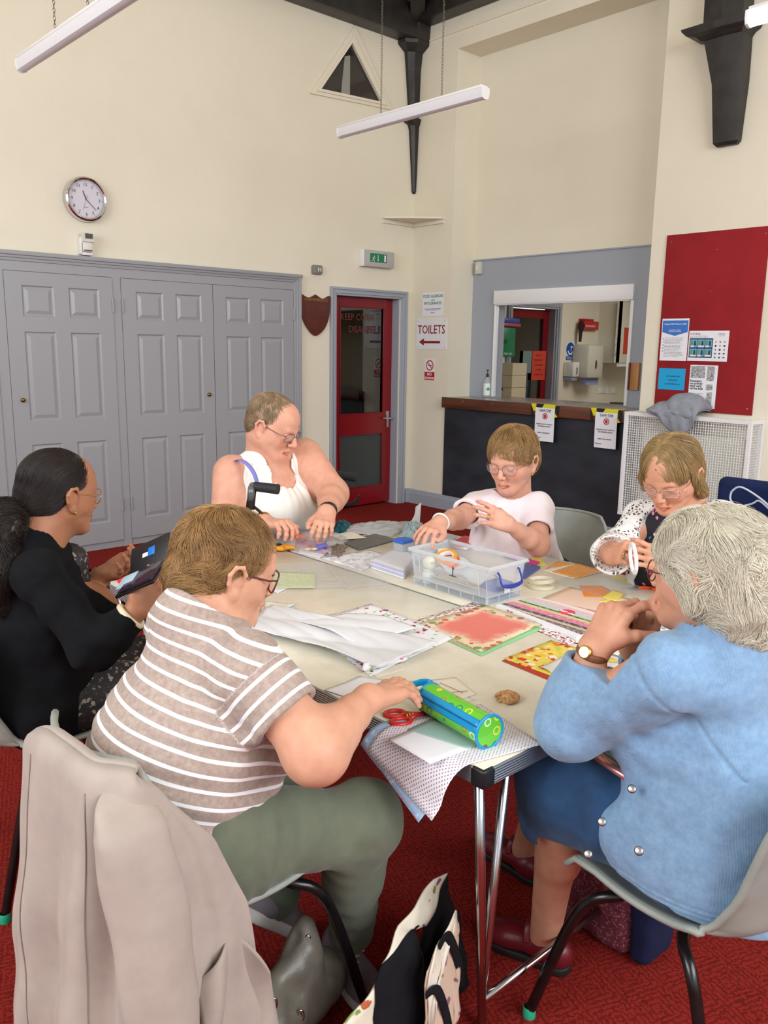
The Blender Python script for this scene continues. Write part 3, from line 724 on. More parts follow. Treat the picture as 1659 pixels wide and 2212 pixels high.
es = thing('exit_sign', 'grey emergency exit box with green running-man sign above the red door', 'exit sign', (-0.41, 0, 2.262))
a = at(*(640 + 715 / 4.8794, 540 + 165 / 4.8794), 1, -0.07); b = at(*(640 + 1038 / 4.8794, 540 + 30 / 4.8794), 1, -0.07)
bx('housing', (a.x - 0.004, -0.068, a.z), (b.x, -0.001, b.z + 0.002), mat('pale_grey_plastic', (182, 180, 178), 0.4), es, 0.006)
bx('end_cap', (a.x - 0.006, -0.069, a.z - 0.001), (a.x + 0.004, -0.001, b.z + 0.003), M_white, es, 0.004)
g0 = at(*(640 + 780 / 4.8794, 540 + 122 / 4.8794), 1, -0.07); g1 = at(*(640 + 955 / 4.8794, 540 + 55 / 4.8794), 1, -0.07)
bx('legend', (g0.x, -0.0705, g0.z), (g1.x, -0.0685, g1.z + 0.004), mat('exit_green', (16, 124, 78), 0.4), es)
w = MB(); X0, Z0, gh = g0.x, g0.z, g1.z - g0.z
w.box((g1.x - 0.032, -0.0715, Z0 + 0.010), (g1.x - 0.012, -0.0707, Z0 + gh - 0.006))                         # doorway
w.prism([(X0 + 0.092, Z0 + gh - 0.008), (X0 + 0.097, Z0 + gh - 0.008), (X0 + 0.097, Z0 + 0.022), (X0 + 0.104, Z0 + 0.022), (X0 + 0.0945, Z0 + 0.008), (X0 + 0.085, Z0 + 0.022), (X0 + 0.092, Z0 + 0.022)], -0.0715, -0.0707, 1)
def stroke(w, pts, r, y=-0.0711, ax=1):
 for p, q in zip(pts, pts[1:]):
  d = Vector((q[0] - p[0], q[1] - p[1])); d.normalize(); n = Vector((-d.y, d.x)) * r; d = d * r * 0.5
  w.prism([(p[0] - d.x + n.x, p[1] - d.y + n.y), (p[0] - d.x - n.x, p[1] - d.y - n.y), (q[0] + d.x - n.x, q[1] + d.y - n.y), (q[0] + d.x + n.x, q[1] + d.y + n.y)], y - 0.0004, y + 0.0004, ax)
k_ = lambda x, z: (X0 + x, Z0 + z)
stroke(w, [k_(.045, .040), k_(.038, .022)], 0.0035); stroke(w, [k_(.038, .022), k_(.050, .014), k_(.048, .004)], 0.0024); stroke(w, [k_(.038, .022), k_(.028, .012), k_(.016, .012)], 0.0024)
stroke(w, [k_(.045, .040), k_(.034, .040), k_(.028, .030)], 0.0018); stroke(w, [k_(.045, .040), k_(.054, .031), k_(.062, .034)], 0.0018)
w.lathe([(0, 0), (0.0055, 0)], (X0 + .050, -0.0712, Z0 + .050), 12, (0, -1, 0))
w.build('pictogram', M_paper, es)

# remembrance shield
sd_ = thing('remembrance_shield', 'dark mahogany shield-shaped remembrance board beside the red door', 'plaque', (-1.185, 0, 1.62))
pts = bez([(-1.340, 0, 1.975), (-1.262, 0, 1.945), (-1.185, 0, 1.975)], 8) + bez([(-1.185, 0, 1.975), (-1.105, 0, 1.942), (-1.024, 0, 1.968), (-1.026, 0, 1.86), (-1.048, 0, 1.75), (-1.105, 0, 1.665), (-1.188, 0, 1.622), (-1.265, 0, 1.675), (-1.325, 0, 1.77), (-1.345, 0, 1.87), (-1.340, 0, 1.975)], 6)[1:-1]
MB().prism([(p.x, p.z) for p in pts], -0.022, -0.001, 1).build('board', mat('mahogany', (88, 34, 26), 0.35, var=0.12, vs=4, stretch=(3, 1, 1), coat=0.3), sd_, bevel=0.003)
M_gold = mat('faded_gold_leaf', (176, 140, 70), 0.4, 0.4); M_gold2 = mat('dull_gold_leaf', (122, 66, 42), 0.5)
text('lettering', 'IN REMEMBRANCE', 0.034, M_gold, sd_, (-1.182, -0.0235, 1.918), R_, U_, 'CENTER', sx=0.9)
rnd = random.Random(2)
def lines_(w, x0, x1, z0, z1, n, y, rnd=rnd, h=0.0014, axis='x', c=None):
 """rows of tiny word-like dashes (print too small to read)"""
 for i in range(n):
  z = z1 + (z0 - z1) * (i + 0.5) / n; x = x0; end = x1 - (x1 - x0) * rnd.random() * 0.35
  while x < end:
   l = min((x1 - x0) * rnd.uniform(0.05, 0.14), end - x)
   if axis == 'x': w.box((x, y - 0.0003, z - h), (x + l, y + 0.0001, z + h))
   else: w.box((y - 0.0003, -x - l, z - h), (y + 0.0001, -x, z + h))
   x += l + (x1 - x0) * 0.03
w = MB(); lines_(w, -1.30, -1.22, 1.76, 1.89, 9, -0.0233); lines_(w, -1.13, -1.06, 1.80, 1.89, 7, -0.0233); lines_(w, -1.27, -1.14, 1.68, 1.76, 6, -0.0233); w.build('names', M_gold2, sd_)

# ------------------------------------------------------------------ signs on the right wall (x=0, facing -x; "right" is -y)
RY = Vector((0, -1, 0))
def wsheet(name, label, cat, y0, z0, y1, z1, m, x=-0.001, th=0.001, group=None):
 o = MB().box((x - th, y1, z0), (x, y0, z1)).build(name, m); return tag(o, label, cat, group)
def wtext(par, body, size, m, y, z, x, **k): return text('lettering', body, size, m, par, (x, y, z), RY, U_, **k)
al = wsheet('notice', 'white food allergies notice above the toilets sign', 'notice', -0.150, 1.828, -0.426, 2.046, M_paper)
wtext(al, 'FOOD ALLERGIES', 0.036, M_greenink, -0.288, 2.000, -0.0022, align='CENTER', bold=0.0006, sx=0.92); wtext(al, 'and', 0.030, M_greenink, -0.288, 1.968, -0.0022, align='CENTER'); wtext(al, 'INTOLERANCES', 0.036, M_greenink, -0.288, 1.935, -0.0022, align='CENTER', bold=0.0006, sx=0.9)
wtext(al, 'Please speak to our staff about the ingredients\nin your meal when making your order', 0.0115, M_ink, -0.288, 1.893, -0.0022, align='CENTER'); wtext(al, 'Thank you', 0.013, M_ink, -0.288, 1.856, -0.0022, align='CENTER')
ts = wsheet('sign', 'white TOILETS sign with dark red arrow', 'sign', -0.078, 1.520, -0.480, 1.806, M_white, th=0.004)
wtext(ts, 'TOILETS', 0.112, M_redink, -0.279, 1.667, -0.0055, align='CENTER', bold=0.0008, sx=0.87)
MB().prism([(-0.118, 1.588), (-0.185, 1.622), (-0.185, 1.598), (-0.40, 1.598), (-0.40, 1.576), (-0.185, 1.576), (-0.185, 1.554)], -0.0062, -0.0052, 0).build('arrow', M_redink, ts)
for y, z in ((-0.10, 1.782), (-0.455, 1.782), (-0.10, 1.54), (-0.455, 1.54)): MB().lathe([(0, 0.002), (0.005, 0)], (-0.005, y, z), 8, (-1, 0, 0)).build('screw', M_inkgrey, ts)
ns = wsheet('sign', 'small white and red NO SMOKING sign under the toilets sign', 'sign', -0.200, 1.228, -0.335, 1.432, M_white)
w = MB(); c_ = Vector((-0.0025, -0.268, 1.368))
w.lathe([(0.039, 0), (0.050, 0)], c_, 32, (-1, 0, 0)); w.prism([(c_.y + 0.027, c_.z + 0.033), (c_.y + 0.034, c_.z + 0.026), (c_.y - 0.027, c_.z - 0.033), (c_.y - 0.034, c_.z - 0.026)], -0.003, -0.0022, 0); w.build('prohibition_ring', mat('sign_red', (190, 28, 36), 0.5), ns)
w = MB(); w.box((-0.0024, c_.y - 0.028, c_.z - 0.004), (-0.0021, c_.y + 0.02, c_.z + 0.003)); w.build('cigarette', M_ink, ns)
bx('band', (-0.0026, -0.334, 1.229), (-0.0021, -0.201, 1.306), mat('sign_red'), ns)
wtext(ns, 'NO', 0.040, M_paper, -0.268, 1.272, -0.0032, align='CENTER', bold=0.0006); wtext(ns, 'SMOKING', 0.032, M_paper, -0.268, 1.238, -0.0032, align='CENTER', bold=0.0005, sx=0.86)
# small white alarm sensor at the left top of the hatch surround
b = at(1033, 579, 0, AD - 0.03)
so = thing('alarm_sensor', 'small cream sensor at the top left of the grey hatch surround', 'sensor', (AD, b.y, b.z - 0.04))
bx('housing', (AD - 0.045, b.y - 0.035, b.z - 0.055), (AD - 0.001, b.y + 0.03, b.z + 0.055), mat('cream_plastic'), so, 0.006)
bx('lens', (AD - 0.050, b.y - 0.012, b.z - 0.02), (AD - 0.0455, b.y + 0.012, b.z + 0.02), M_offwhite, so, 0.003)

# lunch club notices taped to the counter edge
M_tapeY = mat('yellow_tape', (226, 214, 30), 0.35); M_tapeB = mat('black_tape', (26, 24, 24), 0.35)
def lunch(y0, y1, which):
 z1, z0 = 1.056, 0.776
 t = MB()
 def curl(u, v): return (-0.0675 - 0.004 * u * (1 - v) - 0.012 * (1 - v) ** 2, y0 + (y1 - y0) * u - 0.012 * (1 - v) ** 2, z0 + (z1 - z0) * v)
 t.grid(curl, 6, 10); o = t.build('notice', M_paper, solid=0.0005); tag(o, 'white Lunch Club notice taped to the counter edge, %s' % which, 'notice', 'lunch club notices on the counter')
 yc = (y0 + y1) / 2 - 0.004
 wtext(o, 'Lunch Club', 0.026, M_ink, yc, 1.028, -0.0705, align='CENTER')
 bx('underline', (-0.0712, yc - 0.058, 1.021), (-0.0704, yc + 0.058, 1.0225), M_ink, o)
 c2 = Vector((-0.0718, yc - 0.002, 0.985))
 MB().lathe([(0.020, 0), (0.027, 0)], c2, 8, (-1, 0, 0)).build('stop_symbol', mat('sign_red'), o)
 w = MB(); w.box((-0.0722, c2.y - 0.010, c2.z - 0.014), (-0.0716, c2.y + 0.010, c2.z + 0.004))
 for q in range(4): w.box((-0.0722, c2.y - 0.010 + q * 0.0055, c2.z), (-0.0716, c2.y - 0.006 + q * 0.0055, c2.z + 0.014 - abs(q - 1.5) * 0.002))
 w.build('hand_symbol', mat('sign_red'), o)
 for i, tx in enumerate(('PLEASE DO NOT COME TO', 'THE SERVING HATCH', '...', 'WAIT TO BE SERVED')): wtext(o, tx, 0.0135, M_ink, yc, (0.915, 0.897, 0.872, 0.842)[i], -0.0745 - 0.0015 * i, align='CENTER')
 wtext(o, 'Thank you', 0.0135, M_ink, y0 - 0.02, 0.805, -0.0815)
 # hazard tape
 def tp(m, pts):
  MB().prism(pts, -0.0700, -0.0688, 0).build('tape', m, o)
 tp(M_tapeY, [(y0 + 0.045, 1.085), (y0 - 0.01, 1.085), (y0 - 0.002, 1.03), (y0 + 0.02, 1.02)]); tp(M_tapeB, [(y0 + 0.045, 1.08), (y0 + 0.02, 1.03), (y0 + 0.012, 0.99), (y0 + 0.045, 0.985)])
 tp(M_tapeB, [(y0 - 0.01, 1.085), (y0 - 0.09, 1.085), (y0 - 0.07, 1.055), (y0 - 0.02, 1.055)]); tp(M_tapeY, [(y0 - 0.09, 1.085), (y1 - 0.01, 1.085), (y1 + 0.0, 1.055), (y0 - 0.07, 1.055)])
 tp(M_tapeB, [(y1 - 0.005, 1.08), (y1 - 0.045, 1.075), (y1 - 0.04, 0.99), (y1 - 0.01, 1.02)]); tp(M_tapeY, [(y1 + 0.003, 1.02), (y1 - 0.03, 0.985), (y1 + 0.002, 0.98)])
 MB().box((-0.068, y1 - 0.03, 1.0825), (-0.03, y0 + 0.04, 1.0832)).build('tape', M_tapeY, o)
lunch(-1.600, -1.800, 'left one of the pair'); lunch(-2.192, -2.392, 'right one of the pair')
# dish and card on the counter near its right end
q = at(1345, 872, 2, 1.082)
tag(MB().box((q.x - 0.05, q.y - 0.16, 1.0812), (q.x + 0.06, q.y + 0.10, 1.090), 0.003).build('wallet', M_blackplastic, smooth=True), 'flat black wallet lying on the counter top at its right end', 'wallet')
# hand sanitiser
q = at(1052, 858, 2, 1.082)
sn = thing('hand_sanitiser_bottle', 'clear pump bottle of hand sanitiser with green cross on the counter', 'bottle', (q.x, q.y, 1.081))
w = MB(); w.lathe([(0, 0), (0.034, 0.002), (0.037, 0.01), (0.037, 0.14), (0.030, 0.165), (0.014, 0.178), (0.013, 0.19), (0, 0.19)], (q.x, q.y, 1.081), 24); w.build('bottle', mat('clear_bottle_plastic', (214, 224, 224), 0.1, alpha=0.45), sn, smooth=True)
w = MB(); w.lathe([(0.0375, 0.02), (0.0375, 0.13)], (q.x, q.y, 1.081), 24); w.build('label_sleeve', mat('pale_label', (232, 238, 236), 0.5), sn, smooth=True)
w = MB(); dq = Vector((-0.62, -0.78, 0)); pq = Vector((q.x, q.y, 0)) + dq * 0.038; sdv = Vector((0.78, -0.62, 0))
for hw, hh in ((0.018, 0.006), (0.006, 0.018)):
 vs = [pq + sdv * a + Vector((0, 0, 1.160 + b)) for a, b in ((-hw, -hh), (hw, -hh), (hw, hh), (-hw, hh))]; w.verts_faces(vs + [v + dq * 0.001 for v in vs], [(0, 1, 2, 3), (4, 5, 6, 7)])
w.build('green_cross', mat('bright_green', (60, 170, 80), 0.5), sn)
w = MB(); w.lathe([(0.014, 0.19), (0.016, 0.192), (0.016, 0.215), (0.006, 0.222), (0.005, 0.245), (0.012, 0.248), (0.012, 0.258), (0, 0.26)], (q.x, q.y, 1.081), 16); w.tube([(q.x, q.y, 1.334), (q.x + 0.02, q.y - 0.025, 1.336), (q.x + 0.028, q.y - 0.034, 1.326)], 0.005, 8); w.build('pump', M_blackplastic, sn, smooth=True)

# ------------------------------------------------------------------ noticeboard
def felt():
 k = NT('red_felt'); k.b.inputs['Roughness'].default_value = 0.9; v = k.coord()
 k.col(k.ramp(k.noise(v, 3.5, 4), [(0.3, (140, 18, 28)), (0.7, (156, 26, 34))])); k.bump(k.noise(v, 400, 2), 0.2, 0.002); return k.m
nb = thing('noticeboard', 'large dark red felt noticeboard on the wall right of the hatch', 'noticeboard', (0, -3.03, 1.105))
bx('board', (-0.012, -3.405, 1.106), (-0.001, -2.662, 2.358), felt(), nb, 0.002)
for y, z in ((-2.70, 2.31), (-3.05, 2.23), (-3.38, 2.31), (-2.695, 1.145), (-3.37, 1.15), (-3.03, 1.95)): MB().lathe([(0, 0.003), (0.005, 0.0)], (-0.0125, y, z), 8, (-1, 0, 0)).build('screw', M_steel, nb)
xb = -0.0135
cv = wsheet('notice', 'white and blue public health notice pinned at the left of the noticeboard', 'notice', -2.680, 1.466, -2.892, 1.768, M_paper, x=xb)
M_pblue = mat('poster_blue', (52, 116, 200), 0.5)
MB().prism([(-2.686, 1.755), (-2.886, 1.755), (-2.886, 1.672), (-2.787, 1.645), (-2.686, 1.672)], xb - 0.0022, xb - 0.0012, 0).build('heading_panel', M_pblue, cv)
wtext(cv, 'Staying COVID-19 Secure in 2020', 0.0125, M_paper, -2.786, 1.725, xb - 0.0025, align='CENTER', bold=0.0003)
wtext(cv, 'FIVE STEPS TO SAFER\nWORKING TOGETHER', 0.0095, M_paper, -2.786, 1.683, xb - 0.0025, align='CENTER')
w = MB(); lines_(w, 2.71, 2.87, 1.49, 1.635, 14, xb - 0.0013, h=0.0012, axis='y'); w.build('small_print', M_inkgrey, cv)
w = MB()
for i in range(5): w.box((xb - 0.002, -2.703, 1.620 - i * 0.022), (xb - 0.0012, -2.697, 1.626 - i * 0.022))
w.build('tick_marks', M_ink, cv)
al2 = wsheet('notice', 'white food allergy poster with a blue comic strip on the noticeboard', 'notice', -2.900, 1.468, -3.196, 1.680, M_paper, x=xb)
wtext(al2, 'Food allergy', 0.015, M_ink, -2.910, 1.655, xb - 0.0014)
w = MB(); w.box((xb - 0.0016, -3.083, 1.492), (xb - 0.0012, -2.908, 1.628)); w.build('strip_border', mat('navy_print', (30, 44, 96), 0.5), al2)
M_pc = [mat('print_green', (120, 140, 96), 0.5), mat('print_sky', (96, 176, 208), 0.5), mat('print_white', (232, 232, 230), 0.5), mat('print_dark', (52, 52, 58), 0.5), mat('print_pink', (214, 150, 150), 0.5)]
for j in range(2):
 for i in range(3):
  y = -2.913 - i * 0.056; z = 1.565 - j * 0.065
  w = MB(); w.box((xb - 0.0020, y - 0.052, z), (xb - 0.0017, y, z + 0.055)); p_ = w.build('comic_panel', M_pc[1], al2)
  w = MB(); w.box((xb - 0.0023, y - 0.020, z + 0.012), (xb - 0.0020, y - 0.004, z + 0.045)); w.build('figure', M_pc[0], p_)
  w = MB(); w.prism([(y - 0.046, z + 0.012), (y - 0.028, z + 0.012), (y - 0.031, z + 0.045), (y - 0.043, z + 0.045)], xb - 0.0023, xb - 0.0020, 0); w.build('figure', M_pc[3], p_)
  w = MB(); w.box((xb - 0.0024, y - (0.05 if (i + j) % 2 else 0.03), z), (xb - 0.0020, y - 0.006, z + 0.012)); w.build('caption', M_pc[2], p_)
rn = random.Random(5)
for i in range(3):
 for j in range(5):
  y = -3.105 - i * 0.032; z = 1.495 + j * 0.027
  MB().ball((xb - 0.0012, y, z), (0.0004, rn.uniform(.004, .009), rn.uniform(.004, .008)), 8).build('pictogram', mat('print_%s' % rn.choice(('dark', 'pink', 'green'))), al2)
w = MB(); lines_(w, 2.91, 3.06, 1.632, 1.648, 2, xb - 0.0013, h=0.001, axis='y'); lines_(w, 3.12, 3.18, 1.64, 1.665, 3, xb - 0.0013, h=0.001, axis='y'); w.build('small_print', M_inkgrey, al2)
bl = wsheet('notice', 'bright blue notice at the lower left of the noticeboard', 'notice', -2.684, 1.255, -2.895, 1.410, mat('cyan_paper', (14, 164, 220), 0.6), x=xb)
for i, tx in enumerate(('HIP CONNECTION', 'STRAIGHTEST', 'For WEDNESDAYs a.m.')): wtext(bl, tx, 0.0125, M_ink, -2.80, 1.349 - i * 0.028, xb - 0.0014, align='CENTER')
nw = wsheet('newspaper_cutting', 'black and white newspaper cutting on the noticeboard, Passengers not priority', 'newspaper', -2.930, 1.135, -3.138, 1.440, M_paper, x=xb)
wtext(nw, 'Passengers\nnot priority\nwhen early\nrail line built', 0.022, M_ink, -2.937, 1.320, xb - 0.0014, bold=0.0005, lines=0.82, sx=0.92)
def photo_mat():
 k = NT('newsprint_photo'); k.b.inputs['Roughness'].default_value = 0.7; v = k.coord((1, 1, 2.5)); k.col(k.ramp(k.noise(v, 55, 5, 0.7), [(0.35, (60, 60, 62)), (0.6, (206, 206, 208))])); return k.m
M_news = photo_mat()
for y0, z0, y1, z1 in ((-2.937, 1.348, -3.045, 1.432), (-3.06, 1.33, -3.115, 1.432), (-3.06, 1.265, -3.11, 1.305), (-3.07, 1.16, -3.11, 1.25)): bx('printed_photograph', (xb - 0.0016, y1, z0), (xb - 0.0012, y0, z1), M_news, nw)
w = MB(); lines_(w, 2.94, 3.05, 1.15, 1.24, 16, xb - 0.0013, h=0.0008, axis='y'); w.build('small_print', M_inkgrey, nw)

# ------------------------------------------------------------------ radiator guard with mesh
rg = thing('radiator_guard', 'white wire mesh radiator guard under the noticeboard', 'radiator guard', (-0.12, -3.05, 0))
GX, GY0, GY1, GZ0, GZ1 = -0.205, -2.535, -3.50, 0.30, 1.085
w = MB(); e = 0.028
for y in (GY0, GY1 + e): w.box((GX, y - e, GZ0), (GX + e, y, GZ1), 0.002)
w.box((GX, GY1, GZ1 - e), (GX + e, GY0, GZ1), 0.002); w.box((GX, GY1, GZ0), (GX + e, GY0, GZ0 + e), 0.002)
w.box((GX, GY0 - e, GZ1 - e), (-0.002, GY0, GZ1), 0.002); w.box((GX, GY1, GZ1 - e), (-0.002, GY1 + e, GZ1), 0.002); w.box((-0.03, GY1, GZ0), (-0.002, GY1 + e, GZ1)); w.box((-0.03, GY0 - e, GZ0), (-0.002, GY0, GZ1))
w.box((GX, GY1, GZ0), (-0.002, GY1 + e, GZ0 + e)); w.box((GX, GY0 - e, GZ0), (-0.002, GY0, GZ0 + e))
w.build('frame', M_whitemetal, rg)
def wires(name, axis):
 w = MB(); r = 0.0016; s_ = 0.0185
 def bar(a, b):
  w.box([min(p, q) - r for p, q in zip(a, b)], [max(p, q) + r for p, q in zip(a, b)])
 if axis == 'front':
  y = GY1 + e
  while y < GY0 - e: bar((GX + 0.012, y, GZ0), (GX + 0.012, y, GZ1)); y += s_
  z = GZ0 + e
  while z < GZ1 - e: bar((GX + 0.015, GY1, z), (GX + 0.015, GY0, z)); z += s_
 elif axis == 'top':
  x = GX + e
  while x < -0.01: bar((x, GY1, GZ1 - 0.012), (x, GY0, GZ1 - 0.012)); x += s_
  y = GY1 + e
  while y < GY0 - e: bar((GX, y, GZ1 - 0.009), (-0.002, y, GZ1 - 0.009)); y += s_
 else:
  yy = GY1 + 0.012 if axis == 'right' else GY0 - 0.012
  x = GX + e
  while x < -0.03: bar((x, yy, GZ0), (x, yy, GZ1)); x += s_
  z = GZ0 + e
  while z < GZ1 - e: bar((GX, yy + 0.003, z), (-0.002, yy + 0.003, z)); z += s_
 w.build('wire_mesh', M_whitemetal, rg)
for a_ in ('front', 'top', 'right', 'left'): wires('wire_mesh', a_)
rd = thing('radiator', 'cream panel radiator behind the white mesh guard', 'radiator', (-0.09, -3.0, 0.12))
w = MB(); w.box((-0.13, -3.40, 0.20), (-0.05, -2.66, 0.95), 0.01)
for i in range(18): w.box((-0.138, -3.38 + i * 0.040, 0.24), (-0.129, -3.36 + i * 0.040, 0.91), 0.004)
w.build('panel', mat('cream_enamel', (226, 224, 208), 0.4), rd, smooth=True)
w = MB(); w.cyl((-0.09, -3.42, 0.0), (-0.09, -3.42, 0.26), 0.008, 8); w.cyl((-0.09, -2.64, 0.0), (-0.09, -2.64, 0.26), 0.008, 8); w.cyl((-0.09, -3.42, 0.25), (-0.09, -3.39, 0.25), 0.01, 8); w.cyl((-0.09, -2.64, 0.25), (-0.09, -2.67, 0.25), 0.01, 8); w.build('pipe', mat('cream_enamel'), rd, smooth=True)

# grey jacket folded over the guard
def jk_mat():
 k = NT('grey_jersey'); k.b.inputs['Roughness'].default_value = 0.9; v = k.coord(); k.col(k.ramp(k.noise(v, 30, 4), [(0.3, (136, 142, 152)), (0.7, (150, 156, 166))])); k.bump(k.noise(v, 500, 2), 0.15, 0.002); return k.m
M_jersey = jk_mat()
gj = thing('jacket', 'grey fleece jacket folded over the top of the radiator guard', 'jacket', (-0.12, -2.95, GZ1))
def jf(u, v, dy=0.0, l0=0.085, h=0.085, drop=0.20, ph=0.0, wd=0.23):
 # v across x (back to front, hanging down in front), u along y
 y = -2.97 + dy + (u - 0.5) * 2 * wd * (1 - 0.25 * max(0, v - 0.6))
 arch = math.sin(pi * min(max(u, 0.004), .996)) ** 0.3
 fold = 0.012 * abs(math.sin(u * 7 + ph + v * 3.5)) + 0.005 * math.sin(u * 19 + ph * 2 + v * 6)
 if v < 0.55:
  t = v / 0.55; x = -0.03 - t * 0.19; z = GZ1 + 0.012 + arch * h * math.sin(pi * (0.25 + 0.55 * t)) + fold * 0.6 * arch
 else:
  t = (v - 0.55) / 0.45; x = -0.22 - 0.030 * math.sin(t * pi * 0.8) - fold * 0.8; z = GZ1 + 0.012 + arch * h * 0.50 * (1 - t) - drop * t * (0.25 + 0.75 * math.sin(pi * min(1, max(0, (u * 0.85 + 0.12))))) + 0.01
 return (x, y, z)
for dy, hh, dr_, ph, wd in ((0.04, 0.09, 0.05, 0.3, 0.19), (-0.01, 0.14, 0.15, 1.7, 0.15), (0.09, 0.05, 0.02, 3.1, 0.15)):
 MB().grid(lambda u, v: jf(u, v, dy, h=hh, drop=dr_, ph=ph, wd=wd), 40, 30).build('fold', M_jersey, gj, smooth='all', solid=0.008)
w = MB(); w.tube(bez([(-0.215, -3.03, GZ1 - 0.05), (-0.232, -3.035, GZ1 - 0.12), (-0.228, -3.03, GZ1 - 0.2), (-0.231, -3.04, GZ1 - 0.26)]), 0.006, 8, flat=(Vector((1, 0, 0)), 0.4)); w.build('strap', M_blackplastic, gj, smooth=True)
gj.children[-1]['label'] = 'black hanging strap'

# ------------------------------------------------------------------ hanging strip lights
def strip(x, y0, y1, z, label, lit=False, chains=()):
 t = thing('strip_light', label, 'light', (x, (y0 + y1) / 2, z), 'strip lights hung on chains')
 w = MB(); pr = [(-0.028, 0.028), (0.028, 0.028), (0.030, 0.018), (0.030, -0.004), (0.024, -0.024), (0.008, -0.032), (-0.008, -0.032), (-0.024, -0.024), (-0.030, -0.004), (-0.030, 0.018)]
 m = mat('lit_diffuser', (255, 250, 238), 0.4, emit=2.2) if lit else mat('opal_diffuser', (232, 231, 236), 0.35)
 MB().prism([(x + a, z + b) for a, b in pr], y0 + 0.012, y1 - 0.012, 1).build('diffuser', m, t, smooth=True)
 bx('tray', (x - 0.029, y0 + 0.012, z + 0.0285), (x + 0.029, y1 - 0.012, z + 0.042), M_white, t, 0.002)
 for a, b in ((y0, y0 + 0.012), (y1 - 0.012, y1)): MB().prism([(x + p * 1.08, z + q * 1.08) for p, q in pr], a, b, 1).build('end_cap', M_white, t, smooth=True)
 for yc in chains:
  w = MB(); zc = z + 0.045; k = 0
  while zc < 5.35 + 0:
   ax = Vector((1, 0, 0)) if k % 2 else Vector((0, 1, 0))
   pts = [Vector((x, yc, zc + 0.012)) + ax * (0.0055 * cos(q * pi / 3)) + Vector((0, 0, 0.011 * sin(q * pi / 3))) for q in range(7)]
   w.tube(pts, 0.0016, 4, cap=False); zc += 0.0175; k += 1
  w.build('chain', mat('dull_chain', (112, 104, 96), 0.4, 0.8), t)
 return t
e0 = at(732, 288, 2, 2.95); e1 = at(1048, 200, 2, 2.95); c0 = at(818, 248, 2, 2.99); c1 = at(942, 208, 2, 2.99)
strip(-1.945, e1.y, e0.y, 2.95, 'white unlit strip light hanging on chains near the room corner', False, (c0.y, c1.y))
e2 = at(48, 143, 2, 2.95); c2_ = at(107, 70, 2, 2.99)
strip(e2.x - 0.005, e2.y - 1.325, e2.y, 2.95, 'white unlit strip light hanging at the top left', False, (c2_.y, e2.y - 1.325 + (e2.y - c2_.y)))
e3 = at(1612, 40, 2, 2.95)
strip(-1.945, e3.y - 1.325, e3.y, 2.95, 'lit white strip light glowing at the upper right edge', True, (e3.y - 0.55, e3.y - 1.0))
MATS['lit_diffuser']
# ------------------------------------------------------------------ organic surfaces: smooth distance fields turned into one continuous mesh
import openvdb
A3 = lambda v: np.array([float(v[0]), float(v[1]), float(v[2])], dtype=np.float32)
def nrm(v): v = A3(v); return v / max(1e-9, float(np.linalg.norm(v)))
class RC:
 """tapering limb from a to b (radii ra, rb); sq=(direction, factor) flattens it"""
 def __init__(s, a, b, ra, rb=None, sq=None):
  rb = ra if rb is None else rb
  s.a, s.b, s.ra, s.rb = A3(a), A3(b), ra, rb; s.sq = None
  s.c = (s.a + s.b) / 2; s.R = float(np.linalg.norm(s.b - s.a)) / 2 + max(ra, rb)
  ba = s.b - s.a
  if sq: s.sq = (nrm(sq[0]), sq[1]); ba = s._w(ba[None])[0]
  s.ba = ba; s.bb = max(1e-9, float(ba @ ba))
 def _w(s, q):
  n, f = s.sq; return q + np.outer(q @ n, n) * np.float32(1 / f - 1)
 def __call__(s, p):
  q = p - s.a
  if s.sq: q = s._w(q)
  t = np.clip(q @ s.ba / np.float32(s.bb), 0, 1)
  q = q - t[:, None] * s.ba
  d = np.sqrt(np.einsum('ij,ij->i', q, q)) - (s.ra + (s.rb - s.ra) * t)
  return d * np.float32(s.sq[1]) if s.sq and s.sq[1] < 1 else d
class EL:
 def __init__(s, c, r, m=None):
  s.c = A3(c); s.r = A3(r); s.m = None if m is None else np.array(m, dtype=np.float32); s.R = float(max(s.r))
 def __call__(s, p):
  q = p - s.c
  if s.m is not None: q = q @ s.m
  k0 = q / s.r; k1 = k0 / s.r
  a = np.sqrt(np.einsum('ij,ij->i', k0, k0)); b = np.sqrt(np.einsum('ij,ij->i', k1, k1))
  return a * (a - 1) / np.maximum(b, 1e-6)
class BXP:
 def __init__(s, c, h, m=None, r=0.0):
  s.c = A3(c); s.h = A3(h) - r; s.r = r; s.m = None if m is None else np.array(m, dtype=np.float32); s.R = float(np.linalg.norm(h))
 def __call__(s, p):
  q = p - s.c
  if s.m is not None: q = q @ s.m
  q = np.abs(q) - s.h
  return np.linalg.norm(np.maximum(q, 0), axis=1) + np.minimum(q.max(1), 0) - s.r
class HS:
 """half space: inside where (p-o).n < 0"""
 def __init__(s, o, n): s.o = A3(o); s.n = nrm(n); s.c = s.o; s.R = 1e3
 def __call__(s, p): return (p - s.o) @ s.n
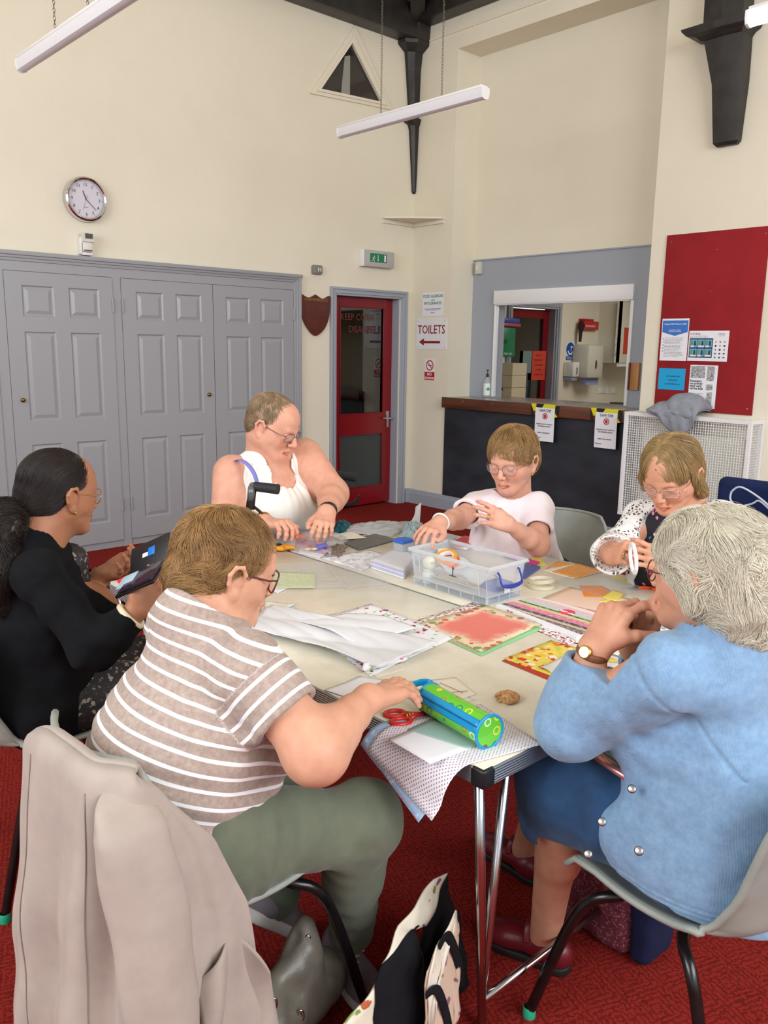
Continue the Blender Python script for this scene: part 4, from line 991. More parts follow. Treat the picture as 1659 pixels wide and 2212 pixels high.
class G:
 """ordered list of (op, shape, k): '+' smooth union, '-' smooth cut, '&' intersection"""
 def __init__(s, *ops): s.ops = []; [s.add(*o) for o in ops];
 def add(s, op, sh, k=0.0): s.ops.append((op, sh, k)); return s
 def u(s, k, *sh):
  for x in sh: s.add('+', x, k)
  return s
 def cut(s, k, *sh):
  for x in sh: s.add('-', x, k)
  return s
 @property
 def c(s): lo, hi = s.bounds(); return (lo + hi) / 2
 @property
 def R(s): lo, hi = s.bounds(); return float(np.linalg.norm(hi - lo)) / 2
 def bounds(s):
  if getattr(s, '_b', None) is not None and s._n == len(s.ops): return s._b
  lo = np.full(3, 1e9, np.float32); hi = -lo
  for op, sh, k in s.ops:
   if op != '+': continue
   if isinstance(sh, G): a, b = sh.bounds()
   elif isinstance(sh, RC): m = max(sh.ra, sh.rb); a = np.minimum(sh.a, sh.b) - m; b = np.maximum(sh.a, sh.b) + m
   else: a, b = sh.c - sh.R, sh.c + sh.R
   lo = np.minimum(lo, a); hi = np.maximum(hi, b)
  s._b = (lo, hi); s._n = len(s.ops); return s._b
 def cull(s, c, R):
  """only the shapes that matter inside the ball (c, R)"""
  out = G()
  for op, sh, k in s.ops:
   if op == '&' or (float(np.linalg.norm(sh.c - c)) - sh.R < R + k + 0.02):
    out.ops.append((op, sh.cull(c, R) if isinstance(sh, G) else sh, k))
  return out
 def __call__(s, p):
  d = None
  for op, sh, k in s.ops:
   v = sh(p)
   if v is None: continue
   if d is None:
    d = v if op == '+' else None
    continue
   if op == '+':
    if k > 0: h = np.maximum(k - np.abs(d - v), 0) / k; d = np.minimum(d, v) - h * h * k * 0.25
    else: d = np.minimum(d, v)
   elif op == '-':
    v = -v
    if k > 0: h = np.maximum(k - np.abs(d - v), 0) / k; d = np.maximum(d, v) + h * h * k * 0.25
    else: d = np.maximum(d, v)
   else:
    if k > 0: h = np.maximum(k - np.abs(d - v), 0) / k; d = np.maximum(d, v) + h * h * k * 0.25
    else: d = np.maximum(d, v)
  return d
def fnoise(p, f, seed=0):
 """cheap smooth noise in about [-1, 1]"""
 x, y, z = p[:, 0] * f, p[:, 1] * f, p[:, 2] * f; s = seed * 1.7
 a = np.sin(x * 1.3 + 1.9 * np.sin(y * 0.9 + s) + s); b = np.sin(y * 1.7 + 1.7 * np.sin(z * 1.1 + s * 2) + 2 * s); c = np.sin(z * 1.5 + 1.8 * np.sin(x * 1.2 - s) - s)
 return ((a + b + c) / 3).astype(np.float32)
def grow(tree, h, disp=None, dmax=0.0, block=14, lo=None, hi=None):
 """polygonise the field; returns points, quads"""
 a, b = tree.bounds(); a = a - 0.01 - dmax; b = b + 0.01 + dmax
 if lo is not None: a = np.maximum(a, A3(lo))
 if hi is not None: b = np.minimum(b, A3(hi))
 L = block * h
 ia = np.floor(a / L).astype(int); ib = np.ceil(b / L).astype(int)
 g = np.stack(np.meshgrid(*[np.arange(ia[k], ib[k]) for k in range(3)], indexing='ij'), -1).reshape(-1, 3)
 cen = ((g + 0.5) * L).astype(np.float32)
 d = tree(cen)
 bg = 3 * h
 grid = openvdb.FloatGrid(bg)
 rad = L * 0.87
 lim = rad * 1.15 + dmax + h
 near = np.abs(d) < lim
 ax = np.arange(block)
 off = (np.stack(np.meshgrid(ax, ax, ax, indexing='ij'), -1).reshape(-1, 3) * h).astype(np.float32)
 for q in g[(~near) & (d < 0)]:
  i0 = (q * block).tolist(); i1 = (q * block + block - 1).tolist()
  grid.fill(tuple(i0), tuple(i1), -bg)
 for q, c in zip(g[near], cen[near]):
  t = tree.cull(c, rad)
  if not t.ops: continue
  p = (q * L).astype(np.float32) + off
  v = t(p)
  if v is None: continue
  if disp is not None: v = v + disp(p)
  v = np.clip(v, -bg, bg).reshape(block, block, block)
  if v.min() >= bg: continue
  grid.copyFromArray(v.astype(np.float32), ijk=tuple(int(x) for x in q * block))
 pts, tri, quad = grid.convertToPolygons(isovalue=0.0, adaptivity=0.0)
 return pts * h, tri, quad
def qmesh(pts, tri, quad):
 me = bpy.data.meshes.new('m'); n = len(pts)
 me.vertices.add(n); me.vertices.foreach_set('co', np.ascontiguousarray(pts, dtype=np.float32).ravel())
 tri = np.asarray(tri).reshape(-1, 3)[:, ::-1]; quad = np.asarray(quad).reshape(-1, 4)[:, ::-1]
 nt, nq = len(tri), len(quad)
 me.loops.add(nt * 3 + nq * 4)
 me.loops.foreach_set('vertex_index', np.concatenate([quad.ravel(), tri.ravel()]).astype(np.int32))
 me.polygons.add(nt + nq)
 me.polygons.foreach_set('loop_start', np.concatenate([np.arange(nq) * 4, nq * 4 + np.arange(nt) * 3]).astype(np.int32))
 me.polygons.foreach_set('loop_total', np.concatenate([np.full(nq, 4), np.full(nt, 3)]).astype(np.int32))
 me.update(calc_edges=True); me.validate()
 return me
def paintattr(me, cols, name='tone'):
 a = me.color_attributes.new(name, 'FLOAT_COLOR', 'POINT')
 c = np.ones((len(me.vertices), 4), np.float32); c[:, :3] = cols; a.data.foreach_set('color', c.ravel())
def sdf(name, tree, h, m, parent=None, disp=None, dmax=0.0, paint=None, origin=None, lo=None, hi=None, relax=1):
 pts, tri, quad = grow(tree, h, disp, dmax, lo=lo, hi=hi)
 me = qmesh(pts, tri, quad)
 if paint is not None:
  cols = np.ones((len(pts), 3), np.float32)
  for c, r, colr, soft in paint:
   if callable(c): w_ = c(pts.astype(np.float32)); w_ = np.clip((r - w_) / soft, 0, 1)
   else: w_ = np.clip((r - np.linalg.norm(pts - A3(c), axis=1)) / soft, 0, 1)
   w_ = (w_ * w_ * (3 - 2 * w_))[:, None]
   cols = cols * (1 - w_) + np.array(colr, np.float32) * w_
  paintattr(me, cols)
 o = link(name, me, m, parent, origin); me.shade_smooth()
 return o

def skin_mat(name, rgb, dark=0.8, blotch=(200, 110, 95)):
 k = NT(name); b = k.b; b.inputs['Roughness'].default_value = 0.5; b.inputs['Specular IOR Level'].default_value = 0.35
 v = k.coord(); c = k.ramp(k.noise(v, 22, 4), [(0.3, tuple(x * 0.94 for x in rgb)), (0.7, tuple(min(255, x * 1.04) for x in rgb))])
 c = k.mix(k.math('MULTIPLY', k.noise(v, 9, 3), 0.35), c, blotch)
 at_ = k.n('ShaderNodeVertexColor', layer_name='tone'); c = k.mix(1.0, c, at_.outputs[0], 'MULTIPLY'); k.col(c)
 k.bump(k.noise(v, 260, 3), 0.12, 0.002)
 b.inputs['Subsurface Weight'].default_value = 0.12; b.inputs['Subsurface Radius'].default_value = (0.012, 0.004, 0.002); b.inputs['Subsurface Scale'].default_value = 0.6
 return k.m

# ------------------------------------------------------------------ heads and hands
def frame(fwd, up=(0, 0, 1)):
 """columns: right, forward, up"""
 y = nrm(fwd); x = nrm(np.cross(y, A3(up))); z = np.cross(x, y); return np.array([x, y, z], np.float32).T
def head_tree(c, F, s, neck, o):
 """face with brow, nose, lips, chin, ears; F columns right/forward/up; o: options"""
 P = lambda x, y, z: A3(c) + F @ (np.array([x, y, z], np.float32) * s)
 E = lambda x, y, z, rx, ry, rz, m=None: EL(P(x, y, z), (rx * s, ry * s, rz * s), F if m is None else F @ m)
 C = lambda a, b, ra, rb=None, sq=None: RC(P(*a), P(*b), ra * s, (ra if rb is None else rb) * s, sq=None if sq is None else (F @ np.array(sq[0], np.float32), sq[1]))
 w = o.get('w', 1.0); jl = o.get('jowl', 1.0)
 t = G(('+', E(0, -.012, .024, .074, .093, .084), 0))
 t.u(.03, E(0, .034, .028, .057, .047, .058), E(0, .030, -.036, .053 * w, .048, .064))
 for q in (-1, 1):
  t.u(.028, C((q * .047 * w, .002, -.050), (q * .018, .056, -.090), .020 * jl, .018 * jl))
  t.u(.022, E(q * .036, .052, -.036, .021 * w, .019, .021))
  t.u(.02, E(q * .060, .02, -.02, .014, .03, .03))
 t.u(.02, E(0, .066, -.096, .020, .017, .016))
 t.u(.014, C((-.034, .072, .015), (-.006, .078, .012), .0095), C((.034, .072, .015), (.006, .078, .012), .0095))
 for q in (-1, 1): t.cut(.016, E(q * .031, .092, -.004, .017, .013, .011))
 for q in (-1, 1):
  t.u(.003, E(q * .0305, .0735, -.004, .0135, .0115, .0115))                                    # closed or lowered lids
  t.u(.005, C((q * .018, .077, -.016), (q * .043, .069, -.015), .0045))                        # under-eye
  t.cut(.003, C((q * .018, .0875, -.011), (q * .042, .079, -.0105), .0016))
  t.cut(.008, C((q * .018, .094, -.046), (q * .033, .078, -.066), .0035))                       # smile line
 nl = o.get('nose', 1.0)
 t.u(.009, C((0, .082, .006), (0, .0985 * (0.9 + .1 * nl), -.032), .0065, .0098 * nl))
 for q in (-1, 1): t.u(.005, E(q * .0105 * nl, .091, -.036, .0075, .009, .0068)); t.cut(.002, E(q * .006, .096, -.0425, .0032, .005, .003))
 t.u(.008, C((0, .087, -.045), (0, .084, -.058), .008, .010))
 t.u(.004, C((-.021, .077, -.0675), (0, .0885, -.0635), .0036, .0050), C((.021, .077, -.0675), (0, .0885, -.0635), .0036, .0050))
 t.u(.004, C((-.018, .077, -.0715), (0, .0865, -.0735), .0038, .0056), C((.018, .077, -.0715), (0, .0865, -.0735), .0038, .0056))
 t.cut(.0025, C((-.022, .084, -.0690), (0, .0935, -.0684), .0016), C((.022, .084, -.0690), (0, .0935, -.0684), .0016))
 for q in (-1, 1):                                                                                   # ears
  er = G()
  tl = np.array([[1, 0, 0], [0, .97, -.24], [0, .24, .97]], np.float32)
  er.u(.004, E(q * .077, -.010, -.012, .005, .016, .029, tl))
  pts = [(q * .078, .004, -.016), (q * .084, .006, .004), (q * .088, -.004, .018), (q * .090, -.018, .016), (q * .089, -.026, .000), (q * .085, -.022, -.018), (q * .080, -.010, -.036), (q * .077, .000, -.042)]
  for a, b in zip(pts, pts[1:]): er.u(.004, C(a, b, .0042, .0042))
  er.u(.005, E(q * .079, -.004, -.038, .005, .009, .010))
  er.cut(.004, E(q * .089, -.006, -.006, .007, .008, .013))
  t.add('+', er, .005)
 n = A3(neck); nr = o.get('nr', .056)
 t.u(.03, RC(P(0, -.020, -.055), n, nr * s * .95, nr * s * 1.05), RC(P(0, .035, -.085), P(0, .0, -.105) * .6 + n * .4, .022 * s * jl, .035 * s))
 t.u(.02, RC(P(0, -.045, -.045), n * .85 + P(0, -.045, -.045) * .15 - F[:, 1] * .02, .040 * s, .045 * s))
 return t
def head_paint(c, F, s, brow=(.45, .36, .28), lip=(.88, .60, .58), cheek=(1.0, .84, .80)):
 P = lambda x, y, z: A3(c) + F @ (np.array([x, y, z], np.float32) * s)
 out = []
 for q in (-1, 1):
  out.append((P(q * .040, .062, -.034), .028 * s, cheek, .028 * s))
  out.append((RC(P(q * .012, .082, .0155), P(q * .044, .070, .018), .001), .0042 * s, brow, .003 * s))
  out.append((RC(P(q * .018, .0875, -.0105), P(q * .043, .079, -.0105), .0005), .0028 * s, (.33, .22, .18), .0022 * s))
  out.append((RC(P(q * .018, .086, -.002), P(q * .042, .078, -.002), .0005), .008 * s, (.90, .76, .72), .008 * s))
 for a, b in (((-.021, .080, -.0675), (0, .0925, -.064)), ((.021, .080, -.0675), (0, .0925, -.064)), ((-.019, .080, -.0715), (0, .092, -.0745)), ((.019, .080, -.0715), (0, .092, -.0745))):
  out.append((RC(P(*a), P(*b), .001), .0050 * s, lip, .0035 * s))
 out.append((RC(P(-.021, .083, -.069), P(.021, .083, -.069), .0005), .0 + .004 * s, (.45, .22, .2), .003 * s))
 out.append((P(0, .105, -.034), .013 * s, (1.0, .82, .78), .013 * s))
 return out
def hand_tree(W, fwd, up, side, L=0.180, curl=None, spread=(-10, -3, 4, 12), thumb=None, fat=1.0, elbow=None):
 """five separate fingers on a palm; up = back of the hand; side=-1 thumb towards -x (right hand, palm down), +1 the other"""
 y = nrm(fwd); x = nrm(np.cross(y, A3(up))); z = np.cross(x, y); M_ = np.array([x, y, z], np.float32).T; s = L / 0.180
 P = lambda a, b, c: A3(W) + M_ @ (np.array([a, b, c], np.float32) * s)
 curl = curl or [(20, 25, 15)] * 4
 t = G()
 kn = [(side * .031, .086, .001), (side * .0105, .090, .004), (-side * .0105, .085, .003), (-side * .030, .076, -.001)]
 for (a, b, c), r in zip(kn, (.0115, .012, .0115, .0105)):
  t.u(.012, RC(P(a * .55, .004, -.002), P(a, b - .004, c - .003), .0165 * s * fat, r * 1.02 * s * fat, sq=(z, .92)))
 t.u(.012, RC(P(side * .018, .018, -.010), P(side * .036, .046, -.014), .015 * s, .014 * s), RC(P(-side * .02, .02, -.008), P(-side * .028, .06, -.008), .013 * s, .011 * s))
 t.u(.012, EL(P(0, .0, -.001), (.026 * s * fat, .03 * s, .019 * s * fat), M_))
 fg = G()
 ln = (.070, .078, .073, .056); rr = (.0088, .0090, .0086, .0076)
 tips = []
 for i in range(4):
  a = radians(spread[i] * -side * -1) ; a = radians(spread[i]) * -side
  dy = np.array([sin(a), cos(a), 0.0]); p = np.array(kn[i]); ang = 0; one = G()
  for j, fr in enumerate((.46, .29, .25)):
   ang += radians(curl[i][j]); q = p + (dy * cos(ang) + np.array([0, 0, -sin(ang)])) * ln[i] * fr
   r0 = rr[i] * (1.06, .97, .88)[j] * fat; r1 = rr[i] * (.97, .88, .74)[j] * fat
   one.u(.003 if j else 0, RC(P(*p), P(*q), r0 * s, r1 * s)); one.u(.003, EL(P(*p), (r0 * 1.08 * s,) * 3))
   p = q
  tips.append(P(*p)); fg.u(0.0005, one)
 t.add('+', fg, .008)
 th = thumb or [(side * .030, .030, -.012), (side * .050, .058, -.018), (side * .058, .086, -.020), (side * .058, .108, -.020)]
 tg = G(); rt = (.0150, .0118, .0108, .0085)
 for i in range(3): tg.u(.004, RC(P(*th[i]), P(*th[i + 1]), rt[i] * s * fat, rt[i + 1] * s * fat))
 t.add('+', tg, .010)
 if elbow is not None:
  e = A3(elbow); w = P(0, -.008, -.002)
  t.u(.02, RC(w, e * .5 + w * .5, .0245 * s * fat, .036 * s * fat, sq=(z, .92)))
 t.tips = tips; t.P = P; t.M = M_; t.kn = [P(*k) for k in kn]; t.th = P(*th[-1])
 return t
def hand_paint(t, s=1.0):
 out = [(k + t.M[:, 2] * .008, .012 * s, (.98, .82, .78), .012 * s) for k in t.kn]
 out += [(p, .011 * s, (1.0, .84, .80), .010 * s) for p in t.tips]
 return out

# ------------------------------------------------------------------ hair: a cap of the right outline plus thousands of combed strands
def strands(name, cap, seeds, flow, m, parent, length=(.04, .07), step=.006, r=.0009, lift=.0, rise=0.0, jit=.25, seed=1, clump=0.5, droop=0.0, tones=((1, 1, 1), (.7, .7, .7)), tip=0.25, stick=1.0, push=0.0, wave=32, cs=.014):
 rg_ = np.random.default_rng(seed); N = len(seeds)
 p = seeds.astype(np.float32).copy(); L = rg_.uniform(length[0], length[1], N); K = int(max(length) / step) + 1
 stepN = (L / K).astype(np.float32)
 e = np.float32(.002)
 def grad(q):
  g = np.stack([cap(q + np.array(d, np.float32) * e) - cap(q - np.array(d, np.float32) * e) for d in ((1, 0, 0), (0, 1, 0), (0, 0, 1))], 1)
  return g / np.maximum(1e-6, np.linalg.norm(g, axis=1, keepdims=True))
 cid = np.floor((p + .006 * np.stack([fnoise(p, 70, 1), fnoise(p, 70, 2), fnoise(p, 70, 4)], 1)) * (1 / cs)).astype(int); hsh = (cid[:, 0] * 73856093 ^ cid[:, 1] * 19349663 ^ cid[:, 2] * 83492791) % 1000 / 1000.0
 cl = np.stack([np.sin(hsh * 77), np.sin(hsh * 131 + 1), np.sin(hsh * 53 + 2)], 1)
 rnd_ = rg_.normal(0, 1, (N, 3)) * jit * .13 + cl * jit * clump * .30
 path = [p.copy()]; base = np.float32(rg_.uniform(.0, 1, N)) * push
 for k in range(K):
  n = grad(p); d = flow(p).astype(np.float32) + rnd_
  d += np.stack([fnoise(p, wave, 3), fnoise(p, wave, 5), fnoise(p, wave, 7)], 1) * jit * 1.5
  d -= n * np.sum(d * n, 1, keepdims=True) * stick
  d /= np.maximum(1e-6, np.linalg.norm(d, axis=1, keepdims=True))
  tt = k / K
  d = d + n * (rise * tt) + np.array([0, 0, -droop * tt], np.float32)
  p = p + d * stepN[:, None]
  v = cap(p); tgt = lift * (tt) + base * min(1, tt * 3 + .2)
  p = p - n * np.minimum(0, v - tgt)[:, None] - n * (np.maximum(0, v - tgt - .001) * stick * (1 - rise) * .8)[:, None]
  path.append(p.copy())
 path = np.stack(path, 1)                                       # N, K+1, 3
 K1 = K + 1
 tan = np.gradient(path, axis=1); tan /= np.maximum(1e-6, np.linalg.norm(tan, axis=2, keepdims=True))
 ref = np.array([.31, .42, .85]); sd = np.cross(tan, ref); sd /= np.maximum(1e-6, np.linalg.norm(sd, axis=2, keepdims=True)); up = np.cross(sd, tan)
 rad = (r * rg_.uniform(.7, 1.3, N))[:, None] * np.linspace(1, tip, K1)[None]
 vs = np.stack([path + (sd * cos(a) + up * sin(a)) * rad[..., None] for a in (0, 2 * pi / 3, 4 * pi / 3)], 2)   # N,K1,3,3
 idx = (np.arange(N)[:, None, None] * K1 + np.arange(K)[None, :, None]) * 3 + np.arange(3)[None, None, :]
 nx = (np.arange(N)[:, None, None] * K1 + np.arange(K)[None, :, None]) * 3 + (np.arange(3)[None, None, :] + 1) % 3
 q = np.stack([idx, nx, nx + 3, idx + 3], -1).reshape(-1, 4)
 me = qmesh(vs.reshape(-1, 3), np.zeros((0, 3), int), q[:, ::-1])
 t0, t1 = np.array(tones[0]), np.array(tones[1]); mixv = np.clip(.5 + rg_.normal(0, .16, N) + (hsh - .5) * .45 + .35 * fnoise(seeds.astype(np.float32), 75, 9), 0, 1)[:, None]
 c = t0 * (1 - mixv) + t1 * mixv
 paintattr(me, np.repeat(c, K1 * 3, axis=0))
 o = link(name, me, m, parent); me.shade_smooth(); return o
def seeds_on(cap, box, n, keep=None, seed=1, inset=.003):
 """random points projected on the cap surface"""
 rg_ = np.random.default_rng(seed); out = []; lo, hi = box; tot = 0
 while tot < n:
  p = (lo + (hi - lo) * rg_.random((n * 4, 3))).astype(np.float32)
  v = cap(p); p = p[np.abs(v) < .02]
  for _ in range(3):
   e = .002; g = np.stack([cap(p + np.array(d, np.float32) * e) - cap(p - np.array(d, np.float32) * e) for d in ((1, 0, 0), (0, 1, 0), (0, 0, 1))], 1) / (2 * e)
   p = p - g * ((cap(p) + inset) / np.maximum(.2, np.sum(g * g, 1)))[:, None]
  if keep is not None: p = p[keep(p)]
  out.append(p); tot += len(p)
  if len(out) > 30: break
 return np.concatenate(out)[:n]
def hair_mat(name, rgb, rough=0.45):
 k = NT(name); b = k.b; b.inputs['Roughness'].default_value = rough; b.inputs['Specular IOR Level'].default_value = 0.4
 at_ = k.n('ShaderNodeVertexColor', layer_name='tone'); k.col(k.mix(1.0, tuple(rgb), at_.outputs[0], 'MULTIPLY')); return k.m
def cloth_mat(name, rgb=None, rough=0.85, weave=900, bump=0.15, var=0.05):
 if name in MATS: return MATS[name]
 k = NT(name); k.b.inputs['Roughness'].default_value = rough; k.b.inputs['Specular IOR Level'].default_value = 0.2; k.b.inputs['Sheen Weight'].default_value = 0.15 if sum(rgb) > 150 else 0
 v = k.coord(); k.col(k.ramp(k.noise(v, 18, 4), [(0.3, tuple(c * (1 - var) for c in rgb)), (0.7, tuple(min(255, c * (1 + var)) for c in rgb))]))
 k.bump(k.noise(v, weave, 2), bump, 0.002); MATS[name] = k.m; return k.m

def glasses(parent, c, F, s, m, lens=(.026, .019), tilt=0.0, style='round', w=.0012, top=None, x0=.033, y0=.094, z0=-.006):
 """spectacles on the face: two rims, bridge, two arms hooked over the ears"""
 P = lambda x, y, z: vec(A3(c) + F @ (np.array([x, y, z], np.float32) * s))
 g = MB()
 for q in (-1, 1):
  ring = []
  for i in range(25):
   a = i * 2 * pi / 24; ex = 1.0 if style == 'round' else .55
   cx, sz = cos(a), sin(a); cx = math.copysign(abs(cx) ** ex, cx); sz = math.copysign(abs(sz) ** ex, sz)
   x = q * x0 + lens[0] * cx; z = z0 + lens[1] * sz
   ring.append(P(x, y0 - abs(x) * .20 - (z - z0) * -.12, z))
  g.tube(ring, w * s, 6, cap=False)
  g.tube([P(q * (x0 + lens[0]), y0 - (x0 + lens[0]) * .2, z0 + lens[1] * .35), P(q * .071, .06, z0 + .006), P(q * .078, .0, z0 + .010), P(q * .080, -.012, z0 + .006), P(q * .078, -.026, z0 - .016)], w * 1.1 * s, 6)
 g.tube([P(-(x0 - lens[0]), y0 - .002, z0 + .003), P(0, y0 + .005, z0 + .007), P(x0 - lens[0], y0 - .002, z0 + .003)], w * s, 6)
 o = g.build('glasses', m, parent, smooth='all')
 for q in (-1, 1):
  l = MB(); ring = []
  for i in range(24):
   a = i * 2 * pi / 24; ex = 1.0 if style == 'round' else .55
   cx, sz = cos(a), sin(a); cx = math.copysign(abs(cx) ** ex, cx); sz = math.copysign(abs(sz) ** ex, sz)
   x = q * x0 + lens[0] * cx; z = z0 + lens[1] * sz; ring.append(P(x, y0 - abs(x) * .20 - (z - z0) * -.12, z))
  l.verts_faces(ring, [list(range(24))]); l.build('lens', M_lens, o)
 return o
M_lens = mat('spectacle_lens', (250, 250, 252), 0.05, alpha=0.10)
M_goldwire = mat('gold_wire', (206, 160, 100), 0.25, 1.0)
M_gold1 = mat('gold', (222, 176, 90), 0.25, 1.0)
def ring_on(name, a, b, r, m, parent, thick=.0045, n=24, flat=None, lab=None):
 """band round a limb: a point, direction"""
 a = vec(a); d = vec(b).normalized(); u = d.orthogonal().normalized(); v = d.cross(u)
 rr = r if isinstance(r, tuple) else (r, r)
 pts = [a + u * cos(2 * pi * i / n) * rr[0] + v * sin(2 * pi * i / n) * rr[1] for i in range(n + 1)]
 o = MB().tube(pts, thick, 8, cap=False, flat=(d, flat) if flat else None).build(name, m, parent, smooth='all')
 if lab: o['label'] = lab
 return o
# ------------------------------------------------------------------ chairs: grey one-piece plastic shell on black tube legs
M_shell = mat('grey_polypropylene', (150, 154, 146), 0.45, var=0.05, vs=10, bump=0.05, bs=120)
M_tube = mat('black_stove_enamel', (18, 17, 18), 0.25, var=0.3, vs=40)
M_foot = mat('green_plastic_foot', (30, 160, 120), 0.5)
def shell_pt(u, v):
 """u across -1..1, v along: 0 front lip of seat, .55 rear of seat, 1 top of back; local: chair faces +y, origin under the seat centre"""
 if v < .12: y = .20 - v * .35; z = .425 + (v / .12) * .022 - .01
 elif v < .52: t = (v - .12) / .40; y = .158 - t * .33; z = .447 - .022 * sin(pi * min(1, t * 1.05))
 elif v < .66: t = (v - .52) / .14; a = t * radians(76); y = -.172 - .065 * sin(a); z = .447 + .0 + .065 * (1 - cos(a))
 else: t = (v - .66) / .34; y = -.235 - t * .075 - 0.012 * t * t; z = .496 + t * .315
 wv = (.215 if v < .5 else .215 - .02 * min(1, (v - .5) / .15)) - (.05 * max(0, (v - .9) / .1) ** 2) - .03 * max(0, (.08 - v) / .08)
 x = u * wv
 kb = min(1, max(0, (v - .48) / .16)); z += .036 * abs(u) ** 3 * min(1, v / .22 + .1) * (1 - kb); y += .045 * u * u * kb
 if .45 < v < .75: k = 1 - abs(v - .6) / .15; z += .018 * k * abs(u) ** 3; y += .03 * k * abs(u) ** 4
 return Vector((x, y, z))
def make_chair():
 t = thing('stacking_chair', 'x', 'chair', (0, 0, 0), 'grey plastic stacking chairs')
 w = MB(); w.grid(lambda a, b: shell_pt(a * 2 - 1, b), 20, 40)
 o = w.build('seat_shell', M_shell, t, smooth='all', solid=.007, sub=1)
 # rolled rim
 w = MB()
 rim = [shell_pt(-1, i / 30) for i in range(31)] + [shell_pt(-1 + 2 * i / 12, 1) for i in range(1, 13)] + [shell_pt(1, 1 - i / 30) for i in range(1, 31)] + [shell_pt(1 - 2 * i / 12, 0) for i in range(1, 12)]
 w.tube([p + Vector((0, 0, -.006)) for p in rim] + [rim[0] + Vector((0, 0, -.006))], .0075, 8, cap=False); w.build('rim', M_shell, t, smooth='all')
 for sx in (-1, 1):
  for sy in (-1, 1):
   w = MB(); y0 = .04 if sy > 0 else -.06; y1 = .25 if sy > 0 else -.235
   w.tube(bez([(sx * .10, y0, .405), (sx * .165, y0 + sy * .03, .402), (sx * .198, y0 + sy * .075, .375), (sx * .205, (y0 + y1) / 2 + sy * .02, .28), (sx * .222, y1, .012)], 8), .0125, 10)
   lg = w.build('leg', M_tube, t, smooth='all')
   MB().lathe([(0, 0), (.0150, 0), (.0155, .022), (.013, .026)], (sx * .222, y1, 0), 12).build('foot', M_foot, lg, smooth=True)
 w = MB(); w.tube([(-.10, .04, .405), (.10, .04, .405)], .0125, 10); w.tube([(-.10, -.06, .405), (.10, -.06, .405)], .0125, 10); w.build('under_frame', M_tube, t, smooth='all')
 return t
chair0 = make_chair()
def place_chair(x, y, face, label, first=False):
 c = chair0 if first else copy_tree(chair0)
 c.location = (x, y, 0); c.rotation_euler.z = radians(face - 90); c['label'] = label
 return c
# ------------------------------------------------------------------ folding tables
M_lam = None
def lam():
 k = NT('cream_marbled_laminate'); k.b.inputs['Roughness'].default_value = .28; v = k.coord()
 f = k.noise(v, 9, 6, .65); k.col(k.ramp(f, [(.3, (222, 214, 192)), (.5, (232, 225, 205)), (.7, (239, 234, 217))])); return k.m
M_lam = lam()
k_ = NT('ribbed_aluminium_edge'); k_.b.inputs['Metallic'].default_value = .85; k_.b.inputs['Roughness'].default_value = .38; k_.col((172, 176, 182)); v_ = k_.coord(); z_ = k_.xyz(v_)[2]
k_.bump(k_.math('SINE', k_.math('MULTIPLY', z_, 1100.0)), .6, .003); M_alu = k_.m
M_legtube = mat('chromed_leg_tube', (196, 196, 200), .18, 1.0)
def folding_table(x0, x1, y0, y1, label, legs=True):
 t = thing('folding_table', label, 'table', ((x0 + x1) / 2, (y0 + y1) / 2, 0), 'cream topped folding tables pushed together')
 bx('tabletop', (x0 + .004, y0 + .004, .700), (x1 - .004, y1 - .004, .720), M_lam, t, .003)
 w = MB(); e = .004
 w.box((x0, y0 + .03, .683), (x0 + e, y1 - .03, .7185)); w.box((x1 - e, y0 + .03, .683), (x1, y1 - .03, .7185)); w.box((x0 + .03, y0, .683), (x1 - .03, y0 + e, .7185)); w.box((x0 + .03, y1 - e, .683), (x1 - .03, y1, .7185))
 w.build('metal_edging', M_alu, t)
 for a, b in ((x0, y0), (x1, y0), (x0, y1), (x1, y1)):
  sx = 1 if a == x0 else -1; sy = 1 if b == y0 else -1
  MB().box(sorted_lo(a - sx * .001, a + sx * .036, b - sy * .001, b + sy * .036)[0], sorted_lo(a - sx * .001, a + sx * .036, b - sy * .001, b + sy * .036)[1], .006, 3).build('corner_cap', M_blackplastic, t, smooth=True)
 if legs:
  for b, sy in ((y0, 1), (y1, -1)):
   for a, sx in ((x0, 1), (x1, -1)):
    l = MB(); l.tube([(a + sx * .032, b + sy * .040, .690), (a + sx * .075, b + sy * .055, .35), (a + sx * .115, b + sy * .07, .006)], .0105, 12)
    l.build('leg', M_legtube, t, smooth='all')
    l = MB(); l.tube([(a + sx * .115, b + sy * .035, .690), (a + sx * .130, b + sy * .085, .12), (a + sx * .135, b + sy * .09, .010)], .0100, 12)
    l.build('leg_brace', M_legtube, t, smooth='all')
   w = MB(); w.tube([(x0 + .11, b + sy * .065, .10), (x1 - .11, b + sy * .065, .10)], .009, 10); w.build('stretcher', M_legtube, t, smooth='all')
   w = MB(); w.box((x0 + .05, b + sy * .03 if sy > 0 else b - .07, .686), (x1 - .05, b + .07 if sy > 0 else b - .03, .700)); w.build('leg_bracket', M_black, t)
 return t
def sorted_lo(xa, xb, ya, yb): return (min(xa, xb), min(ya, yb), .678), (max(xa, xb), max(ya, yb), .7195)
TX = (-4.60, -3.85, -3.845, -3.10); TY0, TY1 = -4.985, -3.26
folding_table(TX[0], TX[1], TY0, TY1, 'cream topped folding table nearest the camera, with the polka-dot paper on its corner')
folding_table(TX[2], TX[3], TY0, TY1, 'cream topped folding table on the far side, under the storage box')
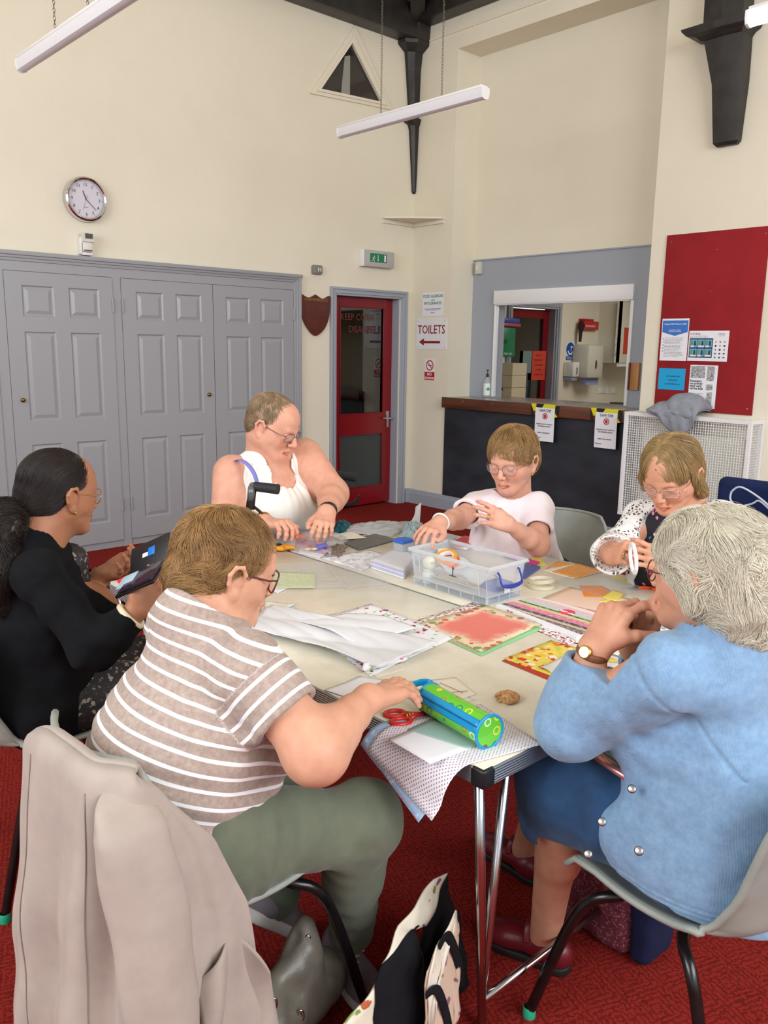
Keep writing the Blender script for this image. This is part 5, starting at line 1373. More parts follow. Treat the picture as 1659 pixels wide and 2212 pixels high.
# ------------------------------------------------------------------ people
class Fig:
 """skeleton (world joints) -> tapering body parts, each part available at any clothing thickness g"""
 def __init__(s, J, fwd, sc=1.0, hips=.17, waist=.15, chest=.155, depth=.78, arm=(.050, .043, .027), leg=(.088, .060, .036), bust=.055, belly=.0, sh=.062):
  s.J = {k: A3(v) for k, v in J.items()}; s.f = nrm(A3(fwd) * np.array([1, 1, 0])); s.x = nrm(np.cross(s.f, (0, 0, 1))); s.k = sc
  s.hips, s.waist, s.chest, s.depth, s.arm, s.leg, s.bust, s.belly, s.sh = hips, waist, chest, depth, arm, leg, bust, belly, sh
  J = s.J; s.mid = (J['sL'] + J['sR']) / 2; s.top = s.mid * .8 + J['neck'] * .2
 def torso(s, g=0.0, low=True):
  J, f = s.J, s.f; up = nrm(s.mid - J['pel']); pel = J['pel']; ch = s.mid - up * .13 + f * .005; wa = pel * .5 + ch * .5 + f * .0
  fx = nrm(np.cross(s.x, up)); fx = fx if fx @ f > 0 else -fx
  t = G(); dq = (fx, s.depth)
  t.u(.035, RC(pel, wa, s.hips + g, s.waist + g, dq), RC(wa, ch, s.waist + g, s.chest + g, dq), RC(ch, s.mid - up * .035, s.chest + g, s.chest * .70 + g, dq))
  t.u(.035, RC(J['sL'] * .9 + s.mid * .1 - up * .012, J['sR'] * .9 + s.mid * .1 - up * .012, s.sh * .80 + g * .8), RC(s.mid, J['neck'] - up * .02, s.sh + g * .8, s.sh * .72 + g * .8))
  for q in ('sL', 'sR'): t.u(.03, RC(J['neck'] - up * .040, J[q] - up * .010, .044 + g * .7, .040 + g * .7))
  if s.bust:
   for q in (-1, 1): t.u(.05, EL(ch + fx * (s.chest * s.depth - .01) + s.x * q * .075 - up * .02, [s.bust + .02 + g, s.bust + .02 + g, s.bust + .02 + g]))
  if s.belly: t.u(.06, EL(wa * .6 + pel * .4 + fx * (s.waist * s.depth - .06), [s.belly + .06 + g] * 3))
  if low: t.u(.05, RC(J.get('hL', pel), J.get('hR', pel), s.hips * .72 + g))
  return t
 def uarm(s, q, g=0.0, t0=0.0, t1=1.0):
  a, b = s.J['s' + q], s.J['e' + q]; r = s.arm; L = lambda t: r[0] + (r[1] - r[0]) * t
  return RC(a + (b - a) * t0, a + (b - a) * t1, L(t0) + g, L(t1) + g)
 def farm(s, q, g=0.0, t0=0.0, t1=1.0):
  a, b = s.J['e' + q], s.J['w' + q]; r = s.arm
  t = G(); L = lambda t_: r[1] * .98 + (r[2] - r[1] * .98) * t_ + .006 * sin(pi * min(1, t_ * 1.6)) * (t_ < .62)
  n = 3
  for i in range(n):
   u, v = t0 + (t1 - t0) * i / n, t0 + (t1 - t0) * (i + 1) / n
   t.u(.012, RC(a + (b - a) * u, a + (b - a) * v, L(u) + g, L(v) + g))
  return t
 def thigh(s, q, g=0.0, t0=0.0, t1=1.0):
  a, b = s.J['h' + q], s.J['k' + q]; r = s.leg; L = lambda t: r[0] + (r[1] - r[0]) * t
  return RC(a + (b - a) * t0, a + (b - a) * t1, L(t0) + g, L(t1) + g)
 def shin(s, q, g=0.0, t0=0.0, t1=1.0):
  a, b = s.J['k' + q], s.J['a' + q]; r = s.leg; L = lambda t: r[1] * .93 + (r[2] - r[1] * .93) * t
  t = G(('+', RC(a + (b - a) * t0, a + (b - a) * t1, L(t0) + g, L(t1) + g), 0))
  if t0 < .3: bk = -s.f * .014; t.u(.03, RC(a + (b - a) * .18 + bk, a + (b - a) * .45 + bk, s.leg[1] * .78 + g, s.leg[1] * .72 + g))
  return t
 def foot(s, q, d=None, g=0.0, L=.16):
  a = s.J['a' + q]; d = nrm(s.f if d is None else d); z = np.array([a[0], a[1], 0]);
  return G(('+', RC(a, z + d * .02 + (0, 0, .045), .036 + g, .036 + g), 0), ('+', RC(z + np.array([0, 0, .035]) - d * .035, z + d * L + np.array([0, 0, .028]), .033 + g, .028 + g), .02))
def rot_basis(fwd, roll=0, up=(0, 0, 1)): return frame(fwd, up)
def scal(me, name, vals):
 a = me.attributes.new(name, 'FLOAT', 'POINT'); a.data.foreach_set('value', np.asarray(vals, np.float32))
def verts(o):
 a = np.empty(len(o.data.vertices) * 3, np.float32); o.data.vertices.foreach_get('co', a); return a.reshape(-1, 3) + A3(ORG[o.name])
def shoe(name, a, d, m_up, m_sole, parent, L=.25, low=False, lift=0.0, pitch=0.0, h=.0025):
 """laced or strapped shoe: upper and sole as parts; a = ankle joint"""
 d = nrm(d); x = nrm(np.cross(d, (0, 0, 1))); z = np.cross(x, d)
 if pitch:
  z2 = z * cos(pitch) - d * sin(pitch); d = d * cos(pitch) + z * sin(pitch); z = z2
 B = A3(a) - z * .075
 P = lambda f, s_, u: B + d * f + x * s_ + z * u
 M_ = np.array([x, d, z], np.float32).T
 up = G(('+', EL(P(-.030, 0, .035), (.036, .045, .042), M_), 0)).u(.03, RC(P(-.01, 0, .040), P(.09, 0, .032), .037, .036, sq=(z, .85)), EL(P(.125, 0, .022), (.042, .060, .028), M_))
 if not low: up.u(.02, EL(P(.0, 0, .070), (.035, .048, .028), M_))
 up.cut(.004, EL(P(.005, 0, .085 if low else .112), (.029, .046, .040 if low else .03), M_)).add('&', HS(P(0, 0, .012), -z), .004)
 t = thing('x', None, None) if False else None
 o = sdf(name, up, h, m_up, parent)
 so = G(('+', RC(P(-.035, 0, .004), P(.145, 0, .004), .037, .040), 0)).u(.02, EL(P(.11, 0, .004), (.046, .072, .03), M_)); so.add('&', HS(P(0, 0, .018 if not low else .014), z), .003).add('&', HS(P(0, 0, -.012), -z), .003)
 sdf('sole', so, h, m_sole, o)
 return o, P

# ---- person in the striped T-shirt, near left
def build_striped():
 T = thing('person', 'seated person in beige and white striped T-shirt and green trousers at the near left', 'person', (-4.98, -4.49, 0))
 F = frame((.93, -.24, -.30))
 HC = A3(dep(494, 1224, 1.74)); s = 1.06
 J = dict(pel=(-5.01, -4.50, .56), neck=dep(432, 1345, 1.69), sR=dep(540, 1450, 1.60), sL=dep(392, 1350, 1.82), eR=dep(682, 1618, 1.56), wR=dep(796, 1508, 1.71), eL=(-4.86, -4.31, .77), wL=(-4.70, -4.40, .665),
    hR=(-4.98, -4.59, .545), hL=(-4.98, -4.40, .53), kR=dep(775, 1782, 1.83), kL=(-4.66, -4.44, .54), aR=dep(757, 2025, 2.06), aL=dep(598, 1960, 2.12))
 fg = Fig(J, (.98, -.2, 0), arm=(.057, .054, .029), hips=.172, waist=.165, chest=.163, depth=.86, bust=.06, belly=.05, sh=.060, leg=(.088, .068, .040))
 skin = skin_mat('skin_fair_warm', (214, 164, 134))
 W_ = A3(J['wR']); fw = nrm(A3(dep(885, 1476, 1.80)) - W_)
 hR = hand_tree(W_, fw, (.15, .1, 1), -1, .178, [(4, 8, 5), (14, 14, 8), (22, 20, 10), (28, 24, 14)], fat=1.12)
 hL = hand_tree(A3(J['wL']), (.9, -.4, -.1), (0, 0, 1), 1, .17, fat=1.1)
 t = G(('+', fg.torso(-.006), 0))
 for q in 'LR': t.u(.04, fg.uarm(q)).u(.035, fg.farm(q)); t.u(.03, fg.thigh(q, -.008)); t.u(.03, fg.shin(q, -.006))
 t.u(.03, EL(A3(J['eR']) + np.array([0, 0, -.015]), (.055, .055, .050)))
 t.u(.018, hR, hL)
 t.u(.03, head_tree(HC, F, s, J['neck'], dict(jowl=1.25, w=1.08, nr=.062)))
 body = sdf('body', t, .0025, skin, T, paint=head_paint(HC, F, s) + hand_paint(hR) + [(A3(J['eR']) - np.array([0, .02, .05]), .06, (1, .86, .80), .06)])
 # trousers
 tr = G(('+', RC(J['hL'], J['hR'], .150), 0)).u(.05, RC(J['pel'], A3(J['pel']) + (0.01, 0, .12), .18, .172, (fg.f, .84)))
 for q in 'LR': tr.u(.05, fg.thigh(q, .012)).u(.03, fg.shin(q, .012, 0, .93))
 tr.u(.03, EL(A3(J['kR']) + (.02, 0, .01), (.085, .08, .085)))
 for q in 'LR':
  a, b = A3(J['k' + q]), A3(J['a' + q]); tr.cut(.003, RC(a + (b - a) * .88, b + (b - a) * .3, .036, .040))
 kk = A3(J['kR'])
 def dt(p):
  r = np.linalg.norm(p - kk, axis=1); return (-.0035 * fnoise(p, 34, 1) * (1 + 0 * r) - .003 * np.sin(r * 150 + 2 * fnoise(p, 16, 4)) * np.clip(1 - r / .22, 0, 1) - .0022 * np.sin(r * 95 + 4 * fnoise(p, 9, 7)) * np.clip((r - .12) / .1, 0, 1)).astype(np.float32)
 sdf('trousers', tr, .004, cloth_mat('sage_cotton', (104, 110, 92), .9, 700, .2, .05), T, disp=dt, dmax=.007)
 # T-shirt
 sh = fg.torso(.010, low=False); sh.u(.06, RC(A3(J['pel']) + (0, 0, .0), A3(J['pel']) + (0, 0, .12), .190, .190, (fg.f, .92)))
 for q in 'LR': sh.u(.035, fg.uarm(q, .017, 0, .57))
 neck = A3(J['neck']); sh.u(.03, RC(neck - (.02, 0, .07), neck + (-.02, 0, .012), .095, .080))
 sh.cut(.004, RC(neck + (.015, 0, .02), neck + (.03, 0, .14), .067, .09))
 for q in 'LR':
  a, b = A3(J['s' + q]), A3(J['e' + q]); d = nrm(b - a); sh.cut(.003, RC(a + (b - a) * .52, a + (b - a) * .9, .057, .056))
 for q in 'LR':
  a, b = A3(J['s' + q]), A3(J['e' + q]); o = a + (b - a) * .57; cutter = G(('+', RC(o + (b - a) * .25, b, .12, .12), 0)); cutter.add('&', HS(o, -(b - a)), 0); sh.cut(.003, cutter)
 sh.add('&', HS(A3(J['pel']) + (0, 0, -.03), (.38, 0, -1)), .006)
 up = nrm(fg.mid - A3(J['pel'])); sr, er = A3(J['sR']), A3(J['eR']); pit = sr + (er - sr) * .3 - fg.f * .02
 def dsh(p):
  r = np.linalg.norm(p - pit, axis=1); z = (p - A3(J['pel'])) @ up
  w = np.clip(1 - z / .34, 0, 1)
  return (-.0045 * fnoise(p, 22, 2) - .0045 * np.sin(z * 115 + 3.0 * fnoise(p, 9, 6)) * w - .004 * np.sin(r * 105 + 2 * fnoise(p, 14, 5)) * np.clip(1 - r / .20, 0, 1)).astype(np.float32)
 k = NT('striped_jersey'); k.b.inputs['Roughness'].default_value = .85; k.b.inputs['Sheen Weight'].default_value = .15; v = k.coord()
 at_ = k.n('ShaderNodeAttribute', attribute_name='stripe'); fr = k.math('FRACT', at_.outputs['Fac'])
 st = k.ramp(fr, [(0.0, (240, 238, 240)), (.215, (240, 238, 240)), (.235, (0, 0, 0)), (1.0, (0, 0, 0))])
 msk = k.ramp(fr, [(0.0, (1., 1., 1.)), (.225, (1., 1., 1.)), (.25, (0., 0., 0.)), (.985, (0., 0., 0.)), (1.0, (1., 1., 1.))])
 hth = k.ramp(k.noise(v, 90, 4, .7), [(.3, (152, 132, 122)), (.7, (182, 163, 151))])
 k.col(k.mix(msk, hth, (238, 236, 238))); k.bump(k.noise(v, 800, 2), .15, .002)
 o = sdf('striped_t_shirt', sh, .0035, k.m, T, disp=dsh, dmax=.013)
 p = verts(o); z = (p - A3(J['pel'])) @ up + .12 * ((p - A3(J['pel'])) @ fg.f) ; sc = z / .0295
 for q in 'LR':
  a, b = A3(J['s' + q]), A3(J['e' + q]); d = nrm(b - a); tt = (p - a) @ d; arm = np.linalg.norm(p - a - np.outer(tt, d), axis=1)
  lat = (p - fg.mid) @ fg.x * (1 if q == 'R' else -1)
  m = (tt > .02) & (lat > .165 * .9) & (arm < .10); sc = np.where(m, -tt / .0295 + 7.3, sc)
 scal(o.data, 'stripe', sc)
 # collar band
 # hair
 P = lambda x, y, z: HC + F @ (np.array([x, y, z], np.float32) * s)
 cap = G(('+', EL(P(0, -.020, .032), np.array([.083, .098, .086]) * s, F), 0)).u(.03, EL(P(0, -.046, -.025), np.array([.072, .056, .066]) * s, F)).u(.03, RC(P(0, -.072, -.045), P(0, -.072, -.082), .046 * s, .030 * s))
 cap.cut(.02, EL(P(0, .085, -.045), np.array([.085, .075, .085]) * s, F))
 for q in (-1, 1): cap.cut(.008, EL(P(q * .092, .004, -.028), np.array([.026, .026, .036]) * s, F))
 hm = hair_mat('hair_sandy', (178, 142, 96))
 def cdisp(p): return (-.004 * fnoise(p, 55, 1) - .002 * fnoise(p, 140, 3)).astype(np.float32)
 sdf('hair_mass', cap, .003, hm, T, disp=cdisp, dmax=.006, paint=[(HC, 9, (.55, .48, .42), .01)])
 lo, hi = HC - .2, HC + .2
 crown = P(0, -.05, .10)
 def flow(p):
  q = (p - HC) @ F / s; r = q - np.array([0, -.045, .10]); d = np.zeros_like(q)
  d[:, 0] = r[:, 0] * 1.2; d[:, 1] = np.where(q[:, 2] > .03, r[:, 1] * .9 + .02, -.25 * (q[:, 2] < -.02)); d[:, 2] = -.06 - np.clip(.05 - q[:, 2], 0, 1) * 1.5
  d /= np.maximum(1e-5, np.linalg.norm(d, axis=1, keepdims=True)); return d @ F.T
 sd = seeds_on(cap, (lo, hi), 15000, seed=3)
 strands('hair', cap, sd, flow, hm, T, (.028, .055), .006, .00055, lift=.003, rise=.45, jit=.55, clump=1.3, tones=((1.40, 1.34, 1.24), (.42, .36, .28)), push=.004)
 glasses(T, HC, F, s, mat('maroon_frame', (96, 44, 50), .3), (.027, .021), style='square', w=.0018)
 # shoes
 mu = mat('mauve_knit', (128, 116, 124), .8, bump=.5, bs=300); ms = mat('pale_sole', (206, 200, 194), .6)
 for q, d, pt, z in (('R', (-.25, -1, 0), 0, .078), ('L', (.80, .1, 0), -.75, .17)):
  a = A3(J['a' + q]).copy(); so_, PP = shoe('trainer', (a[0], a[1] + (.03 if not pt else 0), z), d, mu, ms, T, pitch=pt)
  w = MB()
  for i in range(5): w.tube(bez([PP(.035 + i * .016, -.018, .066 - i * .004), PP(.04 + i * .016, 0, .078 - i * .005), PP(.045 + i * .016, .018, .066 - i * .004)], 4), .0022, 6)
  for q2 in (-1, 1): w.tube(bez([PP(.035, 0, .08), PP(.05, q2 * .02, .088), PP(.075, q2 * .022, .078), PP(.06, q2 * .008, .078), PP(.036, 0, .08)], 6), .002, 6)
  w.build('laces', mat('cream_lace', (220, 206, 180), .8), so_, smooth='all')
 return T
build_striped()
place_chair(-4.905, -4.49, 5, 'grey stacking chair at the near left with a beige trench coat over its back', first=True)
def standard_body(T, fg, HC, F, s, skin, hands, ho, h=.0026, paint=(), feet=True, lower=True, extra=()):
 J = fg.J
 t = G(('+', fg.torso(-.006), 0))
 for q in 'LR': t.u(.04, fg.uarm(q)).u(.03, fg.farm(q))
 if lower:
  for q in 'LR': t.u(.03, fg.thigh(q, -.006), fg.shin(q));
  if feet:
   for q in 'LR': t.u(.02, fg.foot(q, g=-.01))
 for x in extra: t.u(.02, x)
 t.u(.016, *hands); t.u(.03, head_tree(HC, F, s, J['neck'], ho))
 pt = head_paint(HC, F, s, brow=ho.get('brow', (.45, .36, .28)), lip=ho.get('lip', (.88, .60, .58)), cheek=ho.get('cheek', (1.0, .80, .76)))
 for x in hands: pt += hand_paint(x)
 return sdf('body', t, h, skin, T, paint=pt + list(paint))
def seated(fg_pel, f, knee=.42, w=.10, zk=.50, foot=.0):
 p = A3(fg_pel); f = nrm(f); x = nrm(np.cross(f, (0, 0, 1)))
 d = {}
 for q, sg in (('R', 1), ('L', -1)):
  d['h' + q] = p + x * sg * w * .9 - (0, 0, .03); d['k' + q] = p + f * knee + x * sg * w * .9 + (0, 0, zk - p[2]); d['a' + q] = np.array([*(p + f * (knee - .02 + foot) + x * sg * w * .8)[:2], .08])
 return d
def folds(c=None, a=.004, f=24, seed=1, ax=None, o=None, n=90, wd=.3):
 """cloth that buckles: soft bumps, and creases round a pinched point"""
 c = None if c is None else A3(c)
 def g(p):
  v = -a * fnoise(p, f, seed) - a * .5 * fnoise(p, f * 2.3, seed + 4)
  if c is not None:
   r = np.linalg.norm(p - c, axis=1); v = v - a * np.sin(r * n + 2.2 * fnoise(p, 13, seed + 2)) * np.clip(1 - r / wd, 0, 1)
  return v.astype(np.float32)
 return g
def cut_end(tree, a, b, t, r, lim=.12):
 """open end of a sleeve or leg at fraction t of a->b, hollow inside"""
 a, b = A3(a), A3(b); o = a + (b - a) * t
 tree.cut(.003, RC(a + (b - a) * (t - .16), a + (b - a) * (t + .3), r, r))
 c = G(('+', RC(o + (b - a) * .3, b + (b - a) * .1, lim, lim), 0)); c.add('&', HS(o, -(b - a)), 0); tree.cut(.003, c)
def hair_cap(HC, F, s, r=(.083, .101, .086), back=(-.050, -.025, .072, .060, .070), nape=None, face=(.085, -.045, .085, .075, .085), ears=True):
 P = lambda x, y, z: HC + F @ (np.array([x, y, z], np.float32) * s)
 c = G(('+', EL(P(0, -.018, .030), np.array(r) * s, F), 0))
 if back: c.u(.03, EL(P(0, back[0], back[1]), np.array(back[2:]) * s, F))
 if nape: c.u(.03, RC(P(0, *nape[0]), P(0, *nape[1]), nape[2] * s, nape[3] * s))
 c.cut(.018, EL(P(0, face[0], face[1]), np.array(face[2:]) * s, F))
 if ears:
  for q in (-1, 1): c.cut(.008, EL(P(q * .092, .004, -.028), np.array([.026, .026, .036]) * s, F))
 return c, P
def comb(HC, F, s, crown=(0, -.045, .10), fwd=.9, down=1.5, side=1.2, front=.02):
 def flow(p):
  q = (p - HC) @ F / s; r = q - np.array(crown); d = np.zeros_like(q)
  d[:, 0] = r[:, 0] * side; d[:, 1] = np.where(q[:, 2] > .02, r[:, 1] * fwd + front, -.1); d[:, 2] = -.06 - np.clip(.06 - q[:, 2], 0, 1) * down
  return (d / np.maximum(1e-5, np.linalg.norm(d, axis=1, keepdims=True))) @ F.T
 return flow
def hair(T, cap, HC, F, s, hm, n, flow, base=(.6, .55, .5), **kw):
 sdf('hair_mass', cap, .003, hm, T, disp=folds(None, .003, 60), dmax=.006, paint=[(HC, 9, base, .01)])
 keep = kw.pop('keep', None)
 return strands('hair', cap, seeds_on(cap, (HC - .25, HC + .25), n, keep=keep, seed=3), flow, hm, T, **kw)
def flower_mat(name, ground, cols, scale=26, size=.33, soft=.03, rough=.7, layers=2):
 """printed pattern of blooms: coloured blobs from cell noise on a plain ground"""
 if name in MATS: return MATS[name]
 k = NT(name); k.b.inputs['Roughness'].default_value = rough; v = k.coord()
 wob = k.n('ShaderNodeTexNoise', i_Scale=scale * 1.2, i_Detail=2.0); k.l(v, wob.inputs['Vector'])
 ad = k.n('ShaderNodeVectorMath', operation='MULTIPLY_ADD'); k.l(wob.outputs['Color'], ad.inputs[0]); ad.inputs[1].default_value = (.9 / scale,) * 3; k.l(v, ad.inputs[2])
 c = ground
 for i in range(layers):
  vo = k.n('ShaderNodeTexVoronoi', i_Scale=scale * (1 + .6 * i)); k.l(ad.outputs[0], vo.inputs['Vector'])
  rnd_ = k.xyz(vo.outputs['Color'])[0]; n_ = len(cols)
  pal = k.ramp(rnd_, [((j + .01) / n_, cc) for j, cc in enumerate(cols)], 'CONSTANT')
  m = k.ramp(vo.outputs['Distance'], [(size - soft, (1., 1., 1.)), (size + soft, (0., 0., 0.))])
  c = k.mix(m, c, pal)
 k.col(c); MATS[name] = k.m; return k.m

# ---- person in the black cardigan, far left
def build_black():
 T = thing('person', 'seated person in a black cardigan with dark tied-back hair, looking at a phone case', 'person', (-4.98, -3.61, 0))
 F = frame((1, .10, -.14)); HC = A3(dep(132, 1062, 2.30)); s = 1.05
 J = dict(pel=(-4.96, -3.61, .56), neck=dep(88, 1168, 2.27), sR=dep(82, 1240, 2.17), sL=dep(92, 1190, 2.42), eR=dep(205, 1405, 2.15), wR=dep(296, 1318, 2.17), eL=dep(165, 1290, 2.50), wL=dep(222, 1243, 2.42), **seated((-5.0, -3.62, .56), (1, 0, 0)))
 fg = Fig(J, (1, .05, 0), arm=(.048, .042, .025), hips=.150, waist=.145, chest=.148, depth=.84, bust=.055)
 skin = skin_mat('skin_brown', (170, 116, 86), blotch=(150, 84, 60))
 hR = hand_tree(J['wR'], nrm(A3(dep(352, 1240, 2.22)) - A3(J['wR'])), (.35, -.8, .35), -1, .175, [(25, 40, 25)] * 4, thumb=[(-.030, .030, -.012), (-.044, .060, -.006), (-.040, .085, .010), (-.034, .105, .020)])
 hL = hand_tree(J['wL'], nrm(A3(dep(290, 1222, 2.38)) - A3(J['wL'])), (-.1, .6, -.7), 1, .172, [(30, 35, 20)] * 4, thumb=[(.030, .030, -.012), (.052, .058, -.016), (.062, .088, -.012), (.066, .112, -.008)])
 standard_body(T, fg, HC, F, s, skin, (hR, hL), dict(brow=(.25, .2, .2), lip=(.75, .5, .5), cheek=(1, .88, .84)), h=.0028)
 c = fg.torso(.012); c.u(.05, RC(A3(J['pel']) + (.0, 0, -.02), A3(J['pel']) + (0, 0, .1), .160, .160, (fg.f, .9)))
 for q in 'LR': c.u(.03, fg.uarm(q, .014)).u(.025, fg.farm(q, .016, 0, .9))
 cut_end(c, J['eR'], J['wR'], .84, .036); cut_end(c, J['eL'], J['wL'], .86, .036)
 n = A3(J['neck']); c.u(.03, RC(n - (.02, 0, .07), n + (-.02, 0, .0), .085, .072)); c.cut(.004, RC(n + F[:, 1] * .015 + (0, 0, .01), n + F[:, 1] * .03 + (0, 0, .12), .061, .08))
 c.cut(.01, RC(n + fg.f * .12 - (0, 0, .02), A3(J['pel']) + fg.f * .24 + (0, 0, .1), .03, .05))
 sdf('cardigan', c, .0042, cloth_mat('black_knit', (17, 17, 20), .95, 420, .5, .2), T, disp=folds(J['eR'], .005, 20, 2), dmax=.016)
 d = G(('+', RC(n + fg.f * .06 - (0, 0, .08), A3(J['pel']) + fg.f * .07 + (0, 0, .1), .065, .12, (fg.x, 1.0)), 0)).u(.06, RC(J['hL'], J['kL'], .10, .085), RC(J['hR'], J['kR'], .10, .085), RC(A3(J['kL']) * .9 + A3(J['kR']) * .1, A3(J['aL']) + (0, 0, .12), .085, .10), RC(J['kR'], A3(J['aR']) + (0, 0, .12), .085, .10))
 sdf('dress', d, .006, flower_mat('grey_print_cotton', (38, 32, 34), [(120, 118, 116), (60, 50, 50), (150, 140, 130), (40, 34, 36)], 45), T, disp=folds(None, .005, 18, 3), dmax=.01)
 for q in 'LR': shoe('shoe', (J['a' + q][0], J['a' + q][1], .078), fg.f, M_blackplastic, M_blackplastic, T, low=True, h=.004)
 cap, P = hair_cap(HC, F, s, (.0775, .097, .083), (-.052, -.020, .064, .052, .055), None, (.097, -.056, .082, .074, .090))
 tie = P(0, -.112, -.052)
 cap.u(.03, RC(P(0, -.085, -.025), tie, .038 * s, .020 * s))
 hm = hair_mat('hair_black_brown', (52, 44, 42), .4)
 def flow(p):
  t = tie - p; d = t / np.maximum(1e-4, np.linalg.norm(t, axis=1, keepdims=True)); q = (p - HC) @ F / s
  return d + F[:, 2] * (-.35 * np.clip(q[:, 1:2] / .08, 0, 1))
 keep = lambda p: ((np.linalg.norm((p - P(0, -.018, .115)) , axis=1) > .030) | (np.random.default_rng(1).random(len(p)) < .25))
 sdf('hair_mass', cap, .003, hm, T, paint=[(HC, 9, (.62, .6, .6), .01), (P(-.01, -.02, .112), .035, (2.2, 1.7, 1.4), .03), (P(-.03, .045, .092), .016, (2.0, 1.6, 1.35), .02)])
 strands('hair', cap, seeds_on(cap, (HC - .25, HC + .25), 7000, keep, 3), flow, hm, T, length=(.05, .12), step=.008, r=.0006, lift=.001, rise=.0, jit=.18, clump=.3, tones=((1.2, 1.1, 1.05), (.4, .4, .42)), push=.002)
 pt = G(('+', RC(tie, P(0, -.15, -.085), .022, .045), 0)).u(.05, RC(P(0, -.15, -.085), P(.01, -.165, -.20), .055, .05), RC(P(.01, -.165, -.20), P(.015, -.15, -.29), .045, .02))
 sdf('ponytail_mass', pt, .004, hm, T, disp=folds(None, .006, 50), dmax=.01, paint=[(HC, 9, (.6, .56, .54), .01)])
 def fl2(p):
  z = np.clip((tie[2] - p[:, 2:3]) / .08, 0, 1); return F[:, 1] * -(1 - z) * 1.2 + np.array([0, 0, -1.0]) * (.3 + z)
 strands('ponytail', pt, seeds_on(pt, (tie - .3, tie + .2), 5000, None, 4), fl2, hm, T, length=(.06, .13), step=.009, r=.0007, lift=.004, rise=.3, jit=.5, clump=.9, tones=((1.3, 1.2, 1.1), (.4, .4, .4)), push=.008)
 w = MB(); a = P(-.022, -.108, -.030); b = P(-.034, -.092, -.066); w.tube([vec(a), vec((a + b) / 2 + F[:, 1] * -.010), vec(b)], .0055, 8)
 clip = w.build('hair_clip', M_blackplastic, T, smooth='all')
 for i in range(6):
  q = a + (b - a) * i / 5 - F[:, 0] * .004 - F[:, 1] * (.006 * sin(pi * i / 5) + .002); MB().ball(q, .0038, 8).build('pearl', M_chrome, clip, smooth='all')
 glasses(T, HC, F, s, M_goldwire, (.025, .020), w=.0010)
 e = P(.079, .002, -.046); MB().ball(e, .0045, 8).build('earring', M_gold1, T, smooth='all')
 wr = A3(J['wR']); dw = nrm(wr - A3(J['eR'])); ring_on('bangle', wr - dw * .024, dw, .037, mat('ivory_bangle', (228, 214, 180), .35), T, .0085)
 wl = A3(J['wL']); dl = nrm(wl - A3(J['eL'])); bb = ring_on('bead_bracelet', wl - dl * .012, dl, .029, mat('amber_beads', (120, 74, 30), .4, bump=.5, bs=400), T, .0045)
 MB().ball(wl - dl * .012 - np.array([0, 0, .040]), (.008, .004, .009), 8).build('charm', mat('amber_beads'), bb, smooth='all')
 # rose coloured phone wallet held in both hands
 C0 = A3(dep(322, 1228, 2.20)); X = nrm(A3(dep(365, 1205, 2.16)) - A3(dep(285, 1240, 2.24))); Zc = nrm(np.array([-.35, -.50, .80])); Zc = nrm(Zc - X * (Zc @ X)); Yc = np.cross(Zc, X)
 pc = thing('phone_wallet', 'open black phone wallet held by the person in the black cardigan', 'phone case', C0)
 def pl(name, x0, x1, y0, y1, z0, z1, m, ang=0, par=pc, bev=.003):
  ca, sa = cos(ang), sin(ang); M_ = Matrix([list(X), list(Yc), list(Zc)]).transposed().to_4x4(); M_.translation = vec(C0)
  return MB().box((x0, y0, z0), (x1, y1, z1), bev, mtx=M_ @ Matrix.Rotation(ang, 4, 'X')).build(name, m, par, smooth=True)
 lt = mat('black_leather', (20, 19, 21), .45, bump=.2, bs=300)
 pl('cover', -.082, .075, .002, .082, -.004, .002, lt, .35); pl('cover', -.082, .075, -.082, -.002, -.004, .004, lt, -.15)
 ph = pl('phone', -.060, .073, -.078, -.006, .0045, .012, mat('dark_screen', (48, 36, 52), .1), -.15);
 pl('card', -.085, -.02, -.060, -.012, .0125, .0135, mat('pale_blue_card', (176, 200, 214), .4), -.12)
 pl('sticker', -.005, .022, .036, .060, .0025, .0032, mat('sky_blue_print', (20, 120, 210), .4), .35); pl('sticker', -.028, -.006, .038, .050, .0025, .0032, M_paper, .35)
build_black()
place_chair(-4.93, -3.595, 0, 'grey stacking chair at the left edge, under the person in the black cardigan')

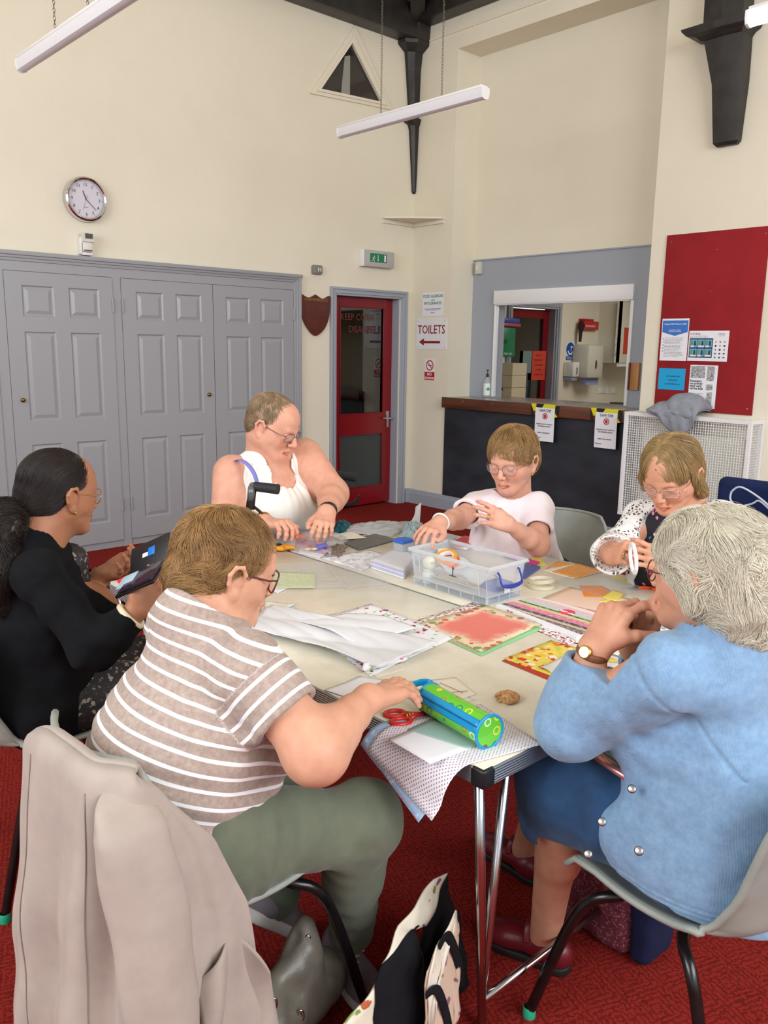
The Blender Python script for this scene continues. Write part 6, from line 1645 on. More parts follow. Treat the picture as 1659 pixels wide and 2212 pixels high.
# ---- person in the white sleeveless top, far side left
def build_white():
 T = thing('person', 'seated person in a white sleeveless top with short grey hair and glasses', 'person', (-3.70, -2.95, 0))
 F = frame((.42, -.80, -.40)); HC = A3(dep(592, 918, 3.48)); s = 1.17
 J = dict(pel=(-3.66, -2.84, .56), neck=dep(574, 985, 3.56), sR=dep(500, 1022, 3.50), sL=dep(658, 985, 3.62), eR=dep(487, 1130, 3.44), wR=dep(572, 1128, 3.22), eL=dep(720, 1066, 3.50), wL=dep(706, 1106, 3.26), **seated((-3.64, -2.84, .56), (.0, -1, 0), .40))
 fg = Fig(J, (.12, -1, 0), arm=(.078, .062, .033), hips=.19, waist=.18, chest=.178, depth=.82, bust=.08, belly=.08, sh=.066, leg=(.10, .07, .042))
 skin = skin_mat('skin_ruddy', (220, 168, 142), blotch=(214, 120, 100))
 hR = hand_tree(J['wR'], nrm(A3(dep(668, 1132, 3.12)) - A3(J['wR'])), (.2, -.3, 1), -1, .185, [(35, 35, 20), (45, 40, 20), (50, 40, 20), (55, 40, 20)], fat=1.15)
 hL = hand_tree(J['wL'], nrm(A3(dep(696, 1150, 3.14)) - A3(J['wL'])), (-.1, -.45, .9), 1, .175, [(20, 35, 25), (30, 40, 25), (35, 40, 25), (40, 40, 25)], fat=1.15)
 standard_body(T, fg, HC, F, s, skin, (hR, hL), dict(jowl=1.45, w=1.10, nose=1.2, nr=.068, cheek=(1.0, .72, .66), lip=(.86, .56, .55)), h=.003)
 c = fg.torso(.013); n = A3(J['neck']); up = nrm(fg.mid - A3(J['pel']))
 for q, sg in (('R', 1), ('L', -1)):
  c.cut(.010, RC(A3(J['s' + q]) + fg.x * sg * .062 - up * .015, A3(J['e' + q]) - fg.f * .02 + fg.x * sg * .02, .080, .095))
 c.cut(.006, RC(n + fg.f * .05 - (0, 0, .03), n + (0, 0, .12), .084, .10), EL(n + fg.f * .11 - (0, 0, .085), (.06, .06, .06)))
 lo_ = fg.f
 def dw(p):
  a = np.arctan2((p - n) @ fg.x, (p - n) @ fg.f); r = np.linalg.norm(p - n, axis=1); z = np.clip((r - .11) / .05, 0, 1) * np.clip(1 - (r - .14) / .2, 0, 1)
  return (-.0028 * np.sin(a * 34 + fnoise(p, 14, 2)) * z - .005 * fnoise(p, 20, 3)).astype(np.float32)
 sdf('sleeveless_top', c, .0038, cloth_mat('white_cotton', (238, 236, 228), .85, 700, .1, .02), T, disp=dw, dmax=.009)
 k = G(('+', RC(J['hL'], J['hR'], .16), 0))
 for q in 'LR': k.u(.05, fg.thigh(q, .012)).u(.04, fg.shin(q, .016))
 sdf('trousers', k, .006, cloth_mat('navy_cotton', (36, 42, 66), .9), T, disp=folds(None, .005, 16, 2), dmax=.01)
 for q in 'LR': shoe('shoe', (J['a' + q][0], J['a' + q][1], .078), fg.f, M_blackplastic, M_blackplastic, T, low=True, h=.004)
 lil = mat('lilac_elastic', (128, 126, 200), .6)
 for q, sg in (('R', 1), ('L', -1)):
  a = A3(J['s' + q]); b = fg.mid + fg.x * sg * .150 + up * .0
  pts = [b + fg.f * .125 - up * .085 + fg.x * sg * .01, b + fg.f * .100 - up * .02 + fg.x * sg * .012, b + fg.f * .055 + up * .022 + fg.x * sg * .012, b + up * .040 + fg.x * sg * .012, b - fg.f * .05 + up * .015]
  w = MB(); w.tube(bez(pts, 8), .011, 8, flat=(Vector(fg.f * .5 + up), .25)); w.build('bra_strap', lil, T, smooth='all')
 # gathered neck tie
 w = MB(); b0 = n + fg.f * .135 - up * .115
 for sg in (-1, 1): w.tube(bez([b0, b0 + fg.x * sg * .022 + up * -.01 + fg.f * .012, b0 + fg.x * sg * .012 - up * .045 + fg.f * .02, b0 + fg.f * .012], 6), .0022, 6); w.tube(bez([b0, b0 + fg.x * sg * .01 - up * .06 + fg.f * .02, b0 + fg.x * (sg * .025 + .02) - up * .13 + fg.f * .03], 6), .002, 6)
 w.build('drawstring', mat('white_cord', (236, 234, 226), .8), T, smooth='all')
 cap, P = hair_cap(HC, F, s, (.0765, .095, .080), (-.052, -.022, .062, .050, .055), None, (.100, -.066, .080, .072, .086))
 hm = hair_mat('hair_grey_brown', (168, 146, 118), .5)
 hair(T, cap, HC, F, s, hm, 6000, comb(HC, F, s, (0.02, -.06, .09), 1.1, 1.2, 1.0, .03), base=(.85, .74, .68), length=(.02, .05), step=.006, r=.0007, lift=.001, rise=.15, jit=.35, clump=.6, tones=((1.2, 1.16, 1.1), (.62, .58, .54)), push=.002)
 glasses(T, HC, F, s, mat('tortoise_wire', (120, 90, 84), .3, .6), (.024, .016), style='square', w=.0011)
 d = nrm(A3(J['wR']) - A3(J['eR'])); wr = A3(J['wR']) - d * .015
 g = ring_on('smart_watch', wr, d, (.040, .034), M_gold1, T, .004, flat=2.2); tw = -A3(CR[2]); ctr = wr + nrm(tw - d * (tw @ d)) * .036
 MB().lathe([(0, .006), (.017, .006), (.021, .004), (.022, -.004)], ctr, 24, tuple(nrm(tw - d * (tw @ d)))).build('case', M_gold1, g, smooth=True)
 MB().lathe([(0, .0068), (.0165, .0068)], ctr, 24, tuple(nrm(tw - d * (tw @ d)))).build('screen', M_blackplastic, g)
 d = nrm(A3(J['wL']) - A3(J['eL'])); ring_on('fitness_band', A3(J['wL']) - d * .01, d, (.038, .033), M_blackplastic, T, .0045, flat=2.2)
 kn = hR.kn[2];
 # orange pen
 a = hR.P(-.02, .125, -.04); b = hR.P(-.02, .175, -.055)
 tag(MB().tube([vec(hR.P(-.005, .09, -.03)), vec(b)], [.0055, .003], 8).build('pen', mat('orange_plastic', (228, 78, 28), .4), smooth='all'), 'orange pen held over the clear bag by the person in white', 'pen')
 return J, fg
build_white()

# ---- person in the pale pink T-shirt
def build_pink():
 T = thing('person', 'seated person in a pale pink T-shirt with glasses, reaching over the table', 'person', (-2.92, -3.9, 0))
 F = frame((-.97, -.22, -.26)); HC = A3(dep(1106, 993, 3.30)); s = 1.10
 J = dict(pel=(-2.90, -3.79, .56), neck=dep(1112, 1082, 3.40), sR=dep(1030, 1094, 3.44), sL=dep(1160, 1098, 3.34), eR=dep(992, 1120, 3.30), wR=dep(950, 1128, 3.06), eL=dep(1163, 1178, 3.20), wL=dep(1098, 1132, 3.06), **seated((-2.90, -3.79, .56), (-1, 0, 0)))
 fg = Fig(J, (-.98, -.1, 0), arm=(.047, .040, .025), hips=.140, waist=.138, chest=.148, depth=.80, bust=.055)
 skin = skin_mat('skin_fair_pink', (218, 168, 144), blotch=(208, 120, 104))
 hR = hand_tree(J['wR'], nrm(A3(dep(918, 1150, 2.98)) - A3(J['wR'])), (-.1, -.1, 1), -1, .175, [(28, 18, 12), (24, 18, 12), (24, 20, 12), (26, 22, 12)], spread=(-16, -4, 8, 20))
 hL = hand_tree(J['wL'], nrm(A3(dep(1045, 1106, 3.02)) - A3(J['wL'])), (-.45, -.8, .35), 1, .170, [(18, 22, 15), (22, 25, 15), (24, 30, 15), (30, 35, 20)], spread=(-8, -2, 5, 14), thumb=[(.026, .030, -.012), (.034, .058, -.026), (.030, .082, -.034), (.026, .100, -.038)])
 standard_body(T, fg, HC, F, s, skin, (hR, hL), dict(jowl=1.1, nose=1.05, cheek=(1.0, .66, .64)), h=.003)
 c = fg.torso(.016); n = A3(J['neck'])
 for q in 'LR': c.u(.03, fg.uarm(q, .019, 0, .64))
 cut_end(c, J['sR'], J['eR'], .60, .050, .10); cut_end(c, J['sL'], J['eL'], .62, .050, .10)
 c.cut(.004, RC(n + fg.f * .025 - (0, 0, .03), n + (0, 0, .12), .070, .088))
 sdf('t_shirt', c, .0038, cloth_mat('pale_pink_cotton', (240, 226, 230), .85, 700, .1, .02), T, disp=folds(A3(J['sR']) - (0, 0, .08), .0045, 20, 3, n=80), dmax=.014)
 k = G(('+', RC(J['hL'], J['hR'], .14), 0))
 for q in 'LR': k.u(.05, fg.thigh(q, .012)).u(.04, fg.shin(q, .014))
 sdf('trousers', k, .006, cloth_mat('navy_cotton', (36, 42, 66), .9), T, disp=folds(None, .005, 16, 2), dmax=.01)
 for q in 'LR': shoe('shoe', (J['a' + q][0], J['a' + q][1], .078), fg.f, M_blackplastic, M_blackplastic, T, low=True, h=.004)
 cap, P = hair_cap(HC, F, s, (.086, .102, .094), (-.050, -.020, .076, .058, .066), None, (.090, -.052, .078, .078, .088))
 hm = hair_mat('hair_light_brown', (176, 142, 98), .45)
 hair(T, cap, HC, F, s, hm, 8000, comb(HC, F, s, (0, -.04, .11), 1.2, 1.6, 1.2, .02), base=(.6, .56, .5), length=(.03, .06), step=.006, r=.0008, lift=.003, rise=.35, jit=.4, clump=.9, tones=((1.3, 1.25, 1.15), (.6, .54, .48)), push=.004)
 # fringe over the forehead
 glasses(T, HC, F, s, mat('rose_wire', (176, 130, 120), .3, .7), (.026, .020), w=.0010)
 d = nrm(A3(J['wR']) - A3(J['eR'])); ring_on('wrist_band', A3(J['wR']) - d * .012, d, (.033, .028), mat('white_rubber', (232, 230, 232), .5), T, .004, flat=2.0)
 MB().ball(P(-.079, .004, -.048), .004, 8).build('earring', M_gold1, T, smooth='all')
 f0 = hL.kn[2] + hL.M[:, 1] * .012; ring_on('finger_ring', f0, hL.M[:, 1], .0105, M_gold1, T, .0018)
build_pink()
place_chair(-2.89, -3.79, 180, 'grey stacking chair behind the person in the pale pink T-shirt')

# ---- person in the white crochet cardigan
def build_crochet():
 T = thing('person', 'seated person in white crochet cardigan and floral dress holding a white hoop', 'person', (-2.92, -4.62, 0))
 F = frame((-.86, -.10, -.50)); HC = A3(dep(1448, 1022, 2.78)); s = 1.10
 J = dict(pel=(-2.90, -4.57, .56), neck=dep(1492, 1108, 2.90), sR=dep(1388, 1122, 2.98), sL=dep(1556, 1124, 2.80), eR=dep(1322, 1195, 2.90), wR=dep(1322, 1200, 2.70), eL=dep(1590, 1215, 2.72), wL=dep(1446, 1215, 2.55), **seated((-2.90, -4.57, .56), (-1, 0, 0)))
 fg = Fig(J, (-.98, -.05, 0), arm=(.046, .040, .025), hips=.155, waist=.142, chest=.148, depth=.80, bust=.06)
 skin = skin_mat('skin_fair_tan', (214, 160, 130), blotch=(206, 118, 96))
 hR = hand_tree(J['wR'], nrm(A3(dep(1366, 1182, 2.56)) - A3(J['wR'])), (-.75, .2, .55), -1, .168, [(45, 50, 30), (55, 50, 30), (60, 50, 30), (62, 50, 30)], thumb=[(-.024, .030, -.014), (-.030, .056, -.030), (-.020, .080, -.040), (-.012, .100, -.042)])
 hL = hand_tree(J['wL'], nrm(A3(dep(1385, 1196, 2.52)) - A3(J['wL'])), (-.9, -.2, .3), 1, .165, [(20, 30, 20), (26, 34, 20), (32, 36, 20), (38, 40, 22)], thumb=[(.024, .030, -.014), (.034, .056, -.030), (.030, .080, -.040), (.022, .100, -.042)])
 standard_body(T, fg, HC, F, s, skin, (hR, hL), dict(jowl=1.0, nose=1.0, cheek=(1.0, .76, .72)), h=.003)
 n = A3(J['neck']); up = nrm(fg.mid - A3(J['pel']))
 d = fg.torso(.006); d.cut(.004, RC(n + fg.f * .045 - (0, 0, .03), n + (0, 0, .12), .078, .095), EL(n + fg.f * .09 - (0, 0, .10), (.05, .045, .085)))
 d.u(.05, RC(J['hL'], J['kL'], .105, .09), RC(J['hR'], J['kR'], .105, .09), RC(J['kL'], A3(J['aL']) + (0, 0, .15), .09, .11), RC(J['kR'], A3(J['aR']) + (0, 0, .15), .09, .11))
 sdf('floral_dress', d, .004, flower_mat('navy_flower_cotton', (20, 20, 34), [(20, 20, 34), (224, 62, 150), (70, 150, 220), (20, 20, 34), (214, 206, 196), (88, 96, 60), (20, 20, 34), (228, 140, 170)], 26, .30), T, disp=folds(None, .003, 20, 2), dmax=.005)
 for q in 'LR': shoe('shoe', (J['a' + q][0], J['a' + q][1], .078), fg.f, M_blackplastic, M_blackplastic, T, low=True, h=.004)
 c = fg.torso(.018); c.u(.05, RC(A3(J['pel']) + (0, 0, -.02), A3(J['pel']) + (0, 0, .1), .175, .165, (fg.f, .9)))
 for q in 'LR': c.u(.04, fg.uarm(q, .018)).u(.04, fg.farm(q, .016, 0, .3)); a, b = A3(J['e' + q]), A3(J['w' + q]); c.u(.03, RC(a + (b - a) * .2, a + (b - a) * .78, .055, .068)); cut_end(c, a, b, .70, .060)
 c.cut(.006, RC(n + fg.f * .02 - (0, 0, .02), n + (0, 0, .12), .074, .09))
 c.cut(.010, RC(n + fg.f * .14 - up * .04 + fg.x * .02, A3(J['pel']) + fg.f * .19 + up * .10 + fg.x * .02, .100, .105), RC(n + fg.f * .10 - up * .02, n + fg.f * .17 - up * .2, .085, .095))
 k = NT('white_crochet'); k.b.inputs['Roughness'].default_value = .9; v = k.coord(); k.col((242, 240, 238))
 vo = k.n('ShaderNodeTexVoronoi', i_Scale=80.0, feature='DISTANCE_TO_EDGE'); k.l(v, vo.inputs['Vector']); big = k.noise(v, 14, 2)
 hole = k.math('MAXIMUM', k.math('LESS_THAN', vo.outputs['Distance'], .20), 0.0); hb = k.math('MAXIMUM', hole, k.math('LESS_THAN', big, .47)); k.l(hb, k.b.inputs['Alpha'])
 v2 = k.n('ShaderNodeTexVoronoi', i_Scale=150.0); k.l(v, v2.inputs['Vector']); k.bump(v2.outputs['Distance'], .5, .004)
 sdf('crochet_cardigan', c, .0042, k.m, T, disp=folds(J['eR'], .004, 20, 3), dmax=.012)
 cap, P = hair_cap(HC, F, s, (.083, .101, .086), (-.052, -.028, .078, .056, .072), ((-.070, -.05), (-.078, -.10), .052, .040), (.094, -.058, .074, .078, .085))
 cap.u(.02, RC(P(-.072, .0, -.01), P(-.078, -.03, -.085), .020, .016), RC(P(.074, .02, -.01), P(.080, .01, -.055), .018, .014))
 hm = hair_mat('hair_blond_highlights', (176, 150, 106), .45)
 def flow(p):
  q = (p - HC) @ F / s; d = np.zeros_like(q); sg = np.where(q[:, 0] > .012, 1., -1.)
  d[:, 0] = sg * np.clip(.9 - np.abs(q[:, 0]) / .09, 0, 1); d[:, 1] = np.where((q[:, 1] > .03), .35, -.25); d[:, 2] = -.25 - np.clip(np.abs(q[:, 0]) / .05, 0, 1.2)
  return d @ F.T
 hair(T, cap, HC, F, s, hm, 8000, flow, base=(.62, .56, .5), length=(.06, .11), step=.007, r=.0008, lift=.003, rise=.15, jit=.25, clump=.8, tones=((1.28, 1.22, 1.1), (.5, .44, .4)), push=.004)
 glasses(T, HC, F, s, mat('silver_wire', (200, 180, 170), .25, 1.0), (.028, .015), style='square', w=.0012, z0=-.010)
 MB().tube(bez([P(-.079, .002, -.045), P(-.082, .002, -.055), P(-.080, .004, -.066), P(-.077, .002, -.055)], 4), .0022, 6).build('earring', M_gold1, T, smooth='all')
 w = MB(); pts = [n + fg.x * -.075 + fg.f * .02 + (0, 0, .02), n + fg.x * -.06 + fg.f * .09 - (0, 0, .03), n + fg.x * .0 + fg.f * .14 - (0, 0, .10), n + fg.x * .06 + fg.f * .09 - (0, 0, .03), n + fg.x * .075 + fg.f * .02 + (0, 0, .02)]
 w.tube(bez(pts, 8), .0016, 6); w.build('necklace', M_gold1, T, smooth='all')
 f0 = hR.kn[2] + hR.M[:, 1] * .01 - hR.M[:, 2] * .01; ring_on('finger_ring', f0, hR.M[:, 1] - hR.M[:, 2] * .8, .0105, M_gold1, T, .0022)
 rc = A3(dep(1368, 1206, 2.50)); dd = nrm(np.array([.6, -.65, .1]))
 tag(ring_on('white_ring', rc, dd, .044, M_offwhite, None, .0055, 40) if False else ring0(rc, dd), 'white plastic hoop held by the person in the crochet cardigan', 'ring')
def ring0(a, d, r=.044, th=.0058, m=None):
 a = vec(a); d = vec(d).normalized(); u = d.orthogonal().normalized(); v = d.cross(u)
 return MB().tube([a + u * cos(2 * pi * i / 40) * r + v * sin(2 * pi * i / 40) * r for i in range(41)], th, 10, cap=False).build('hoop', m or M_white, smooth='all')
build_crochet()
ch_ = place_chair(-2.88, -4.57, 180, 'grey stacking chair under the person in the crochet cardigan')

# ---- person in the blue cardigan, near right
def build_blue():
 T = thing('person', 'seated person in a light blue cardigan with short white hair, near right', 'person', (-4.17, -5.27, 0))
 F = frame((-.02, .97, -.04)); HC = A3(dep(1525, 1235, 1.56)); s = 1.04
 J = dict(pel=(-4.17, -5.27, .56), neck=dep(1560, 1372, 1.55), sL=dep(1440, 1450, 1.54), sR=dep(1700, 1420, 1.72), eL=dep(1238, 1560, 1.70), wL=dep(1283, 1400, 1.66), eR=dep(1425, 1490, 1.84), wR=dep(1372, 1402, 1.76),
    hL=(-4.25, -5.24, .53), hR=(-4.05, -5.26, .53), kL=dep(1222, 1700, 1.86), kR=(-4.06, -4.80, .54), aL=dep(1178, 2015, 2.10), aR=dep(1135, 1830, 2.45))
 fg = Fig(J, (-.15, 1, 0), arm=(.055, .048, .028), hips=.175, waist=.16, chest=.160, depth=.86, bust=.06, belly=.05, sh=.060, leg=(.092, .062, .038))
 skin = skin_mat('skin_fair_aged', (212, 160, 132), blotch=(196, 112, 90))
 wL = A3(J['wL']); wR = A3(J['wR'])
 hL = hand_tree(wL, nrm(A3(dep(1336, 1306, 1.66)) - wL), (-.84, .20, .48), 1, .192, [(34, 22, 12), (52, 50, 24), (66, 60, 30), (76, 60, 34)], thumb=[(.026, .034, -.014), (.046, .058, -.030), (.056, .072, -.060), (.060, .080, -.088)], fat=1.0)
 hR = hand_tree(wR, nrm(A3(dep(1388, 1312, 1.72)) - wR), (.35, .2, .6), -1, .170, [(70, 85, 45), (78, 85, 45), (80, 85, 45), (80, 85, 45)], fat=1.08, thumb=[(-.024, .030, -.016), (-.030, .058, -.030), (-.016, .074, -.042), (.0, .088, -.046)])
 t = G(('+', fg.torso(-.006), 0))
 for q in 'LR': t.u(.04, fg.uarm(q)).u(.03, fg.farm(q)); t.u(.03, fg.thigh(q, -.006)); t.u(.03, fg.shin(q)); t.u(.02, fg.foot(q, (-.25, 1, 0) if q == 'L' else (.1, 1, 0), -.012, .09))
 t.u(.016, hL); t.u(.016, hR); t.u(.03, head_tree(HC, F, s, J['neck'], dict(jowl=1.2, nr=.054)))
 sdf('body', t, .0024, skin, T, paint=head_paint(HC, F, s) + hand_paint(hL) + hand_paint(hR))
 # skirt
 k = G(('+', RC(J['hL'], J['hR'], .118), 0)).u(.05, RC(J['hL'], A3(J['hL']) + (A3(J['kL']) - A3(J['hL'])) * 1.0, .112, .100), RC(J['hR'], A3(J['hR']) * .06 + A3(J['kR']) * .94, .112, .100), RC(A3(J['hL']) * .5 + A3(J['hR']) * .5, A3(J['kL']) * .5 + A3(J['kR']) * .5, .10, .088), RC(A3(J['kL']) + (0, .03, 0), A3(J['kL']) + (0, .03, -.06), .09, .092), RC(A3(J['kR']) + (0, .02, 0), A3(J['kR']) + (0, .02, -.06), .09, .092))
 k.add('&', HS(A3(J['kL']) + (0, .085, -.02), (0, 1, -.35)), .01); k.cut(.01, RC(A3(J['kL']) + (0, 0, -.09), A3(J['kL']) + (0, .1, -.15), .064, .07), RC(A3(J['kR']) + (0, 0, -.09), A3(J['kR']) + (0, .1, -.15), .064, .07))
 sdf('skirt', k, .004, cloth_mat('denim_blue_cotton', (42, 72, 108), .85, 600, .2, .12), T, disp=folds(J['kL'], .005, 18, 2), dmax=.014)
 # cardigan
 n = A3(J['neck']); up = nrm(fg.mid - A3(J['pel'])); pel = A3(J['pel'])
 c = fg.torso(.016); c.u(.06, RC(pel + (0, -.02, -.05), pel + (0, 0, .12), .196, .190, (fg.f, .94)))
 c.u(.03, fg.uarm('L', .018), fg.uarm('R', .014)).u(.03, fg.farm('L', .020, 0, .9), fg.farm('R', .020, 0, .9))
 eL = A3(J['eL']); a = eL; b = wL
 for q, aa, bb in (('L', eL, wL), ('R', A3(J['eR']), wR)):
  c.u(.012, RC(aa + (bb - aa) * .58, aa + (bb - aa) * .86, .047, .043)); cut_end(c, aa, bb, .83, .036)
 c.u(.03, EL(eL + (0, 0, -.005), (.07, .07, .062)))
 # open fronts hanging down beside the hips, pocket
 fl = pel - fg.x * .165 + fg.f * .06
 c.u(.04, RC(fl + fg.f * .0 + (0, 0, .10), fl + fg.f * .06 - (0, 0, .02), .050, .040, (fg.x, .5)), RC(fl - fg.f * .03 + (0, 0, .0), fl + fg.f * .10 - (0, 0, .0), .05, .03, (fg.x, .5)))
 c.u(.03, RC(n - (0, .0, .08), n - (0, .005, -.012), .090, .076)); c.cut(.003, RC(n + (0, .01, .022), n + F[:, 1] * .02 + (0, 0, .13), .064, .085))
 c.cut(.012, RC(n + fg.f * .13 - up * .03, pel + fg.f * .26 + up * .12, .05, .07))
 sL = A3(J['sL']); pit = sL + (eL - sL) * .12 - up * .07
 o1 = sL + (eL - sL) * .04
 def dc(p):
  r = np.linalg.norm(p - pit, axis=1); re = np.linalg.norm(p - (eL + (0, 0, .06)), axis=1); z = (p - pel) @ up
  seam = (p - o1) @ nrm(eL - sL); sm = np.exp(-(seam / .004) ** 2) * (p @ fg.x < (pel @ fg.x - .04)) * (z > .22)
  hem = .0012 * np.sin(np.clip((z + .075) / .0062, 0, 7) * pi) * (z < -.02)
  return (-.0045 * fnoise(p, 17, 2) - .0015 * fnoise(p, 52, 5) - .0045 * np.sin(r * 85 + 2 * fnoise(p, 12, 5)) * np.clip(1 - r / .16, 0, 1) - .0055 * np.sin(re * 120 + 2 * fnoise(p, 12, 8)) * np.clip(1 - re / .11, 0, 1) + .003 * sm + hem).astype(np.float32)
 c.add('&', HS(pel + (0, 0, -.088), (0, .14, -1)), .008)
 m = NT('sky_blue_knit'); m.b.inputs['Roughness'].default_value = .92; m.b.inputs['Sheen Weight'].default_value = .25; v = m.coord()
 m.col(m.ramp(m.noise(v, 60, 5, .7), [(.3, (112, 146, 180)), (.7, (134, 167, 199))])); wv = m.n('ShaderNodeTexWave', i_Scale=95.0, i_Distortion=2.0); wv.inputs['Detail'].default_value = 1; m.l(v, wv.inputs['Vector']); m.bump(m.mix(.5, wv.outputs['Fac'], m.noise(v, 700, 2)), .22, .002)
 co = sdf('cardigan', c, .0035, m.m, T, disp=dc, dmax=.015)
 for px, py, dd in ((1365, 1704, 1.60), (1300, 1775, 1.60), (1270, 1845, 1.62), (1380, 1838, 1.50)):
  q = dep(px, py, dd); bt = MB().lathe([(0, .0022), (.006, .0018), (.0085, .0002), (.0085, -.002)], q, 16, tuple(A3((-.55, -.2, .35)))).build('button', M_steel, co, smooth='all')
 # watch
 d = nrm(wL - eL); g = ring_on('wrist_watch', wL - d * .010, d, (.036, .030), mat('tan_leather', (122, 74, 46), .5), T, .0035, flat=2.2)
 cc = wL - d * .010 + nrm(A3(dep(1245, 1392, 1.6)) - A3(dep(1283, 1395, 1.66))) * .035; nn = tuple(nrm(cc - (wL - d * .01)))
 MB().lathe([(0, .004), (.011, .004), (.0135, .002), (.0135, -.004)], cc, 20, nn).build('case', M_gold1, g, smooth=True); MB().lathe([(0, .0046), (.0105, .0046)], cc, 20, nn).build('dial', M_paper, g)
 # shoes
 mr = mat('dark_red_leather', (110, 26, 36), .35, bump=.1, bs=120); mk = mat('black_rubber', (24, 20, 20), .6)
 for q, dd in (('L', (-.22, 1, 0)), ('R', (.1, 1, 0))):
  A = J['a' + q]; so, PP = shoe('strap_shoe', (A[0], A[1], .082), dd, mr, mk, T, low=True)
  w = MB(); w.tube(bez([PP(.035, -.034, .050), PP(.04, -.022, .082), PP(.042, 0, .094), PP(.04, .022, .082), PP(.035, .034, .050)], 6), .009, 8, flat=(Vector((0, 0, 1)), .3)); w.build('strap', mr, so, smooth='all')
 # hair
 cap, P = hair_cap(HC, F, s, (.089, .108, .094), (-.060, -.030, .082, .064, .085), ((-.078, -.06), (-.080, -.080), .056, .045), (.100, -.055, .095, .088, .098), ears=False)
 cap.u(.02, RC(P(-.074, -.008, .0), P(-.076, -.022, -.045), .018, .015), RC(P(.074, -.008, .0), P(.076, -.022, -.045), .018, .015))
 hm = hair_mat('hair_white', (238, 232, 214), .5)
 hair(T, cap, HC, F, s, hm, 17000, comb(HC, F, s, (0, .0, .12), .9, 1.8, 1.1, -.01), base=(.80, .76, .72), length=(.045, .095), step=.006, r=.0006, lift=.004, rise=.35, jit=.75, clump=1.0, tones=((1.12, 1.11, 1.08), (.74, .70, .67)), push=.006, wave=34, cs=.022)
 glasses(T, HC, F, s, mat('bronze_wire', (110, 84, 66), .3, .8), (.026, .019), w=.0013)
build_blue()
place_chair(-4.175, -5.23, 82, 'grey stacking chair at the near right, under the person in the blue cardigan')

# ---- person whose hand and pink cuff reach in at the right edge
def build_edge():
 T = thing('person', 'person in a pink top at the right edge, only a hand and cuff in view', 'person', (-2.70, -5.42, 0))
 F = frame((-.95, .1, -.3)); HC = A3((-2.78, -5.42, 1.20)); s = 1.08
 J = dict(pel=(-2.62, -5.42, .56), neck=(-2.70, -5.42, 1.05), sR=(-2.72, -5.25, .98), sL=(-2.72, -5.59, .98), eR=(-2.86, -5.16, .80), wR=dep(1678, 1352, 2.50), eL=(-2.92, -5.6, .80), wL=(-3.05, -5.45, .80), **seated((-2.62, -5.42, .56), (-1, 0, 0)))
 fg = Fig(J, (-1, 0, 0)); skin = skin_mat('skin_fair_edge', (214, 158, 134))
 hR = hand_tree(J['wR'], nrm(A3(dep(1640, 1358, 2.42)) - A3(J['wR'])), (0, 0, 1), -1, .165, [(30, 30, 20)] * 4); hL = hand_tree(J['wL'], (-1, .3, -.1), (0, 0, 1), 1, .165)
 standard_body(T, fg, HC, F, s, skin, (hR, hL), dict(), h=.0042, feet=True)
 c = fg.torso(.016)
 for q in 'LR': c.u(.04, fg.uarm(q, .018)).u(.03, fg.farm(q, .020, 0, .95)); cut_end(c, J['e' + q], J['w' + q], .86, .036)
 n = A3(J['neck']); c.cut(.004, RC(n - (0, 0, .02), n + (0, 0, .12), .07, .09))
 sdf('pink_top', c, .006, cloth_mat('pink_jersey', (224, 176, 182), .85), T, disp=folds(None, .004, 20, 2), dmax=.008)
 k = G(('+', RC(J['hL'], J['hR'], .14), 0))
 for q in 'LR': k.u(.05, fg.thigh(q, .012)).u(.04, fg.shin(q, .014))
 sdf('trousers', k, .008, cloth_mat('navy_cotton'), T)
 cap, P = hair_cap(HC, F, s); hm = hair_mat('hair_brown', (110, 84, 60)); sdf('hair_mass', cap, .004, hm, T, disp=folds(None, .003, 60), dmax=.006, paint=[(HC, 9, (1, 1, 1), .01)])
build_edge()
# ------------------------------------------------------------------ craft things on the tables
TZ = .7205
def tp_(px, py, z=TZ): return at(px, py, 2, z)
def page(name, label, cat, px, m, z=0.0, th=.0006, wav=0.0, parent=None, curl=None, group=None, n=10, pts=None, edge=False):
 """sheet of paper laid on the table, corners measured from the photo; wav = gentle cockle, curl(u,v)->lift"""
 c = pts or [tp_(*p, TZ) for p in px]
 def f(u, v):
  p = c[0].lerp(c[1], u).lerp(c[3].lerp(c[2], u), v)
  q = Vector(p); q.z = TZ + z + th / 2 + wav * (.5 + .5 * sin(u * 7 + v * 4 + z * 900)) * (.4 + .6 * abs(2 * u - 1)) + (curl(u, v) if curl else 0)
  if edge and q.x < -4.602:
   s = -4.602 - q.x; a = min(1.25, s / .07); q.x = -4.602 - s * cos(a * .75) - z * 2.2 * a; q.z -= s * sin(a * .9)
  return q
 o = MB().grid(f, n, n).build(name, m, parent, smooth='all', solid=th)
 if parent is None: tag(o, label, cat, group)
 elif label: o['label'] = label
 return o
M_card = mat('cream_card', (240, 232, 214), .6); M_lilac = mat('lilac_paper', (200, 196, 232), .6)
def film(name, a, rgb=(236, 238, 240), bump=.8, bs=30):
 return mat(name, rgb, .12, alpha=a, bump=bump, bs=bs)
M_film = film('clear_film', .16); M_film2 = film('cloudy_film', .45, (226, 230, 234), 1.0, 22)

